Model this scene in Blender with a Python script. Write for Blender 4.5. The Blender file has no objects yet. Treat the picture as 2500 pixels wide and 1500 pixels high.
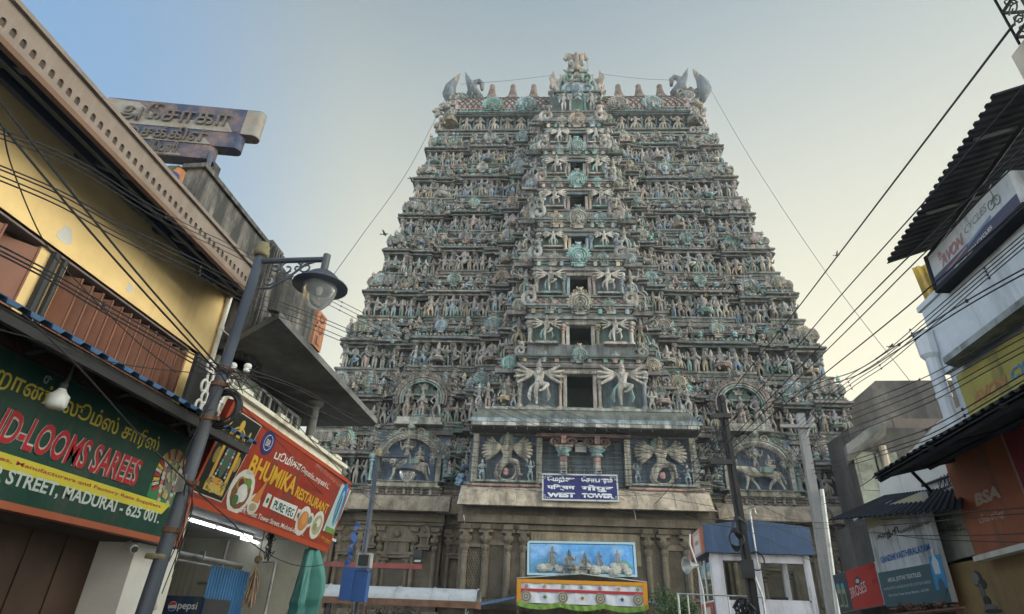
import bpy, math, random
import numpy as np
from mathutils import Matrix, Vector
R = math.radians
sc = bpy.context.scene
col = sc.collection
random.seed(7)

# ------------------------------------------------------------------ camera
F_PX = 1455.0                                   # focal length, in pixels of a 2500 px wide frame
Zc = np.array([110., -2671., 1455.]); Zc /= np.linalg.norm(Zc)
Sc = np.array([170., 800., 1455.]); Sc -= Zc*(Sc@Zc); Sc /= np.linalg.norm(Sc)
Xc = np.cross(Sc, Zc)
RC = np.stack([Xc, Sc, Zc])                     # camera frame (x right, y down, z ahead) -> world
CAM = np.array([0., 0., 1.6])
cd = bpy.data.cameras.new('camera'); cam = bpy.data.objects.new('camera', cd); col.objects.link(cam)
cd.sensor_fit = 'HORIZONTAL'; cd.sensor_width = 36; cd.lens = F_PX/2500*36
cd.clip_start = 0.05; cd.clip_end = 2000
m = Matrix.Identity(4)
for i in range(3):
    m[i][0] = RC[i, 0]; m[i][1] = -RC[i, 1]; m[i][2] = -RC[i, 2]; m[i][3] = CAM[i]
cam.matrix_world = m
sc.camera = cam
sc.render.resolution_x = 1024; sc.render.resolution_y = 614

# ------------------------------------------------------------------ light
SUN_AZ, SUN_EL = R(29), R(8)                    # azimuth from +Y (up the street) towards +X: a low sun behind the right shoulder of the tower
EXPO, SKY_ST = 1.0, .15
w = bpy.data.worlds.new("World"); sc.world = w; w.use_nodes = True
nt = w.node_tree; bg = nt.nodes['Background']; lk = nt.links.new
sky = nt.nodes.new('ShaderNodeTexSky'); sky.sky_type = 'NISHITA'; sky.sun_disc = False
sky.sun_elevation = SUN_EL; sky.sun_rotation = SUN_AZ
sky.air_density = 1.5; sky.dust_density = .8; sky.ozone_density = 3; sky.altitude = 130
g_ = nt.nodes.new('ShaderNodeGamma'); g_.inputs[1].default_value = .45; lk(sky.outputs[0], g_.inputs[0])
h_ = nt.nodes.new('ShaderNodeHueSaturation'); h_.inputs['Value'].default_value = 1.15; lk(g_.outputs[0], h_.inputs['Color'])
# a bank of cream morning haze low in the sky all round
tc_ = nt.nodes.new('ShaderNodeTexCoord'); sp_ = nt.nodes.new('ShaderNodeSeparateXYZ'); lk(tc_.outputs['Generated'], sp_.inputs[0])
mr_ = nt.nodes.new('ShaderNodeMapRange'); mr_.inputs['From Min'].default_value = .93; mr_.inputs['From Max'].default_value = .35; lk(sp_.outputs['Z'], mr_.inputs['Value'])
xr_ = nt.nodes.new('ShaderNodeMapRange'); lk(sp_.outputs['X'], xr_.inputs['Value'])
for k_, v_ in (('From Min', -.33), ('From Max', -.66), ('To Min', 1.), ('To Max', .5)): xr_.inputs[k_].default_value = v_
xs_ = nt.nodes.new('ShaderNodeMapRange'); lk(sp_.outputs['X'], xs_.inputs['Value']); lk(xs_.outputs[0], h_.inputs['Saturation'])
for k_, v_ in (('From Min', -.2), ('From Max', -.65), ('To Min', 1.35), ('To Max', 1.35)): xs_.inputs[k_].default_value = v_
mm_ = nt.nodes.new('ShaderNodeMath'); mm_.operation = 'MULTIPLY'; lk(mr_.outputs[0], mm_.inputs[0]); lk(xr_.outputs[0], mm_.inputs[1])
mx_ = nt.nodes.new('ShaderNodeMix'); mx_.data_type = 'RGBA'; lk(mm_.outputs[0], mx_.inputs[0]); lk(h_.outputs[0], mx_.inputs[6])
mx_.inputs[7].default_value = (.93/(SKY_ST*2**EXPO), .89/(SKY_ST*2**EXPO), .68/(SKY_ST*2**EXPO), 1)
# blue tint at the left; after it, sky brightness added outside the view
bl_ = nt.nodes.new('ShaderNodeValToRGB'); xa_ = nt.nodes.new('ShaderNodeMath'); xa_.operation = 'MULTIPLY'; xa_.inputs[1].default_value = -1; lk(sp_.outputs['X'], xa_.inputs[0]); lk(xa_.outputs[0], bl_.inputs[0])
cr_ = bl_.color_ramp; cr_.interpolation = 'EASE'; cr_.elements[0].position = .30; cr_.elements[0].color = (0, 0, 0, 1); cr_.elements[1].position = .66; cr_.elements[1].color = (.68, .68, .68, 1)
ce_ = cr_.elements.new(.72); ce_.color = (.68, .68, .68, 1); ce_ = cr_.elements.new(.9); ce_.color = (0, 0, 0, 1)
mb_ = nt.nodes.new('ShaderNodeMix'); mb_.data_type = 'RGBA'; lk(bl_.outputs[0], mb_.inputs[0]); lk(mx_.outputs[2], mb_.inputs[6]); mb_.inputs[7].default_value = ((.15)/(SKY_ST*2**EXPO), .38/(SKY_ST*2**EXPO), .74/(SKY_ST*2**EXPO), 1)
dt_ = nt.nodes.new('ShaderNodeVectorMath'); dt_.operation = 'DOT_PRODUCT'; lk(tc_.outputs['Generated'], dt_.inputs[0]); dt_.inputs[1].default_value = (-.1, .86, .5)
yr_ = nt.nodes.new('ShaderNodeMapRange'); lk(dt_.outputs['Value'], yr_.inputs['Value'])
for k_, v_ in (('From Min', .62), ('From Max', .1), ('To Min', 0.), ('To Max', 1.0)): yr_.inputs[k_].default_value = v_
vm_ = nt.nodes.new('ShaderNodeMix'); vm_.data_type = 'RGBA'; vm_.blend_type = 'MULTIPLY'; lk(yr_.outputs[0], vm_.inputs[0]); lk(mb_.outputs[2], vm_.inputs[6]); vm_.inputs[7].default_value = (2.5, 2.6, 2.9, 1)  # unseen sky raised beyond its own brightness, to light faces towards the camera
sr_ = nt.nodes.new('ShaderNodeMapRange'); lk(sp_.outputs['X'], sr_.inputs['Value'])
for k_, v_ in (('From Min', .6), ('From Max', .9), ('To Min', 1.), ('To Max', 3.9)): sr_.inputs[k_].default_value = v_
sl_ = nt.nodes.new('ShaderNodeMapRange'); lk(sp_.outputs['X'], sl_.inputs['Value'])
for k_, v_ in (('From Min', -.74), ('From Max', -.95), ('To Min', 1.), ('To Max', 3.)): sl_.inputs[k_].default_value = v_  # unseen sky at both sides raised further, to light the street walls
s2_ = nt.nodes.new('ShaderNodeMath'); s2_.operation = 'MULTIPLY'; lk(sr_.outputs[0], s2_.inputs[0]); lk(sl_.outputs[0], s2_.inputs[1])
vs_ = nt.nodes.new('ShaderNodeVectorMath'); vs_.operation = 'SCALE'; lk(vm_.outputs[2], vs_.inputs[0]); lk(s2_.outputs[0], vs_.inputs['Scale'])
lk(vs_.outputs[0], bg.inputs['Color']); bg.inputs['Strength'].default_value = SKY_ST
sd = bpy.data.lights.new('sun', 'SUN'); sd.energy = 2.0; sd.angle = R(0.5); sd.color = (1.0, .86, .68)
so = bpy.data.objects.new('sun', sd); col.objects.link(so)
dirv = Vector((math.sin(SUN_AZ)*math.cos(SUN_EL), math.cos(SUN_AZ)*math.cos(SUN_EL), math.sin(SUN_EL)))
so.rotation_euler = dirv.to_track_quat('Z', 'Y').to_euler()
so.location = (20, 40, 40)
sc.view_settings.view_transform = 'Standard'; sc.view_settings.look = 'None'
sc.view_settings.exposure = EXPO; sc.view_settings.gamma = 1.0
sc.cycles.max_bounces = 6; sc.cycles.diffuse_bounces = 4; sc.cycles.use_denoising = True

# ------------------------------------------------------------------ where a sight line meets a real plane
def ray(px, py): return RC @ np.array([px-1250., py-750., F_PX])
def PX(px, py, x): d = ray(px, py); return CAM + d*(x/d[0])            # wall along the street at x
def PY(px, py, y): d = ray(px, py); return CAM + d*(y/d[1])            # plane across the street at y
def PZ(px, py, z): d = ray(px, py); return CAM + d*((z-1.6)/d[2])
TA = math.atan2(.057, .998)                      # the tower stands turned a little against the street
TO = np.array([.05, 28., 0.])
tfx = np.array([math.cos(TA), math.sin(TA), 0]); tfy = np.array([-math.sin(TA), math.cos(TA), 0])
def TL(px, py, yl):                              # tower-local point on the plane y = yl
    d = ray(px, py); d = np.array([d@tfx, d@tfy, d[2]]); q = CAM-TO
    c0 = np.array([q@tfx, q@tfy, q[2]]); return c0 + d*((yl-c0[1])/d[1])

# ------------------------------------------------------------------ mesh building
class MB:
    def __init__(s): s.v = []; s.f = {}; s.n = 0; s.c = []; s.M = None; s.raw = []
    def add(s, g, c=(.5, .5, .5), m=0, sm=False, M=None, loc=None, sc=None, rz=0):
        V, F = g; V = np.asarray(V, float)
        if sc is not None: V = V*np.asarray(sc, float)
        if rz: cs, sn = math.cos(rz), math.sin(rz); V = np.stack([V[:, 0]*cs-V[:, 1]*sn, V[:, 0]*sn+V[:, 1]*cs, V[:, 2]], 1)
        if loc is not None: V = V+np.asarray(loc, float)
        for A in (M, s.M):
            if A is not None: A = np.asarray(A, float); V = V@A[:3, :3].T+A[:3, 3]
        cc = np.asarray(c, float)
        s.c.append(np.tile(cc, (len(V), 1)) if cc.ndim == 1 else cc)
        for k, a in F.items():
            s.f.setdefault(k, []).append((np.asarray(a)+s.n, m, sm))
        s.v.append(V); s.n += len(V); return s
    def mesh(s, name, mats, vc=True, off=None):
        V = np.concatenate(s.v)
        if off is not None: V = V-off
        me = bpy.data.meshes.new(name); me.vertices.add(len(V)); me.vertices.foreach_set('co', V.astype(np.float32).ravel())
        loops = []; tot = []; mi = []; sm = []
        for k, lst in s.f.items():
            for a, m_, s_ in lst:
                a = a.reshape(-1, k); loops.append(a.ravel()); tot.append(np.full(len(a), k)); mi.append(np.full(len(a), m_)); sm.append(np.full(len(a), s_))
        loops = np.concatenate(loops).astype(np.int32); tot = np.concatenate(tot)
        st = (np.cumsum(tot)-tot).astype(np.int32)
        me.loops.add(len(loops)); me.loops.foreach_set('vertex_index', loops)
        me.polygons.add(len(tot)); me.polygons.foreach_set('loop_start', st)
        me.polygons.foreach_set('material_index', np.concatenate(mi).astype(np.int32))
        me.polygons.foreach_set('use_smooth', np.concatenate(sm).astype(bool))
        if vc:
            at = me.attributes.new('Col', 'FLOAT_COLOR', 'POINT'); C = np.concatenate(s.c)
            at.data.foreach_set('color', np.concatenate([C, np.ones((len(C), 1))], 1).astype(np.float32).ravel())
        me.update(calc_edges=True); me.validate()
        for x in (mats if isinstance(mats, (list, tuple)) else [mats]): me.materials.append(x)
        return me

THING_LOC = {}
def thing(name, label, cat, loc=(0, 0, 0), rz=0, group=None):
    o = bpy.data.objects.new(name, None); col.objects.link(o); o.location = loc; o.rotation_euler = (0, 0, rz); o.empty_display_size = .3
    o['label'] = label; o['category'] = cat
    if group: o['group'] = group
    THING_LOC[o.name] = np.array(loc, float); return o
def part(name, mb, mats, par, label=None, local=False, stuff=False):
    if name == 'lettering' and len(mb.raw) > 1:                       # every line of print a part of its own
        for W, F, c in mb.raw: g1 = MB(); g1.add((W, F), c); o = part(name, g1, mats, par, label)
        return o
    off = THING_LOC.get(par.name, np.zeros(3))
    me = mb.mesh(name, mats, off=None if local else off)
    o = bpy.data.objects.new(name, me); col.objects.link(o); o.parent = par
    THING_LOC[o.name] = off
    if label: o['label'] = label
    if stuff: o['kind'] = 'stuff'
    return o
def solo(name, mb, mats, label, cat, loc=None, group=None, kind=None):
    V = np.concatenate(mb.v)
    if loc is None: loc = np.array([(V[:, 0].min()+V[:, 0].max())/2, (V[:, 1].min()+V[:, 1].max())/2, V[:, 2].min()])
    me = mb.mesh(name, mats, off=np.asarray(loc, float)); o = bpy.data.objects.new(name, me); col.objects.link(o); o.location = loc
    if kind: o['kind'] = kind
    if label: o['label'] = label
    if cat: o['category'] = cat
    if group: o['group'] = group
    THING_LOC[o.name] = np.asarray(loc, float); return o
def copy_tree(o, par=None):
    c = o.copy(); col.objects.link(c)
    if par is not None: c.parent = par
    for ch in list(o.children): copy_tree(ch, c)
    return c

Q6 = np.array([[0, 3, 2, 1], [4, 5, 6, 7], [0, 1, 5, 4], [1, 2, 6, 5], [2, 3, 7, 6], [3, 0, 4, 7]])
def box(x0, x1, y0, y1, z0, z1):
    return np.array([[x0, y0, z0], [x1, y0, z0], [x1, y1, z0], [x0, y1, z0], [x0, y0, z1], [x1, y0, z1], [x1, y1, z1], [x0, y1, z1]]), {4: Q6}
def hexa(P): return np.array(P, float), {4: Q6}                     # 8 corners: bottom ring, top ring
def quad(a, b, c, d): return np.array([a, b, c, d], float), {4: np.array([[0, 1, 2, 3]])}
def slab(a, b, c, d, n, t):                                          # a quad given thickness t along n
    P = np.array([a, b, c, d], float); n = np.asarray(n, float)*t
    return np.concatenate([P, P+n]), {4: Q6}
def lathe(pr, n=8, cap=True, ph=0):
    pr = np.array(pr, float); k = len(pr); a = np.arange(n)*2*math.pi/n+ph
    V = np.stack([np.outer(pr[:, 0], np.cos(a)), np.outer(pr[:, 0], np.sin(a)), np.repeat(pr[:, 1:2], n, 1)], 2).reshape(-1, 3)
    q = []
    for i in range(k-1):
        for j in range(n): q.append([i*n+j, i*n+(j+1) % n, (i+1)*n+(j+1) % n, (i+1)*n+j])
    F = {4: np.array(q)}
    if cap: F.setdefault(n, []); F[n] = np.concatenate([F[4], [list(range(n))[::-1], [(k-1)*n+j for j in range(n)]]]) if n == 4 else np.array([list(range(n))[::-1], [(k-1)*n+j for j in range(n)]])
    return V, F
def tube(path, r, n=6, cap=True):
    P = np.array(path, float); k = len(P); r = np.full(k, r) if np.isscalar(r) else np.array(r, float)
    T = np.gradient(P, axis=0); T /= np.linalg.norm(T, axis=1)[:, None]+1e-12
    up = np.array([0, 0, 1.]) if abs(T[0][2]) < .9 else np.array([1., 0, 0])
    u = np.cross(T[0], up); u /= np.linalg.norm(u); V = []
    for i in range(k):
        u = u-T[i]*(u@T[i]); u /= np.linalg.norm(u)+1e-12; w_ = np.cross(T[i], u)
        for j in range(n):
            a = 2*math.pi*j/n; V.append(P[i]+r[i]*(u*math.cos(a)+w_*math.sin(a)))
    q = [[i*n+j, i*n+(j+1) % n, (i+1)*n+(j+1) % n, (i+1)*n+j] for i in range(k-1) for j in range(n)]
    F = {4: np.array(q)}
    if cap:
        cp = [list(range(n))[::-1], [(k-1)*n+j for j in range(n)]]
        F[n] = np.array(cp) if n != 4 else np.concatenate([F[4], cp])
    return np.array(V), F
def cyl(p, q, r, n=8): return tube([p, q], r, n)
def extr(poly, y0, y1):                                              # outline in x,z thickened along y
    n = len(poly); V = np.array([[x, y0, z] for x, z in poly]+[[x, y1, z] for x, z in poly], float)
    F = {4: np.array([[i, (i+1) % n, n+(i+1) % n, n+i] for i in range(n)])}
    cp = [list(range(n)), list(range(n, 2*n))[::-1]]
    F[n] = np.array(cp) if n != 4 else np.concatenate([F[4], cp])
    return V, F
def ball(r=1., n=8, k=5, sc_=(1, 1, 1)):
    pr = [(r*max(math.sin(math.pi*i/k), .02), -r*math.cos(math.pi*i/k)) for i in range(k+1)]
    V, F = lathe(pr, n); return V*np.array(sc_), F
def cat_geo(lst):
    V = []; F = {}; n = 0
    for v, f in lst:
        V.append(np.asarray(v, float))
        for k, a in f.items(): F.setdefault(k, []).append(np.asarray(a).reshape(-1, k)+n)
        n += len(v)
    return np.concatenate(V), {k: np.concatenate(a) for k, a in F.items()}
def moved(g, loc=(0, 0, 0), sc=(1, 1, 1), rz=0, ry=0, rx=0):
    V = np.asarray(g[0], float)*np.asarray(sc, float)
    A = np.array((Matrix.Rotation(rz, 3, 'Z') @ Matrix.Rotation(ry, 3, 'Y') @ Matrix.Rotation(rx, 3, 'X')))
    return V@A.T+np.asarray(loc, float), g[1]
def arc(cx, cz, r, a0, a1, n, y=0): return [(cx+r*math.cos(R(a0+(a1-a0)*i/n)), y, cz+r*math.sin(R(a0+(a1-a0)*i/n))) for i in range(n+1)]
def spiral(r0, r1, a0, a1, n=14, y=0): return [((r0+(r1-r0)*i/n)*math.cos(R(a0+(a1-a0)*i/n)), y, (r0+(r1-r0)*i/n)*math.sin(R(a0+(a1-a0)*i/n))) for i in range(n+1)]
def sag(a, b, s, n=14):
    a = np.array(a, float); b = np.array(b, float); t = np.linspace(0, 1, n+1)[:, None]
    P = a+(b-a)*t; P[:, 2] -= (4*s*t*(1-t))[:, 0]; return P

# ------------------------------------------------------------------ materials
def nodes(name):
    m_ = bpy.data.materials.new(name); m_.use_nodes = True; t = m_.node_tree; return m_, t, t.nodes['Principled BSDF']
def nd(t, typ, **kw):
    n = t.nodes.new(typ)
    for k, v in kw.items(): setattr(n, k, v)
    return n
def noise(t, scale, detail=6, rough=.6, stretch=None, dist=0.):
    tc = nd(t, 'ShaderNodeNewGeometry'); mp = nd(t, 'ShaderNodeMapping')
    t.links.new(tc.outputs['Position'], mp.inputs['Vector'])
    if stretch: mp.inputs['Scale'].default_value = stretch
    n = nd(t, 'ShaderNodeTexNoise'); n.inputs['Scale'].default_value = scale; n.inputs['Detail'].default_value = detail
    n.inputs['Roughness'].default_value = rough; n.inputs['Distortion'].default_value = dist
    t.links.new(mp.outputs[0], n.inputs['Vector']); return n.outputs['Fac']
def ramp(t, fac, p0, p1, c0=(0, 0, 0), c1=(1, 1, 1)):
    r = nd(t, 'ShaderNodeValToRGB'); e = r.color_ramp.elements
    e[0].position = p0; e[1].position = p1; e[0].color = (*c0, 1); e[1].color = (*c1, 1)
    t.links.new(fac, r.inputs[0]); return r.outputs[0]
def mix(t, fac, a, b, mode='MIX'):
    n = nd(t, 'ShaderNodeMix', data_type='RGBA', blend_type=mode)
    for s, v in ((0, fac), (6, a), (7, b)):
        if hasattr(v, 'is_linked'): t.links.new(v, n.inputs[s])
        elif s == 0: n.inputs[0].default_value = v
        else: n.inputs[s].default_value = (*v, 1)
    return n.outputs[2]
MATS = {}
def mat(name, c, rough=.75, var=.25, dirt=0., dcol=(.04, .036, .03), dsc=1.2, streak=False, bump=.15, bsc=40, metal=0., spec=.3, vcol=False, sat=1., val=1.):
    if name in MATS: return MATS[name]
    m_, t, b = nodes(name)
    if vcol:
        a = nd(t, 'ShaderNodeAttribute', attribute_name='Col'); base = a.outputs['Color']
        if sat != 1. or val != 1.:
            hs = nd(t, 'ShaderNodeHueSaturation'); hs.inputs['Saturation'].default_value = sat; hs.inputs['Value'].default_value = val; t.links.new(base, hs.inputs['Color']); base = hs.outputs[0]
    else: base = c
    f = noise(t, 3.1, 8, .65); v = ramp(t, f, .3, .7, (1-var,)*3, (1+var*.4,)*3)
    out = mix(t, 1., base, v, 'MULTIPLY')
    if dirt > 0:
        d = noise(t, dsc, 10, .7, (2.2, 2.2, .35) if streak else None, .3); d2 = ramp(t, d, .62-dirt*.35, .78-dirt*.2, (0, 0, 0), (.92,)*3)
        out = mix(t, d2, out, dcol)
    t.links.new(out, b.inputs['Base Color'])
    b.inputs['Roughness'].default_value = rough; b.inputs['Metallic'].default_value = metal
    b.inputs['Specular IOR Level'].default_value = spec
    if bump > 0:
        bp = nd(t, 'ShaderNodeBump'); bp.inputs['Strength'].default_value = bump; bp.inputs['Distance'].default_value = .02
        t.links.new(noise(t, bsc, 5), bp.inputs['Height']); t.links.new(bp.outputs[0], b.inputs['Normal'])
    MATS[name] = m_; return m_
def emis(name, c, s):
    m_, t, b = nodes(name); b.inputs['Emission Color'].default_value = (*c, 1); b.inputs['Emission Strength'].default_value = s
    b.inputs['Base Color'].default_value = (.8, .8, .8, 1); return m_
def glass(name, c=(.9, .95, .95), rough=.05, trans=1.):
    m_, t, b = nodes(name); b.inputs['Base Color'].default_value = (*c, 1); b.inputs['Roughness'].default_value = rough
    b.inputs['Transmission Weight'].default_value = trans; b.inputs['IOR'].default_value = 1.2; return m_

# ------------------------------------------------------------------ lettering (real geometry laid on the boards)
class Board:                                     # a flat board: origin, reading direction, up, normal towards the reader
    def __init__(s, o, u, v):
        s.o = np.asarray(o, float); s.u = np.asarray(u, float); s.v = np.asarray(v, float)
        s.u /= np.linalg.norm(s.u); s.v -= s.u*(s.u@s.v); s.v /= np.linalg.norm(s.v); s.n = np.cross(s.u, s.v)
    def p(s, a, b, h=0.): return s.o+s.u*a+s.v*b+s.n*h
    def uv(s, px, py):
        d = ray(px, py); t = ((s.o-CAM)@s.n)/(d@s.n); q = CAM+d*t-s.o; return q@s.u, q@s.v
    def M(s, h=0.):
        A = np.eye(4); A[:3, 0] = s.u; A[:3, 1] = -s.n; A[:3, 2] = s.v; A[:3, 3] = s.o+s.n*h; return A
    def plate(s, a0, a1, b0, b1, h0, h1): return hexa([s.p(a0, b0, h1), s.p(a1, b0, h1), s.p(a1, b0, h0), s.p(a0, b0, h0), s.p(a0, b1, h1), s.p(a1, b1, h1), s.p(a1, b1, h0), s.p(a0, b1, h0)])
    def poly(s, pts, h0, h1):
        n = len(pts); V = [s.p(a, b, h0) for a, b in pts]+[s.p(a, b, h1) for a, b in pts]
        F = {4: np.array([[i, (i+1) % n, n+(i+1) % n, n+i] for i in range(n)])}
        cp = [list(range(n))[::-1], list(range(n, 2*n))]; F[n] = np.array(cp) if n != 4 else np.concatenate([F[4], cp])
        return np.array(V), F
    def disc(s, a, b, ra, rb, h0, h1, n=20): return s.poly([(a+ra*math.cos(2*math.pi*i/n), b+rb*math.sin(2*math.pi*i/n)) for i in range(n)], h0, h1)
TXT = {}
def glyphs(body, bold=0., shear=0.):
    k = (body, bold, shear)
    if k not in TXT:
        cu = bpy.data.curves.new('t', 'FONT'); cu.body = body; cu.resolution_u = 3; cu.offset = bold; cu.shear = shear
        o = bpy.data.objects.new('t', cu); col.objects.link(o)
        dg = bpy.context.evaluated_depsgraph_get(); me = bpy.data.meshes.new_from_object(o.evaluated_get(dg))
        n = len(me.vertices); V = np.zeros(n*3, np.float32); me.vertices.foreach_get('co', V)
        F = {}
        for p_ in me.polygons: F.setdefault(len(p_.vertices), []).append(list(p_.vertices))
        bpy.data.objects.remove(o); bpy.data.curves.remove(cu); bpy.data.meshes.remove(me)
        TXT[k] = (V.reshape(-1, 3), {a: np.array(b) for a, b in F.items()})
    return TXT[k]
def text(mb, bd, body, a0, a1, b0, b1, h=.006, c=(1, 1, 1), m=0, bold=0., shear=0., skew=0.):
    V, F = glyphs(body, bold, shear)
    if len(V) == 0: return
    # fit to the box by the advance-independent ink bounds
    mn = V.min(0); mx = V.max(0); s = np.array([(a1-a0)/(mx[0]-mn[0]), (b1-b0)/(mx[1]-mn[1])])
    A = a0+(V[:, 0]-mn[0])*s[0]; B = b0+(V[:, 1]-mn[1])*s[1]+skew*(A-a0)
    W = bd.o+np.outer(A, bd.u)+np.outer(B, bd.v)+bd.n*h
    mb.add((W, F), c, m); mb.raw.append((W, F, c))
# ------------------------------------------------------------------ sculpted figures (skinned skeletons, one continuous body each)
def skin(J, E, sub=0):
    me = bpy.data.meshes.new('s'); ks = list(J); ix = {k: i for i, k in enumerate(ks)}
    me.from_pydata([J[k][:3] for k in ks], [(ix[a], ix[b]) for a, b in E], []); o = bpy.data.objects.new('s', me); col.objects.link(o)
    o.modifiers.new('k', 'SKIN'); sv = me.skin_vertices[0].data if me.skin_vertices else None
    if sv is None:
        bpy.context.view_layer.objects.active = o; o.select_set(True); bpy.ops.object.mode_set(mode='OBJECT'); sv = me.skin_vertices[0].data
    for k in ks:
        r = J[k][3]; sv[ix[k]].radius = (r, r) if np.isscalar(r) else r
    sv[0].use_root = True
    if sub:
        s_ = o.modifiers.new('u', 'SUBSURF'); s_.levels = sub; s_.render_levels = sub
    dg = bpy.context.evaluated_depsgraph_get(); m2 = bpy.data.meshes.new_from_object(o.evaluated_get(dg))
    V = np.zeros(len(m2.vertices)*3, np.float32); m2.vertices.foreach_get('co', V); F = {}
    for p_ in m2.polygons: F.setdefault(len(p_.vertices), []).append(list(p_.vertices))
    bpy.data.objects.remove(o); bpy.data.meshes.remove(me); bpy.data.meshes.remove(m2)
    return V.reshape(-1, 3).astype(float), {a: np.array(b) for a, b in F.items()}
def body(arms, legs='stand', sub=0, fat=1., headr=.05, armr=1.):
    """arms: list of (side, elbow, hand); legs: stand / cross / dance / stride / sit"""
    b = fat
    J = {'pelvis': (0, 0, .46, .068*b), 'waist': (0, 0, .55, .054*b), 'chest': (0, 0, .655, .075*b), 'neck': (0, -.005, .735, .032), 'head': (0, -.015, .785, headr), 'top': (0, -.01, .83, headr*.8)}
    E = [('pelvis', 'waist'), ('waist', 'chest'), ('chest', 'neck'), ('neck', 'head'), ('head', 'top')]
    L = {'stand': [((.06, -.01, .25), (.055, .0, .035), (.065, -.06, .02))]*2,
         'cross': [((.19, -.08, .43), (.03, -.17, .40), (-.03, -.19, .4)), ((.19, -.08, .43), (.02, -.14, .43), (-.04, -.15, .44))],
         'dance': [((.06, -.02, .25), (.04, .0, .035), (.05, -.06, .02)), ((.2, -.1, .42), (.06, -.13, .27), (.0, -.16, .25))],
         'stride': [((.12, -.04, .27), (.16, .02, .04), (.2, -.05, .02)), ((.2, -.1, .42), (.25, -.03, .2), (.3, -.09, .18))],
         'sit': [((.09, -.17, .45), (.08, -.17, .22), (.09, -.22, .2)), ((.2, -.1, .45), (.03, -.16, .43), (-.04, -.17, .43))],
         'bent': [((.11, -.05, .26), (.05, .02, .035), (.08, -.04, .02)), ((.09, -.07, .27), (.1, .02, .05), (.14, -.03, .03))]}[legs]
    for i, sg in enumerate((-1, 1)):
        k, a, t = L[i]; h = 'hip%d' % i
        J[h] = (sg*.05, 0, .43, .056*b); J['k%d' % i] = (sg*k[0], k[1], k[2], .038*b); J['a%d' % i] = (sg*a[0], a[1], a[2], .026); J['t%d' % i] = (sg*t[0], t[1], t[2], .022)
        E += [('pelvis', h), (h, 'k%d' % i), ('k%d' % i, 'a%d' % i), ('a%d' % i, 't%d' % i)]
    for i, (sg, e, hd) in enumerate(arms):
        s_ = 'sh%d' % i
        J[s_] = (sg*.115, 0, .69, .038*b); J['e%d' % i] = (sg*e[0], e[1], e[2], .027*armr); J['h%d' % i] = (sg*hd[0], hd[1], hd[2], .021*armr)
        f = np.array(hd)+(np.array(hd)-np.array(e))*.22; J['f%d' % i] = (sg*f[0], f[1], f[2], .019*armr)
        E += [('chest', s_), (s_, 'e%d' % i), ('e%d' % i, 'h%d' % i), ('h%d' % i, 'f%d' % i)]
    return skin(J, E, sub)
CROWN = lathe([(.058, .815), (.066, .83), (.05, .86), (.056, .875), (.04, .905), (.045, .92), (.026, .955), (.006, 1.0)], 8)
EARS = cat_geo([moved(ball(.02, 6, 3, (1, .6, 1.8)), (s*.058, 0, .775)) for s in (-1, 1)])
SKIRT = lathe([(.075, .5), (.095, .42), (.1, .3), (.125, .12), (.15, .1)], 8)
SASH = cat_geo([tube([(s*.07, -.03, .46), (s*.16, -.02, .36), (s*.2, .01, .2), (s*.17, .02, .1)], [.03, .035, .045, .02], 5) for s in (-1, 1)])
CHEST = cat_geo([tube([(-.07, -.05, .72), (-.03, -.085, .65), (0, -.085, .62), (.03, -.085, .65), (.07, -.05, .72)], .012, 4), lathe([(.078, .475), (.084, .49), (.078, .505)], 8)])
NOSE = cat_geo([moved(ball(.014, 5, 3, (.8, 1, 1.5)), (0, -.062, .79)), moved(ball(.009, 5, 3, (2, .7, .6)), (0, -.056, .765))]+[moved(ball(.009, 5, 3, (1.3, .6, .8)), (s*.021, -.056, .802)) for s in (-1, 1)])
def zcol(V, lo, hi, top, zl=.5, zt=.815, stripes=False):
    z = V[:, 2]; C = np.tile(np.array(hi, float), (len(V), 1)); C[z < zl] = lo
    if stripes: C[(z < zl) & ((z*22).astype(int) % 2 == 0)] = np.array(hi)*1.05
    C[z > zt] = top; return C
def up(dz): return (.2, -.03, .62+dz)
FIGS = {}
def make_figs(sub):
    A = {}
    A['pray'] = body([(s, (.17, -.02, .55), (.03, -.13, .63)) for s in (-1, 1)], 'stand', sub)
    A['hip'] = body([(-1, (.2, -.0, .56), (.11, -.06, .47)), (1, (.19, -.06, .58), (.2, -.14, .72))], 'bent', sub)
    A['hang'] = body([(-1, (.18, 0, .55), (.18, -.05, .41)), (1, (.19, -.05, .57), (.15, -.15, .66))], 'stand', sub)
    A['four'] = body([(s, (.19, -.03, .56), (.19, -.14, .6)) for s in (-1, 1)]+[(s, (.24, 0, .68), (.26, -.03, .83)) for s in (-1, 1)], 'stand', sub)
    A['dance'] = body([(-1, (.23, -.02, .64), (.33, -.06, .75)), (1, (.22, -.04, .6), (.3, -.09, .5))], 'dance', sub)
    A['up'] = body([(s, (.2, -.01, .74), (.13, -.03, .9)) for s in (-1, 1)], 'bent', sub)
    A['seat'] = body([(-1, (.19, -.02, .55), (.17, -.12, .48)), (1, (.2, -.04, .56), (.17, -.14, .66))], 'cross', sub, 1.1)
    A['sit1'] = body([(-1, (.19, -.02, .55), (.19, -.12, .46)), (1, (.22, -.03, .6), (.25, -.1, .72))], 'sit', sub, 1.1)
    return A
FIGS[0] = make_figs(0); FIGS[1] = make_figs(1)
MANY = lambda n, z0, z1, sub, legs, rr=.36, ft=1.25: body([(s, (.2+.05*math.cos(a), -.02, .66+.13*math.sin(a)), (.12+rr*math.cos(a), -.05+.02*i, .66+rr*.9*math.sin(a))) for s in (-1, 1) for i, a in enumerate(np.linspace(R(z0), R(z1), n))], legs, sub, ft, .052, 1.55)
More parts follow.
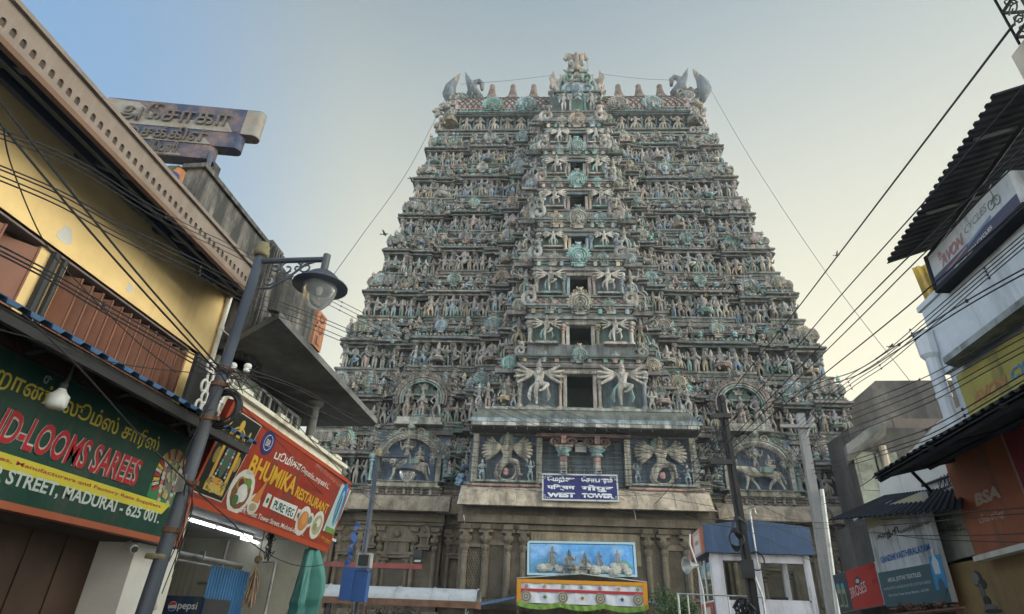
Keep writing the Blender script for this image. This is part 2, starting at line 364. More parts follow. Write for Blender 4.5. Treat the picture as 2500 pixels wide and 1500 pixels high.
FIGS[0]['guard'] = MANY(4, -35, 38, 0, 'bent'); FIGS[1]['guard'] = MANY(4, -35, 38, 1, 'dance')
FIGS[1]['guardbig'] = MANY(8, -42, 55, 1, 'stride', .33)
EXTRA = {}
def figure(kind, sub=0, skinc=(.36, .33, .28), low=(.3, .3, .27), crown=(.34, .31, .26), stripes=False, halo=None, robe=None):
    """one finished figure: body with crown, jewels, sash; feet at z = 0, crown tip at z = 1"""
    V, F = FIGS[sub][kind]; mb = MB()
    mb.add((V, F), zcol(V, low, skinc, crown, .5, .84, stripes), sm=True)
    mb.add(CROWN, crown, sm=False); mb.add(EARS, np.array(skinc)*.95); mb.add(CHEST, np.array(crown)*1.05)
    if sub: mb.add(NOSE, np.array(skinc)*.8)
    if robe is not None: mb.add(SASH, robe)
    if kind in ('seat', 'sit1'): mb.add(lathe([(.24, .3), (.27, .34), (.22, .37), (.25, .4), (.22, .41)], 10), np.array(low)*.9)
    if halo is not None: mb.add(moved(lathe([(.16, 0), (.17, .012), (.16, .024)], 12), (0, .06, .8), rx=R(90)), halo)
    return mb
PAL_S = [(.37, .33, .30), (.41, .38, .36), (.35, .32, .31), (.42, .34, .30), (.31, .31, .30), (.38, .33, .29), (.28, .31, .32)]
PAL_L = [(.34, .32, .28), (.16, .32, .31), (.24, .34, .42), (.42, .30, .26), (.44, .34, .2), (.38, .37, .34), (.2, .28, .22), (.4, .38, .34), (.14, .24, .38)]
PAL_W = [(0.049, 0.084, 0.084), (0.042, 0.07, 0.105), (0.07, 0.077, 0.07), (0.091, 0.066, 0.063), (0.035, 0.077, 0.07), (0.07, 0.07, 0.066)]  # wall colours, darkened to put shade into the recesses behind the figures
PAL_M = [(0.216, 0.203, 0.197), (0.23, 0.197, 0.184), (0.131, 0.184, 0.177), (0.177, 0.203, 0.223), (0.236, 0.184, 0.171), (0.085, 0.131, 0.118), (0.19, 0.184, 0.177), (0.262, 0.243, 0.223), (0.171, 0.157, 0.151), (0.197, 0.19, 0.184)]
PAL_A = [(.2, .42, .4), (.30, .40, .48), (.44, .31, .25), (.4, .36, .28), (.36, .38, .38), (.48, .38, .25), (.27, .36, .33)]
rnd = random.Random(5)
def pick(p, j=.06):
    c = rnd.choice(p); k = 1+rnd.uniform(-j, j)*2; return tuple(max(.02, x*k*(1+rnd.uniform(-j, j)*.5)) for x in c)

# ------------------------------------------------------------------ ornament pieces (unit sized)
PILLAR = lathe([(.5, 0), (.5, .07), (.34, .1), (.3, .14), (.27, .5), (.27, .56), (.4, .6), (.4, .63), (.28, .66), (.3, .7), (.52, .75), (.52, .79), (.3, .82), (.6, .88), (.66, .93), (.66, 1.0)], 8)
DOME = lathe([(.5, 0), (.5, .12), (.36, .16), (.34, .3), (.5, .36), (.52, .44), (.46, .6), (.28, .76), (.1, .86), (.12, .9), (.02, 1.0)], 8)
CURL = tube(spiral(.5, .1, -60, 420, 14), [.1]+[.13]*11+[.11, .1, .07], 5)
BEADS = cat_geo([moved(ball(.5, 5, 3), (i, 0, 0)) for i in range(-6, 7)])
LION = cat_geo([moved(ball(.5, 7, 5, (.8, .7, 1)), (0, 0, .55)), moved(ball(.3, 6, 4, (1, 1, .8)), (0, -.38, .45)), moved(ball(.14, 5, 3), (-.2, -.3, .75)), moved(ball(.14, 5, 3), (.2, -.3, .75)),
                tube([(-.35, 0, .8), (-.5, 0, 1.05), (-.35, 0, 1.25)], [.14, .1, .03], 5), tube([(.35, 0, .8), (.5, 0, 1.05), (.35, 0, 1.25)], [.14, .1, .03], 5), moved(ball(.5, 6, 4, (1.1, .6, .6)), (0, .1, .1))])
def fan(n=13, r=.5, r2=.62, a0=-28, a1=208, d=.12):
    """flame-edged horseshoe back plate, width about 1"""
    P = []; k = n*2
    for i in range(k+1):
        a = R(a0+(a1-a0)*i/k); q = r2 if i % 2 else r; P.append((q*math.cos(a), .42+q*math.sin(a)))
    P += [(-.3, .1), (-.36, 0), (.36, 0), (.3, .1)]; return extr(P, 0, d)
FAN = fan()
def nasi(mb, x, y, z, s, c1=None, c2=None, c3=None, rz=0, face=True, ped=None):
    """horseshoe gable ornament, s wide, standing on z, its front at y"""
    c1 = c1 or pick(PAL_A); c2 = c2 or pick(PAL_A); c3 = c3 or pick(PAL_A)
    def a(g, c, l=(0, 0, 0), k=(1, 1, 1), sm=False):
        v, f = moved(g, l, k); mb.add((v*s, f), c, sm=sm, rz=rz, loc=(x, y, z))
    a(FAN, c1, (0, 0, 0))
    a(tube(arc(0, .42, .4, -40, 220, 14, -.03), .045, 5), c2); a(tube(arc(0, .40, .28, -50, 230, 12, -.05), .045, 5), c1)
    a(tube(arc(0, .38, .17, -60, 240, 10, -.06), .045, 5), c2)
    for sg in (-1, 1):
        a(CURL, c2, (sg*.27, -.04, .14), (.26*sg, .5, .26)); a(CURL, c3, (sg*.43, -.02, .22), (.18*sg, .4, .2))
    a(ball(.12, 7, 4), c3, (0, -.05, .36)); a(DOME, c2, (0, -.06, .0), (.2, .2, .34))
    if face:
        a(LION, c3, (0, .0, .92), (.28, .25, .26)); 
        for sg in (-1, 1): a(CURL, c1, (sg*.2, .02, 1.0), (.2*sg, .4, .2))
    if ped is not None: mb.add(box(-.22*s, .22*s, -.02, .2*s, -ped, 0), c2, rz=rz, loc=(x, y, z)); mb.add(box(-.3*s, .3*s, -.05, .2*s, -ped*.25, 0), c3, rz=rz, loc=(x, y, z))
# ------------------------------------------------------------------ materials of the tower
stucco = mat('painted_stucco', None, .9, .35, .62, (.045, .047, .042), 1.6, True, .5, 22, vcol=True, spec=.15, sat=.78, val=.86)
stone = mat('granite_base', (.2, .17, .135), .9, .4, .5, (.06, .05, .04), .8, True, .6, 14, spec=.15, vcol=True, val=.72)
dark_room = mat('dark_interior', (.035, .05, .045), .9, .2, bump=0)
tower = thing('temple_tower', 'tall tapering temple gateway tower crowded with painted stucco figures, closing the end of the street', 'temple tower', TO, TA)
STAT = []                                        # every statue: (figure mesh builder, location, height, turn)
GABL = []
def stat(kind, x, y, z, h, rz=0, sub=0, big=False, **kw):
    kw.setdefault('skinc', pick(PAL_S)); kw.setdefault('low', pick(PAL_L)); kw.setdefault('crown', pick(PAL_S)); kw.setdefault('stripes', rnd.random() < .3)
    STAT.append((kind, sub, kw, (x, y, z), h, rz))
def gable(x, y, z, s, rz=0, **kw): GABL.append(((x, y, z), s, rz, kw))
KIND = ['pray', 'hip', 'hang', 'four', 'dance', 'up', 'hip', 'hang', 'four']

# profile of the storeys: floor, top, half width, face depth, bay depth, bay half width
ZT = [9.75, 12.7, 15.9, 19.05, 22.2, 25.0, 28.25, 31.3]
WH = [12.85, 12.75, 12.3, 11.75, 11.15, 10.65, 10.2, 9.8]
FY = [-.25, 0, .4, .8, 1.2, 1.6, 2.0, 2.4]
CY = [-3.0, -2.7, -2.7, -2.1, -1.6, -1.0, -.5, .1]
CB = [4.3, 2.9, 2.5, 2.25, 2.15, 2.05, 1.92, 1.78]
DOOR = [None, (1370*1.011, 1432*1.011, 912, 998), (1376*1.011, 1428*1.011, 792, 840), (1377*1.011, 1420*1.011, 672, 718), (1380*1.011, 1414*1.011, 576, 606), (1377*1.011, 1413*1.011, 474, 508), (1378*1.011, 1408*1.011, 394, 428), (1380*1.011, 1409*1.011, 325, 352)]

def slabs(mb, x0, x1, yb, y, z, hs, outs, ends=True):
    for h, o in zip(hs, outs):
        e = o if ends else 0
        mb.add(box(x0-e, x1+e, y-o, yb, z, z+h), pick(PAL_M)); z += h
    return z
def rollcorn(mb, x0, x1, yb, y, z, h, o, c):
    """overhanging rounded cornice"""
    P = [(y, z+h)]+[(y-o*math.sin(R(a)), z+h*math.cos(R(a))) for a in (25, 50, 75, 90)]+[(y-o, z-.02), (y-o+.06, z-.04), (y, z)]
    n = len(P); V = np.array([[x0-o*.6, p, q] for p, q in P]+[[x1+o*.6, p, q] for p, q in P]); F = {4: np.array([[i, (i+1) % n, n+(i+1) % n, n+i] for i in range(n)]), n: np.array([list(range(n))[::-1], list(range(n, 2*n))])}
    mb.add((V, F), c)
def barrel(mb, x0, x1, y, z, h, d, c, ribs=True, c2=(.2, .19, .17)):
    """half-barrel roof seen from its long side, with standing ribs"""
    P = [(y-d*math.cos(R(a)), z+h*math.sin(R(a))) for a in (-20, 0, 20, 40, 60, 80, 100)]+[(y+d*.6, z+h), (y+d*.6, z)]
    n = len(P); V = np.array([[x0, p, q] for p, q in P]+[[x1, p, q] for p, q in P]); F = {4: np.array([[i, (i+1) % n, n+(i+1) % n, n+i] for i in range(n)]), n: np.array([list(range(n))[::-1], list(range(n, 2*n))])}
    mb.add((V, F), c)
    if ribs:
        k = max(4, int((x1-x0)/.11))
        for i in range(k+1):
            x = x0+(x1-x0)*i/k; mb.add(tube([(x, y-(d+.02)*math.cos(R(a)), z+(h+.02)*math.sin(R(a))) for a in (-18, 12, 42, 75)], .028, 4), tuple(v*rnd.uniform(.8, 1.1) for v in c))
    else:
        k = max(4, int((x1-x0)/.3))
        for i in range(-3, k+1):
            for dr in (1, -1):
                pts = [(x0+(x1-x0)*(i+(u if dr > 0 else 3-u))/k, y-(d+.015)*math.cos(R(-15+u*30)), z+(h+.015)*math.sin(R(-15+u*30))) for u in (0, 1, 2, 3)]
                pts = [p for p in pts if x0 <= p[0] <= x1]
                if len(pts) > 1: mb.add(tube(pts, .022, 4), c2)
def scrolls(mb, x0, x1, y, z, s, den=1.):
    n = max(1, int((x1-x0)/s*den))
    for i in range(n):
        x = x0+(i+.5)*(x1-x0)/n; k = rnd.random()
        if k < .55: mb.add(CURL, pick(PAL_S), loc=(x, y, z+s*.5), sc=(s*rnd.choice((-1, 1)), s*.9, s), rz=rnd.uniform(-.3, .3))
        elif k < .75: mb.add(LION, pick(PAL_S), loc=(x, y, z), sc=(s*.7,)*3)
        else: mb.add(DOME, pick(PAL_A), loc=(x, y, z), sc=(s*.8, s*.8, s*1.3))

def bay(mb, x0, x1, y, yb, z0, z1, kind, n=3, big=False, figs=True, rz=0, org=(0, 0)):
    """one vertical strip of a storey: base mouldings, wall with figures between pillars, entablature, roof ornament"""
    h = z1-z0; w_ = x1-x0; xm = (x0+x1)/2
    def T(px, py): return (org[0]+px*math.cos(rz)-py*math.sin(rz), org[1]+px*math.sin(rz)+py*math.cos(rz))
    z0 = z0+rnd.uniform(-.05, .04)*h
    z = slabs(mb, x0, x1, yb, y, z0, [.05*h, .04*h, .05*h, .035*h], [.16, .05, .12, .2])
    zf = z; zc = z0+.60*h
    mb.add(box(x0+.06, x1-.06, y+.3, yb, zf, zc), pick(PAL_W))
    # figures and pillars
    pr = .11*h/3.1*1.15
    if kind in ('kuta', 'sala'):
        px = [x0+.12, x1-.12] if kind == 'kuta' else [x0+.12, x0+w_*.26, x1-w_*.26, x1-.12]
        for p in px: mb.add(PILLAR, pick(PAL_M), loc=(p, y+.12, zf), sc=(pr*2.1, pr*2.1, zc-zf))
    elif kind == 'nasi':
        for p in (x0+.08, x1-.08): mb.add(PILLAR, pick(PAL_M), loc=(p, y+.14, zf), sc=(pr*1.8, pr*1.8, zc-zf))
    if figs:
        for i in range(n):
            x = x0+(i+.5)*w_/n+rnd.uniform(-.04, .04); mid = (n % 2 == 1 and i == n//2)
            hh = (zc-zf)*(1.1 if mid and kind == 'sala' else rnd.uniform(.82, .98))
            k = rnd.choice(KIND if not mid else ['four', 'four', 'sit1', 'seat', 'dance'])
            q = T(x, y-.06 if mid else y+.02)
            stat(k, q[0], q[1], zf+(.0 if k not in ('seat', 'sit1') else -.2*hh), hh*(1.15 if k in ('seat', 'sit1') else 1), rz+rnd.uniform(-.25, .25), robe=pick(PAL_L) if rnd.random() < .5 else None, halo=pick(PAL_A) if mid and rnd.random() < .5 else None)
            mb.add(box(x-.16, x+.16, y-.14, y+.2, zf-.06*h, zf+.003), pick([(.07, .16, .12), (.1, .2, .16), (.3, .28, .24)]))
    # entablature
    z = slabs(mb, x0, x1, yb, y, zc, [.025*h, .03*h], [.08, .02])
    rollcorn(mb, x0, x1, yb, y, z, .05*h, .26, pick(PAL_M)); z += .05*h
    z = slabs(mb, x0+.05, x1-.05, yb, y+.05, z, [.025*h, .03*h], [.08, .02])
    nb = max(3, int(w_/.2))
    for i in range(nb): mb.add(box(x0+(i+.25)*w_/nb, x0+(i+.75)*w_/nb, y-.07, y+.1, z-.03*h, z+.005), pick(PAL_A))
    rz_ = z1-z
    if kind == 'kuta':
        yk = y+.1; mb.add(box(x0+.1, x1-.1, yk+.05, yb, z, z+.3*rz_), pick(PAL_W))
        for sx in (-.28, 0, .28): mb.add(PILLAR, pick(PAL_A), loc=(xm+sx*w_, yk+.03, z), sc=(.16, .16, .3*rz_))
        c = pick([(.34, .31, .28), (.32, .31, .3), (.36, .32, .28)]); zz = z+.3*rz_
        g, f = extr([(-.5*w_+.02, 0), (-.53*w_, .1), (-.5*w_, .45*rz_), (-.42*w_, .66*rz_), (.42*w_, .66*rz_), (.5*w_, .45*rz_), (.53*w_, .1), (.5*w_-.02, 0)], yk-.12, yb); mb.add((g, f), c, loc=(xm, 0, zz))
        for i in range(9):
            a = -.46*w_+i*.115*w_
            for dr in (1, -1):
                b_ = a+dr*.18*w_
                if abs(b_) < .5*w_: mb.add(tube([(xm+a, yk-.135, zz+.08*rz_), (xm+b_, yk-.135, zz+.58*rz_)], .018, 4), np.array(c)*.72)
        q = T(xm, yk-.2); gable(q[0], q[1], zz-.05*rz_, w_*.5, rz, face=False) if rz == 0 and w_ > 1.2 else None
    elif kind == 'nasi':
        mb.add(box(x0+.1, x1-.1, y+.2, yb, z, z1-.1), pick(PAL_W)); q = T(xm, y+.05); s = min(w_*.98, rz_*1.05)
        gable(q[0], q[1], z+.18*rz_, s, rz, ped=.18*rz_)
        for sg in (-1, 1): mb.add(DOME, pick(PAL_A), loc=(xm+sg*w_*.43, y+.02, z), sc=(.3, .3, .5*rz_))
        scrolls(mb, x0, x1, y+.22, z+.45*rz_, .3*rz_, 1.2)
    elif kind == 'sala':
        mb.add(box(x0+.15, x1-.15, y+.1, yb, z, z+.34*rz_), pick(PAL_W))
        for i in range(6): mb.add(PILLAR, pick(PAL_A), loc=(x0+.2+(w_-.4)*i/5, y+.06, z), sc=(.14, .14, .33*rz_))
        slabs(mb, x0+.1, x1-.1, yb, y, z+.33*rz_, [.04*rz_, .05*rz_], [.05, .14])
        c = pick([(.3, .25, .22), (.28, .26, .24), (.34, .28, .24)])
        barrel(mb, x0+.15, x1-.15, y+.34, z+.42*rz_, .46*rz_, .42, c, rnd.random() < .75)
        slabs(mb, x0+.2, x1-.2, yb, y+.1, z+.88*rz_, [.05*rz_, .05*rz_], [.02, .1])
        for sg, xe in ((-1, x0), (1, x1)):
            mb.add(CURL, pick(PAL_S), loc=(xe-sg*.08, y+.0, z+.62*rz_), sc=(sg*.5*rz_, .35, .55*rz_)); mb.add(LION, pick(PAL_S), loc=(xe-sg*.05, y+.02, z+.8*rz_), sc=(.34*rz_,)*3)
        q = T(xm, y-.18); gable(q[0], q[1], z+.22*rz_, min(.44*w_, .95*rz_), rz, ped=.22*rz_)
        for sg in (-1, 1): mb.add(DOME, pick([(.24, .42, .46), (.2, .4, .36), (.42, .33, .28), (.3, .4, .5)]), loc=(xm+sg*w_*.31, y-.06, z+.1*rz_), sc=(.3, .3, .52*rz_))
    elif kind == 'figs':
        mb.add(box(x0, x1, y+.3, yb, z, z1-.1), pick(PAL_W)); scrolls(mb, x0, x1, y+.12, z, .55*rz_, 1.2); scrolls(mb, x0, x1, y+.25, z+.45*rz_, .45*rz_, 1.2)
        q = T(xm, y); stat(rnd.choice(['seat', 'sit1', 'up', 'dance']), q[0], q[1], z-.1*rz_, .85*rz_, rz)

def storey(n):
    z0, z1, w, f, c, b = ZT[n-1], ZT[n], WH[n], FY[n], CY[n], CB[n]; h = z1-z0
    mb = MB(); back = f+1.4; L = w-b
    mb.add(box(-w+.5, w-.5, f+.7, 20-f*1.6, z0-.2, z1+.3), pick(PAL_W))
    lay = [(0, .135, 'figs', 3, .75), (.135, .245, 'nasi', 3, .0), (.245, .33, 'figs', 2, .1), (.33, .62, 'sala', 7, -.3), (.62, .70, 'figs', 2, .12), (.70, .845, 'nasi', 3, -.06), (.845, 1.0, 'kuta', 3, -.2)]
    for sg in (-1, 1):
        for t0, t1, kind, k, dy in lay:
            xa, xb = b+t0*L, b+t1*L
            if kind == 'figs' and t0 == 0: dy = (c-f)*.62
            if kind == 'nasi' and t0 < .2: dy = (c-f)*.28
            if kind == 'figs' and .2 < t0 < .3: dy = (c-f)*.1
            if sg < 0: xa, xb = -xb, -xa
            bay(mb, xa, xb, f+dy, back, z0, z1, kind, k)
        # flank of the tower, three bays deep
        A = Matrix.Translation((sg*w, f, 0)) @ Matrix.Rotation(sg*R(90), 4, 'Z')
        mb.M = np.array(A)
        for u0, u1, kind, k in ((.05, 1.5, 'kuta', 1), (1.5, 2.7, 'nasi', 1), (2.8, 5.6, 'sala', 3), (5.7, 7, 'nasi', 1)):
            a, b_ = (u0, u1) if sg > 0 else (-u1, -u0)
            bay(mb, a, b_, 0, 1.2, z0, z1, kind, k, rz=sg*R(90), org=(sg*w, f))
        mb.M = None
        # small broken-up ornament over the whole front: curls, seated imps, little domes
    for i in range(520):
        sg = rnd.choice((-1, 1)); t = rnd.random(); x = sg*(b+.3+t*(L-.4)); u = rnd.random()
        zz = z0+h*(rnd.uniform(.62, 1.02) if u < .75 else rnd.uniform(-.02, .12)); yy = f+rnd.uniform(-.42, .05)+.1*(u > .75); s_ = rnd.uniform(.12, .27); k_ = rnd.random()
        if k_ < .5: mb.add(CURL, pick(PAL_S+PAL_A), loc=(x, yy, zz), sc=(s_*rnd.choice((-1, 1)), s_, s_), rz=rnd.uniform(-.8, .8))
        elif k_ < .7: mb.add(LION, pick(PAL_S), loc=(x, yy, zz), sc=(s_*.8,)*3, rz=rnd.uniform(-.5, .5))
        elif k_ < .85: mb.add(DOME, pick(PAL_A), loc=(x, yy, zz), sc=(s_*.9, s_*.9, s_*1.7))
        else: stat(rnd.choice(['seat', 'up', 'hip']), x, yy, zz-.1, rnd.uniform(.45, .65), rnd.uniform(-.4, .4))
    for sg in (-1, 1):
      # group standing on a bracket beside the central bay
      xq = sg*(b+.45); yq = c+(f-c)*.3
      slabs(mb, xq-.5, xq+.5, f+.8, yq, z0+.1*h, [.1*h, .05*h, .05*h], [0, .08, .14]); mb.add(box(xq-.55, xq+.55, yq+.2, f+.8, z0-.1, z1-.2*h), pick(PAL_W))
      stat(rnd.choice(['hip', 'four', 'hang']), xq, yq, z0+.3*h, .52*h, -sg*.15, low=pick([(.16, .36, .36), (.4, .38, .33), (.42, .36, .2)]), robe=pick(PAL_L))
      rollcorn(mb, xq-.5, xq+.5, f+.8, yq, z0+.84*h, .1*h, .25, pick(PAL_M)); gable(xq, yq-.2, z0+.9*h, .7, 0, face=False)
    # central bay: jambs, lintel and the dark doorway
    dx0, dx1, dyt, dyb = DOOR[n]; q0 = TL(dx0, dyb, c+.1); q1 = TL(dx1, dyt, c+.1); xl, xr, zb, zt = q0[0], q1[0], q0[2], q1[2]
    zb = max(zb, z0+.1); xm = (xl+xr)/2; wd = (xr-xl)/2
    cw = (.1, .15, .19) if n % 2 else (.08, .15, .14)
    for x0_, x1_ in ((-b, xl), (xr, b)): mb.add(box(x0_, x1_, c+.45, f+1.2, zb-.3, zt+.12), cw)
    mb.add(box(-b, b, c+.45, f+1.2, zt+.118, z1+.1), pick(PAL_M)); mb.add(box(-b, b, c+.2, f+1.2, z0-.1, zb), pick(PAL_M))
    for sg in (-1, 1):
        xj = xl if sg < 0 else xr
        mb.add(box(min(xj, xj+sg*.16), max(xj, xj+sg*.16), c+.25, c+.6, zb, zt+.1), pick([(.42, .38, .34), (.4, .3, .27), (.27, .36, .43)]))
        mb.add(PILLAR, pick(PAL_A), loc=(xj+sg*.3, c+.3, zb), sc=(.26, .26, zt-zb+.05)); mb.add(PILLAR, pick([(.3, .36, .42), (.42, .38, .34)]), loc=(sg*(b-.12), c+.15, zb), sc=(.34, .34, zt-zb+.1))
        xs = xm+sg*(wd+(b-wd)*.55)
        mb.add(slabs_geo(xs-.55, xs+.55, c-.12, c+.5, zb-.06, .14), pick([(.2, .34, .3), (.4, .32, .26), (.33, .33, .3)]))
        stat('guard', xs, c-.05, zb+.08, (zt-zb)*1.3, 0, sub=1, low=pick([(.50, .46, .40), (.46, .42, .36), (.48, .42, .38)]), skinc=(.47, .42, .36), robe=pick([(.4, .38, .36), (.18, .36, .34), (.36, .28, .27)]))
    # lintel mouldings with dentils, then the ribbed roof of the bay with its horseshoe
    z = slabs(mb, -b*.98, b*.98, f+1, c+.3, zt+.12, [.05*h, .04*h, .05*h], [.1, .2, .1])
    mb.add(box(xl-.2, xr+.2, c+.15, c+.5, zt-.02, zt+.115), (.05, .08, .12) if n > 3 else (.34, .3, .27))
    k = 14
    for i in range(k): mb.add(box(xl-.18+(wd*2+.36)*(i+.2)/k, xl-.18+(wd*2+.36)*(i+.75)/k, c+.11, c+.2, zt+.0, zt+.11), (.2, .3, .34) if n > 3 else (.42, .38, .33))
    zr = z; hr = max(z1-z, .3)
    nxt = CY[n+1] if n < 7 else .58
    zb2 = TL(1412, DOOR[n+1][3], nxt+.1)[2] if n < 7 else TL(1412, 278, .68)[2]
    hr = zb2-zr
    z = slabs(mb, -b*.97, b*.97, f+1.4, c+.25, zr, [.1*hr, .1*hr], [0, .05])
    for i in range(8):
        x = -b*.9+b*1.8*i/7; mb.add(box(x-.09, x+.09, c+.12, c+.4, zr+.02, zr+.24*hr), pick(PAL_A))
    z = slabs(mb, -b*.97, b*.97, f+1.4, c+.2, z, [.06*hr, .08*hr], [.12, .2])
    barrel(mb, -b*.95, b*.95, c+.78, z, .46*hr, .5, (.27, .25, .23) if n not in (2, 6) else (.33, .2, .17), n not in (2, 6), (.12, .11, .1))
    slabs(mb, -b*.92, b*.92, f+1.4, max(c+.5, nxt+.08), z+.44*hr, [.05*hr, .06*hr], [0, .1])
    gable(xm, c+.06, zr+.1*hr, min(1.1, .76*hr), 0, c2=pick([(.26, .44, .44), (.36, .38, .36), (.44, .33, .26)]), ped=.15*hr)
    for sg in (-1, 1):
        gable(xm+sg*b*.56, c+.1, zr+.14*hr, .4*hr, 0, ped=.14*hr)
        mb.add(CURL, pick(PAL_S), loc=(sg*b*.97, c+.1, z+.25*hr), sc=(sg*.55*hr, .4, .6*hr)); mb.add(LION, pick(PAL_S), loc=(sg*b*.95, c+.1, z+.42*hr), sc=(.34*hr,)*3)
    # the room behind the doorway
    part('storey', mb, stucco, tower, local=True)
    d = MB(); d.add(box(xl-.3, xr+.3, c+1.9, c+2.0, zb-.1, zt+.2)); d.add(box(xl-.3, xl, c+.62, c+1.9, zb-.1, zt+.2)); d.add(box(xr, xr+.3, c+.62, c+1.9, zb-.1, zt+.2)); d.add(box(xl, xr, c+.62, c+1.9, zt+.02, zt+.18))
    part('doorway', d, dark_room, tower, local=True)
def slabs_geo(x0, x1, y0, y1, z, h): return cat_geo([box(x0, x1, y0, y1, z, z+h*.55), box(x0+.06, x1-.06, y0+.05, y1, z+h*.55, z+h)])
for n in range(1, 8): storey(n)
# ------------------------------------------------------------------ granite base of the tower (z 0 - 7)
sb = MB()
SC = (.21, .175, .135)
def st(g, k=1., **kw): sb.add(g, np.array(SC)*k*rnd.uniform(.85, 1.12), **kw)
st(box(-12.6, 12.6, .1, 20, 0, 6.9), .8); st(box(-5.0, 5.0, -2.6, .5, 0, 6.95), .85)
PIL = lathe([(.5, 0), (.5, .05), (.4, .08), (.4, .6), (.46, .62), (.4, .65), (.42, .68), (.34, .7), (.6, .76), (.62, .8), (.3, .82), (.82, .88), (.9, .91), (.9, .94), (.5, .95), (.5, 1)], 8)
def pilaster(x, y, z0, z1, s=.4): st(PIL, 1.05, loc=(x, y, z0), sc=(s, s, z1-z0)); st(box(x-s*1.0, x+s*1.0, y-.1, y+.3, z1, z1+.12)); st(box(x-s*.7, x+s*.7, y-.2, y+.3, z1+.12, z1+.3), .95)
def pavilion(x, y, z, w_, h):
    st(box(x-w_*.5, x+w_*.5, y-.1, y+.2, z, z+.1*h)); st(box(x-w_*.62, x+w_*.62, y-.16, y+.2, z+.1*h, z+.18*h)); st(box(x-w_*.4, x+w_*.4, y-.06, y+.2, z+.18*h, z+.5*h), .9)
    for i in (-1, 0, 1): st(box(x+i*w_*.3-.04, x+i*w_*.3+.04, y-.1, y+.1, z+.18*h, z+.5*h))
    st(box(x-w_*.52, x+w_*.52, y-.14, y+.2, z+.5*h, z+.58*h)); g, f = extr([(-.46*w_, 0), (-.5*w_, .12*h), (-.34*w_, .34*h), (-.08*w_, .42*h), (.08*w_, .42*h), (.34*w_, .34*h), (.5*w_, .12*h), (.46*w_, 0)], y-.1, y+.2); st((g, f), 1., loc=(x, 0, z+.58*h))
    st(ball(.12*w_, 7, 5), 1.1, loc=(x, y-.12, z+.74*h))
for sg in (-1, 1):
    for a, b_, dy in ((10.9, 12.75, -.35), (6.1, 9.9, -.45), (5.0, 6.0, .0), (10.0, 10.8, -.05)):
        xa, xb = sorted((sg*a, sg*b_))
        st(box(xa, xb, dy, .2, 0, 6.9), .9)
        for z, h, o in ((0, .5, .45), (.5, .35, .3), (.95, .3, .42), (1.5, .2, .2), (1.9, .28, .35), (2.5, .16, .24), (2.66, .18, .14), (5.55, .14, .1), (5.69, .2, .2), (5.89, .14, .12)): st(box(xa-o*.6, xb+o*.6, dy-o, .3, z, z+h))
        # thick rounded eave
        P = [(dy-.2, 6.86), (dy-.5, 6.72), (dy-.72, 6.45), (dy-.8, 6.15), (dy-.8, 6.06), (dy-.7, 6.05), (dy, 6.12)]; n_ = len(P); V = np.array([[xa-.35, p, q] for p, q in P]+[[xb+.35, p, q] for p, q in P])
        st((V, {4: np.array([[i, (i+1) % n_, n_+(i+1) % n_, n_+i] for i in range(n_)]), n_: np.array([list(range(n_))[::-1], list(range(n_, 2*n_))])}), 1.9)
    for x in (6.35, 7.25, 8.75, 9.65): pilaster(sg*x, -.55, 2.85, 5.15, .26)
    for x in (5.2, 5.8, 10.1, 10.7, 11.1, 12.55): pilaster(sg*x, -.2 if x < 10.9 and x > 6 or x < 6 else -.45, 2.85, 5.15, .22)
    pavilion(sg*8.0, -.55, 4.2, 1.35, 1.3); pavilion(sg*6.8, -.6, 4.55, .5, 1.0); pavilion(sg*9.2, -.6, 4.55, .5, 1.0); pavilion(sg*5.5, -.1, 4.3, .7, 1.1); pavilion(sg*10.4, -.15, 4.3, .6, 1.1); pavilion(sg*11.8, -.5, 4.3, .8, 1.2)
    for x in (7.5, 8.5): pilaster(sg*x, -.5, 2.85, 4.1, .2)
    st(box(sg*8-.42, sg*8+.42, -.5, 0, 2.9, 4.0), .62)
    # entrance block: pilasters, blind door, lattice window
    for x in (2.45, 3.05, 3.95, 4.75): pilaster(sg*x, -2.72, 2.7, 5.05, .27)
    st(box(sg*3.5-.28, sg*3.5+.28, -2.64, -2.4, 2.7, 4.6), .55); st(box(sg*3.5-.42, sg*3.5+.42, -2.7, -2.5, 4.6, 4.8), 1.1)
    for a in (-.36, .36): st(box(sg*3.5+a-.07, sg*3.5+a+.07, -2.7, -2.5, 2.7, 4.6), 1.1)
    xl_ = sg*4.36; st(box(xl_-.3, xl_+.3, -2.66, -2.5, 2.9, 4.5), .5)
    for i in range(-5, 8):
        for dr in (1, -1):
            pts = [(xl_-.26+.52*u/6*1, -2.69, 3.0+.2*i+dr*(u-3)*.17+.35) for u in range(7)]; pts = [p for p in pts if 2.92 < p[2] < 4.48]
            if len(pts) > 1: st(tube(pts, .025, 4), .9)
    for a, b_, c_, d_ in ((-.36, -.28, 2.85, 4.6), (.28, .36, 2.85, 4.6), (-.36, .36, 4.5, 4.62), (-.36, .36, 2.82, 2.92)): st(box(xl_+a, xl_+b_, -2.75, -2.5, c_, d_), 1.1)
for z, h, o in ((0, .6, .4), (.6, .4, .25), (1.2, .3, .35), (1.8, .25, .2), (2.3, .2, .3), (2.5, .18, .15), (5.2, .2, .12), (5.42, .3, .28)):
    for xa, xb in ((-5.0, -2.2), (2.2, 5.0)) if z < 5 else ((-5, 5),): st(box(xa-o*.4, xb+o*.4, -2.6-o, -2, z, z+h), .95)
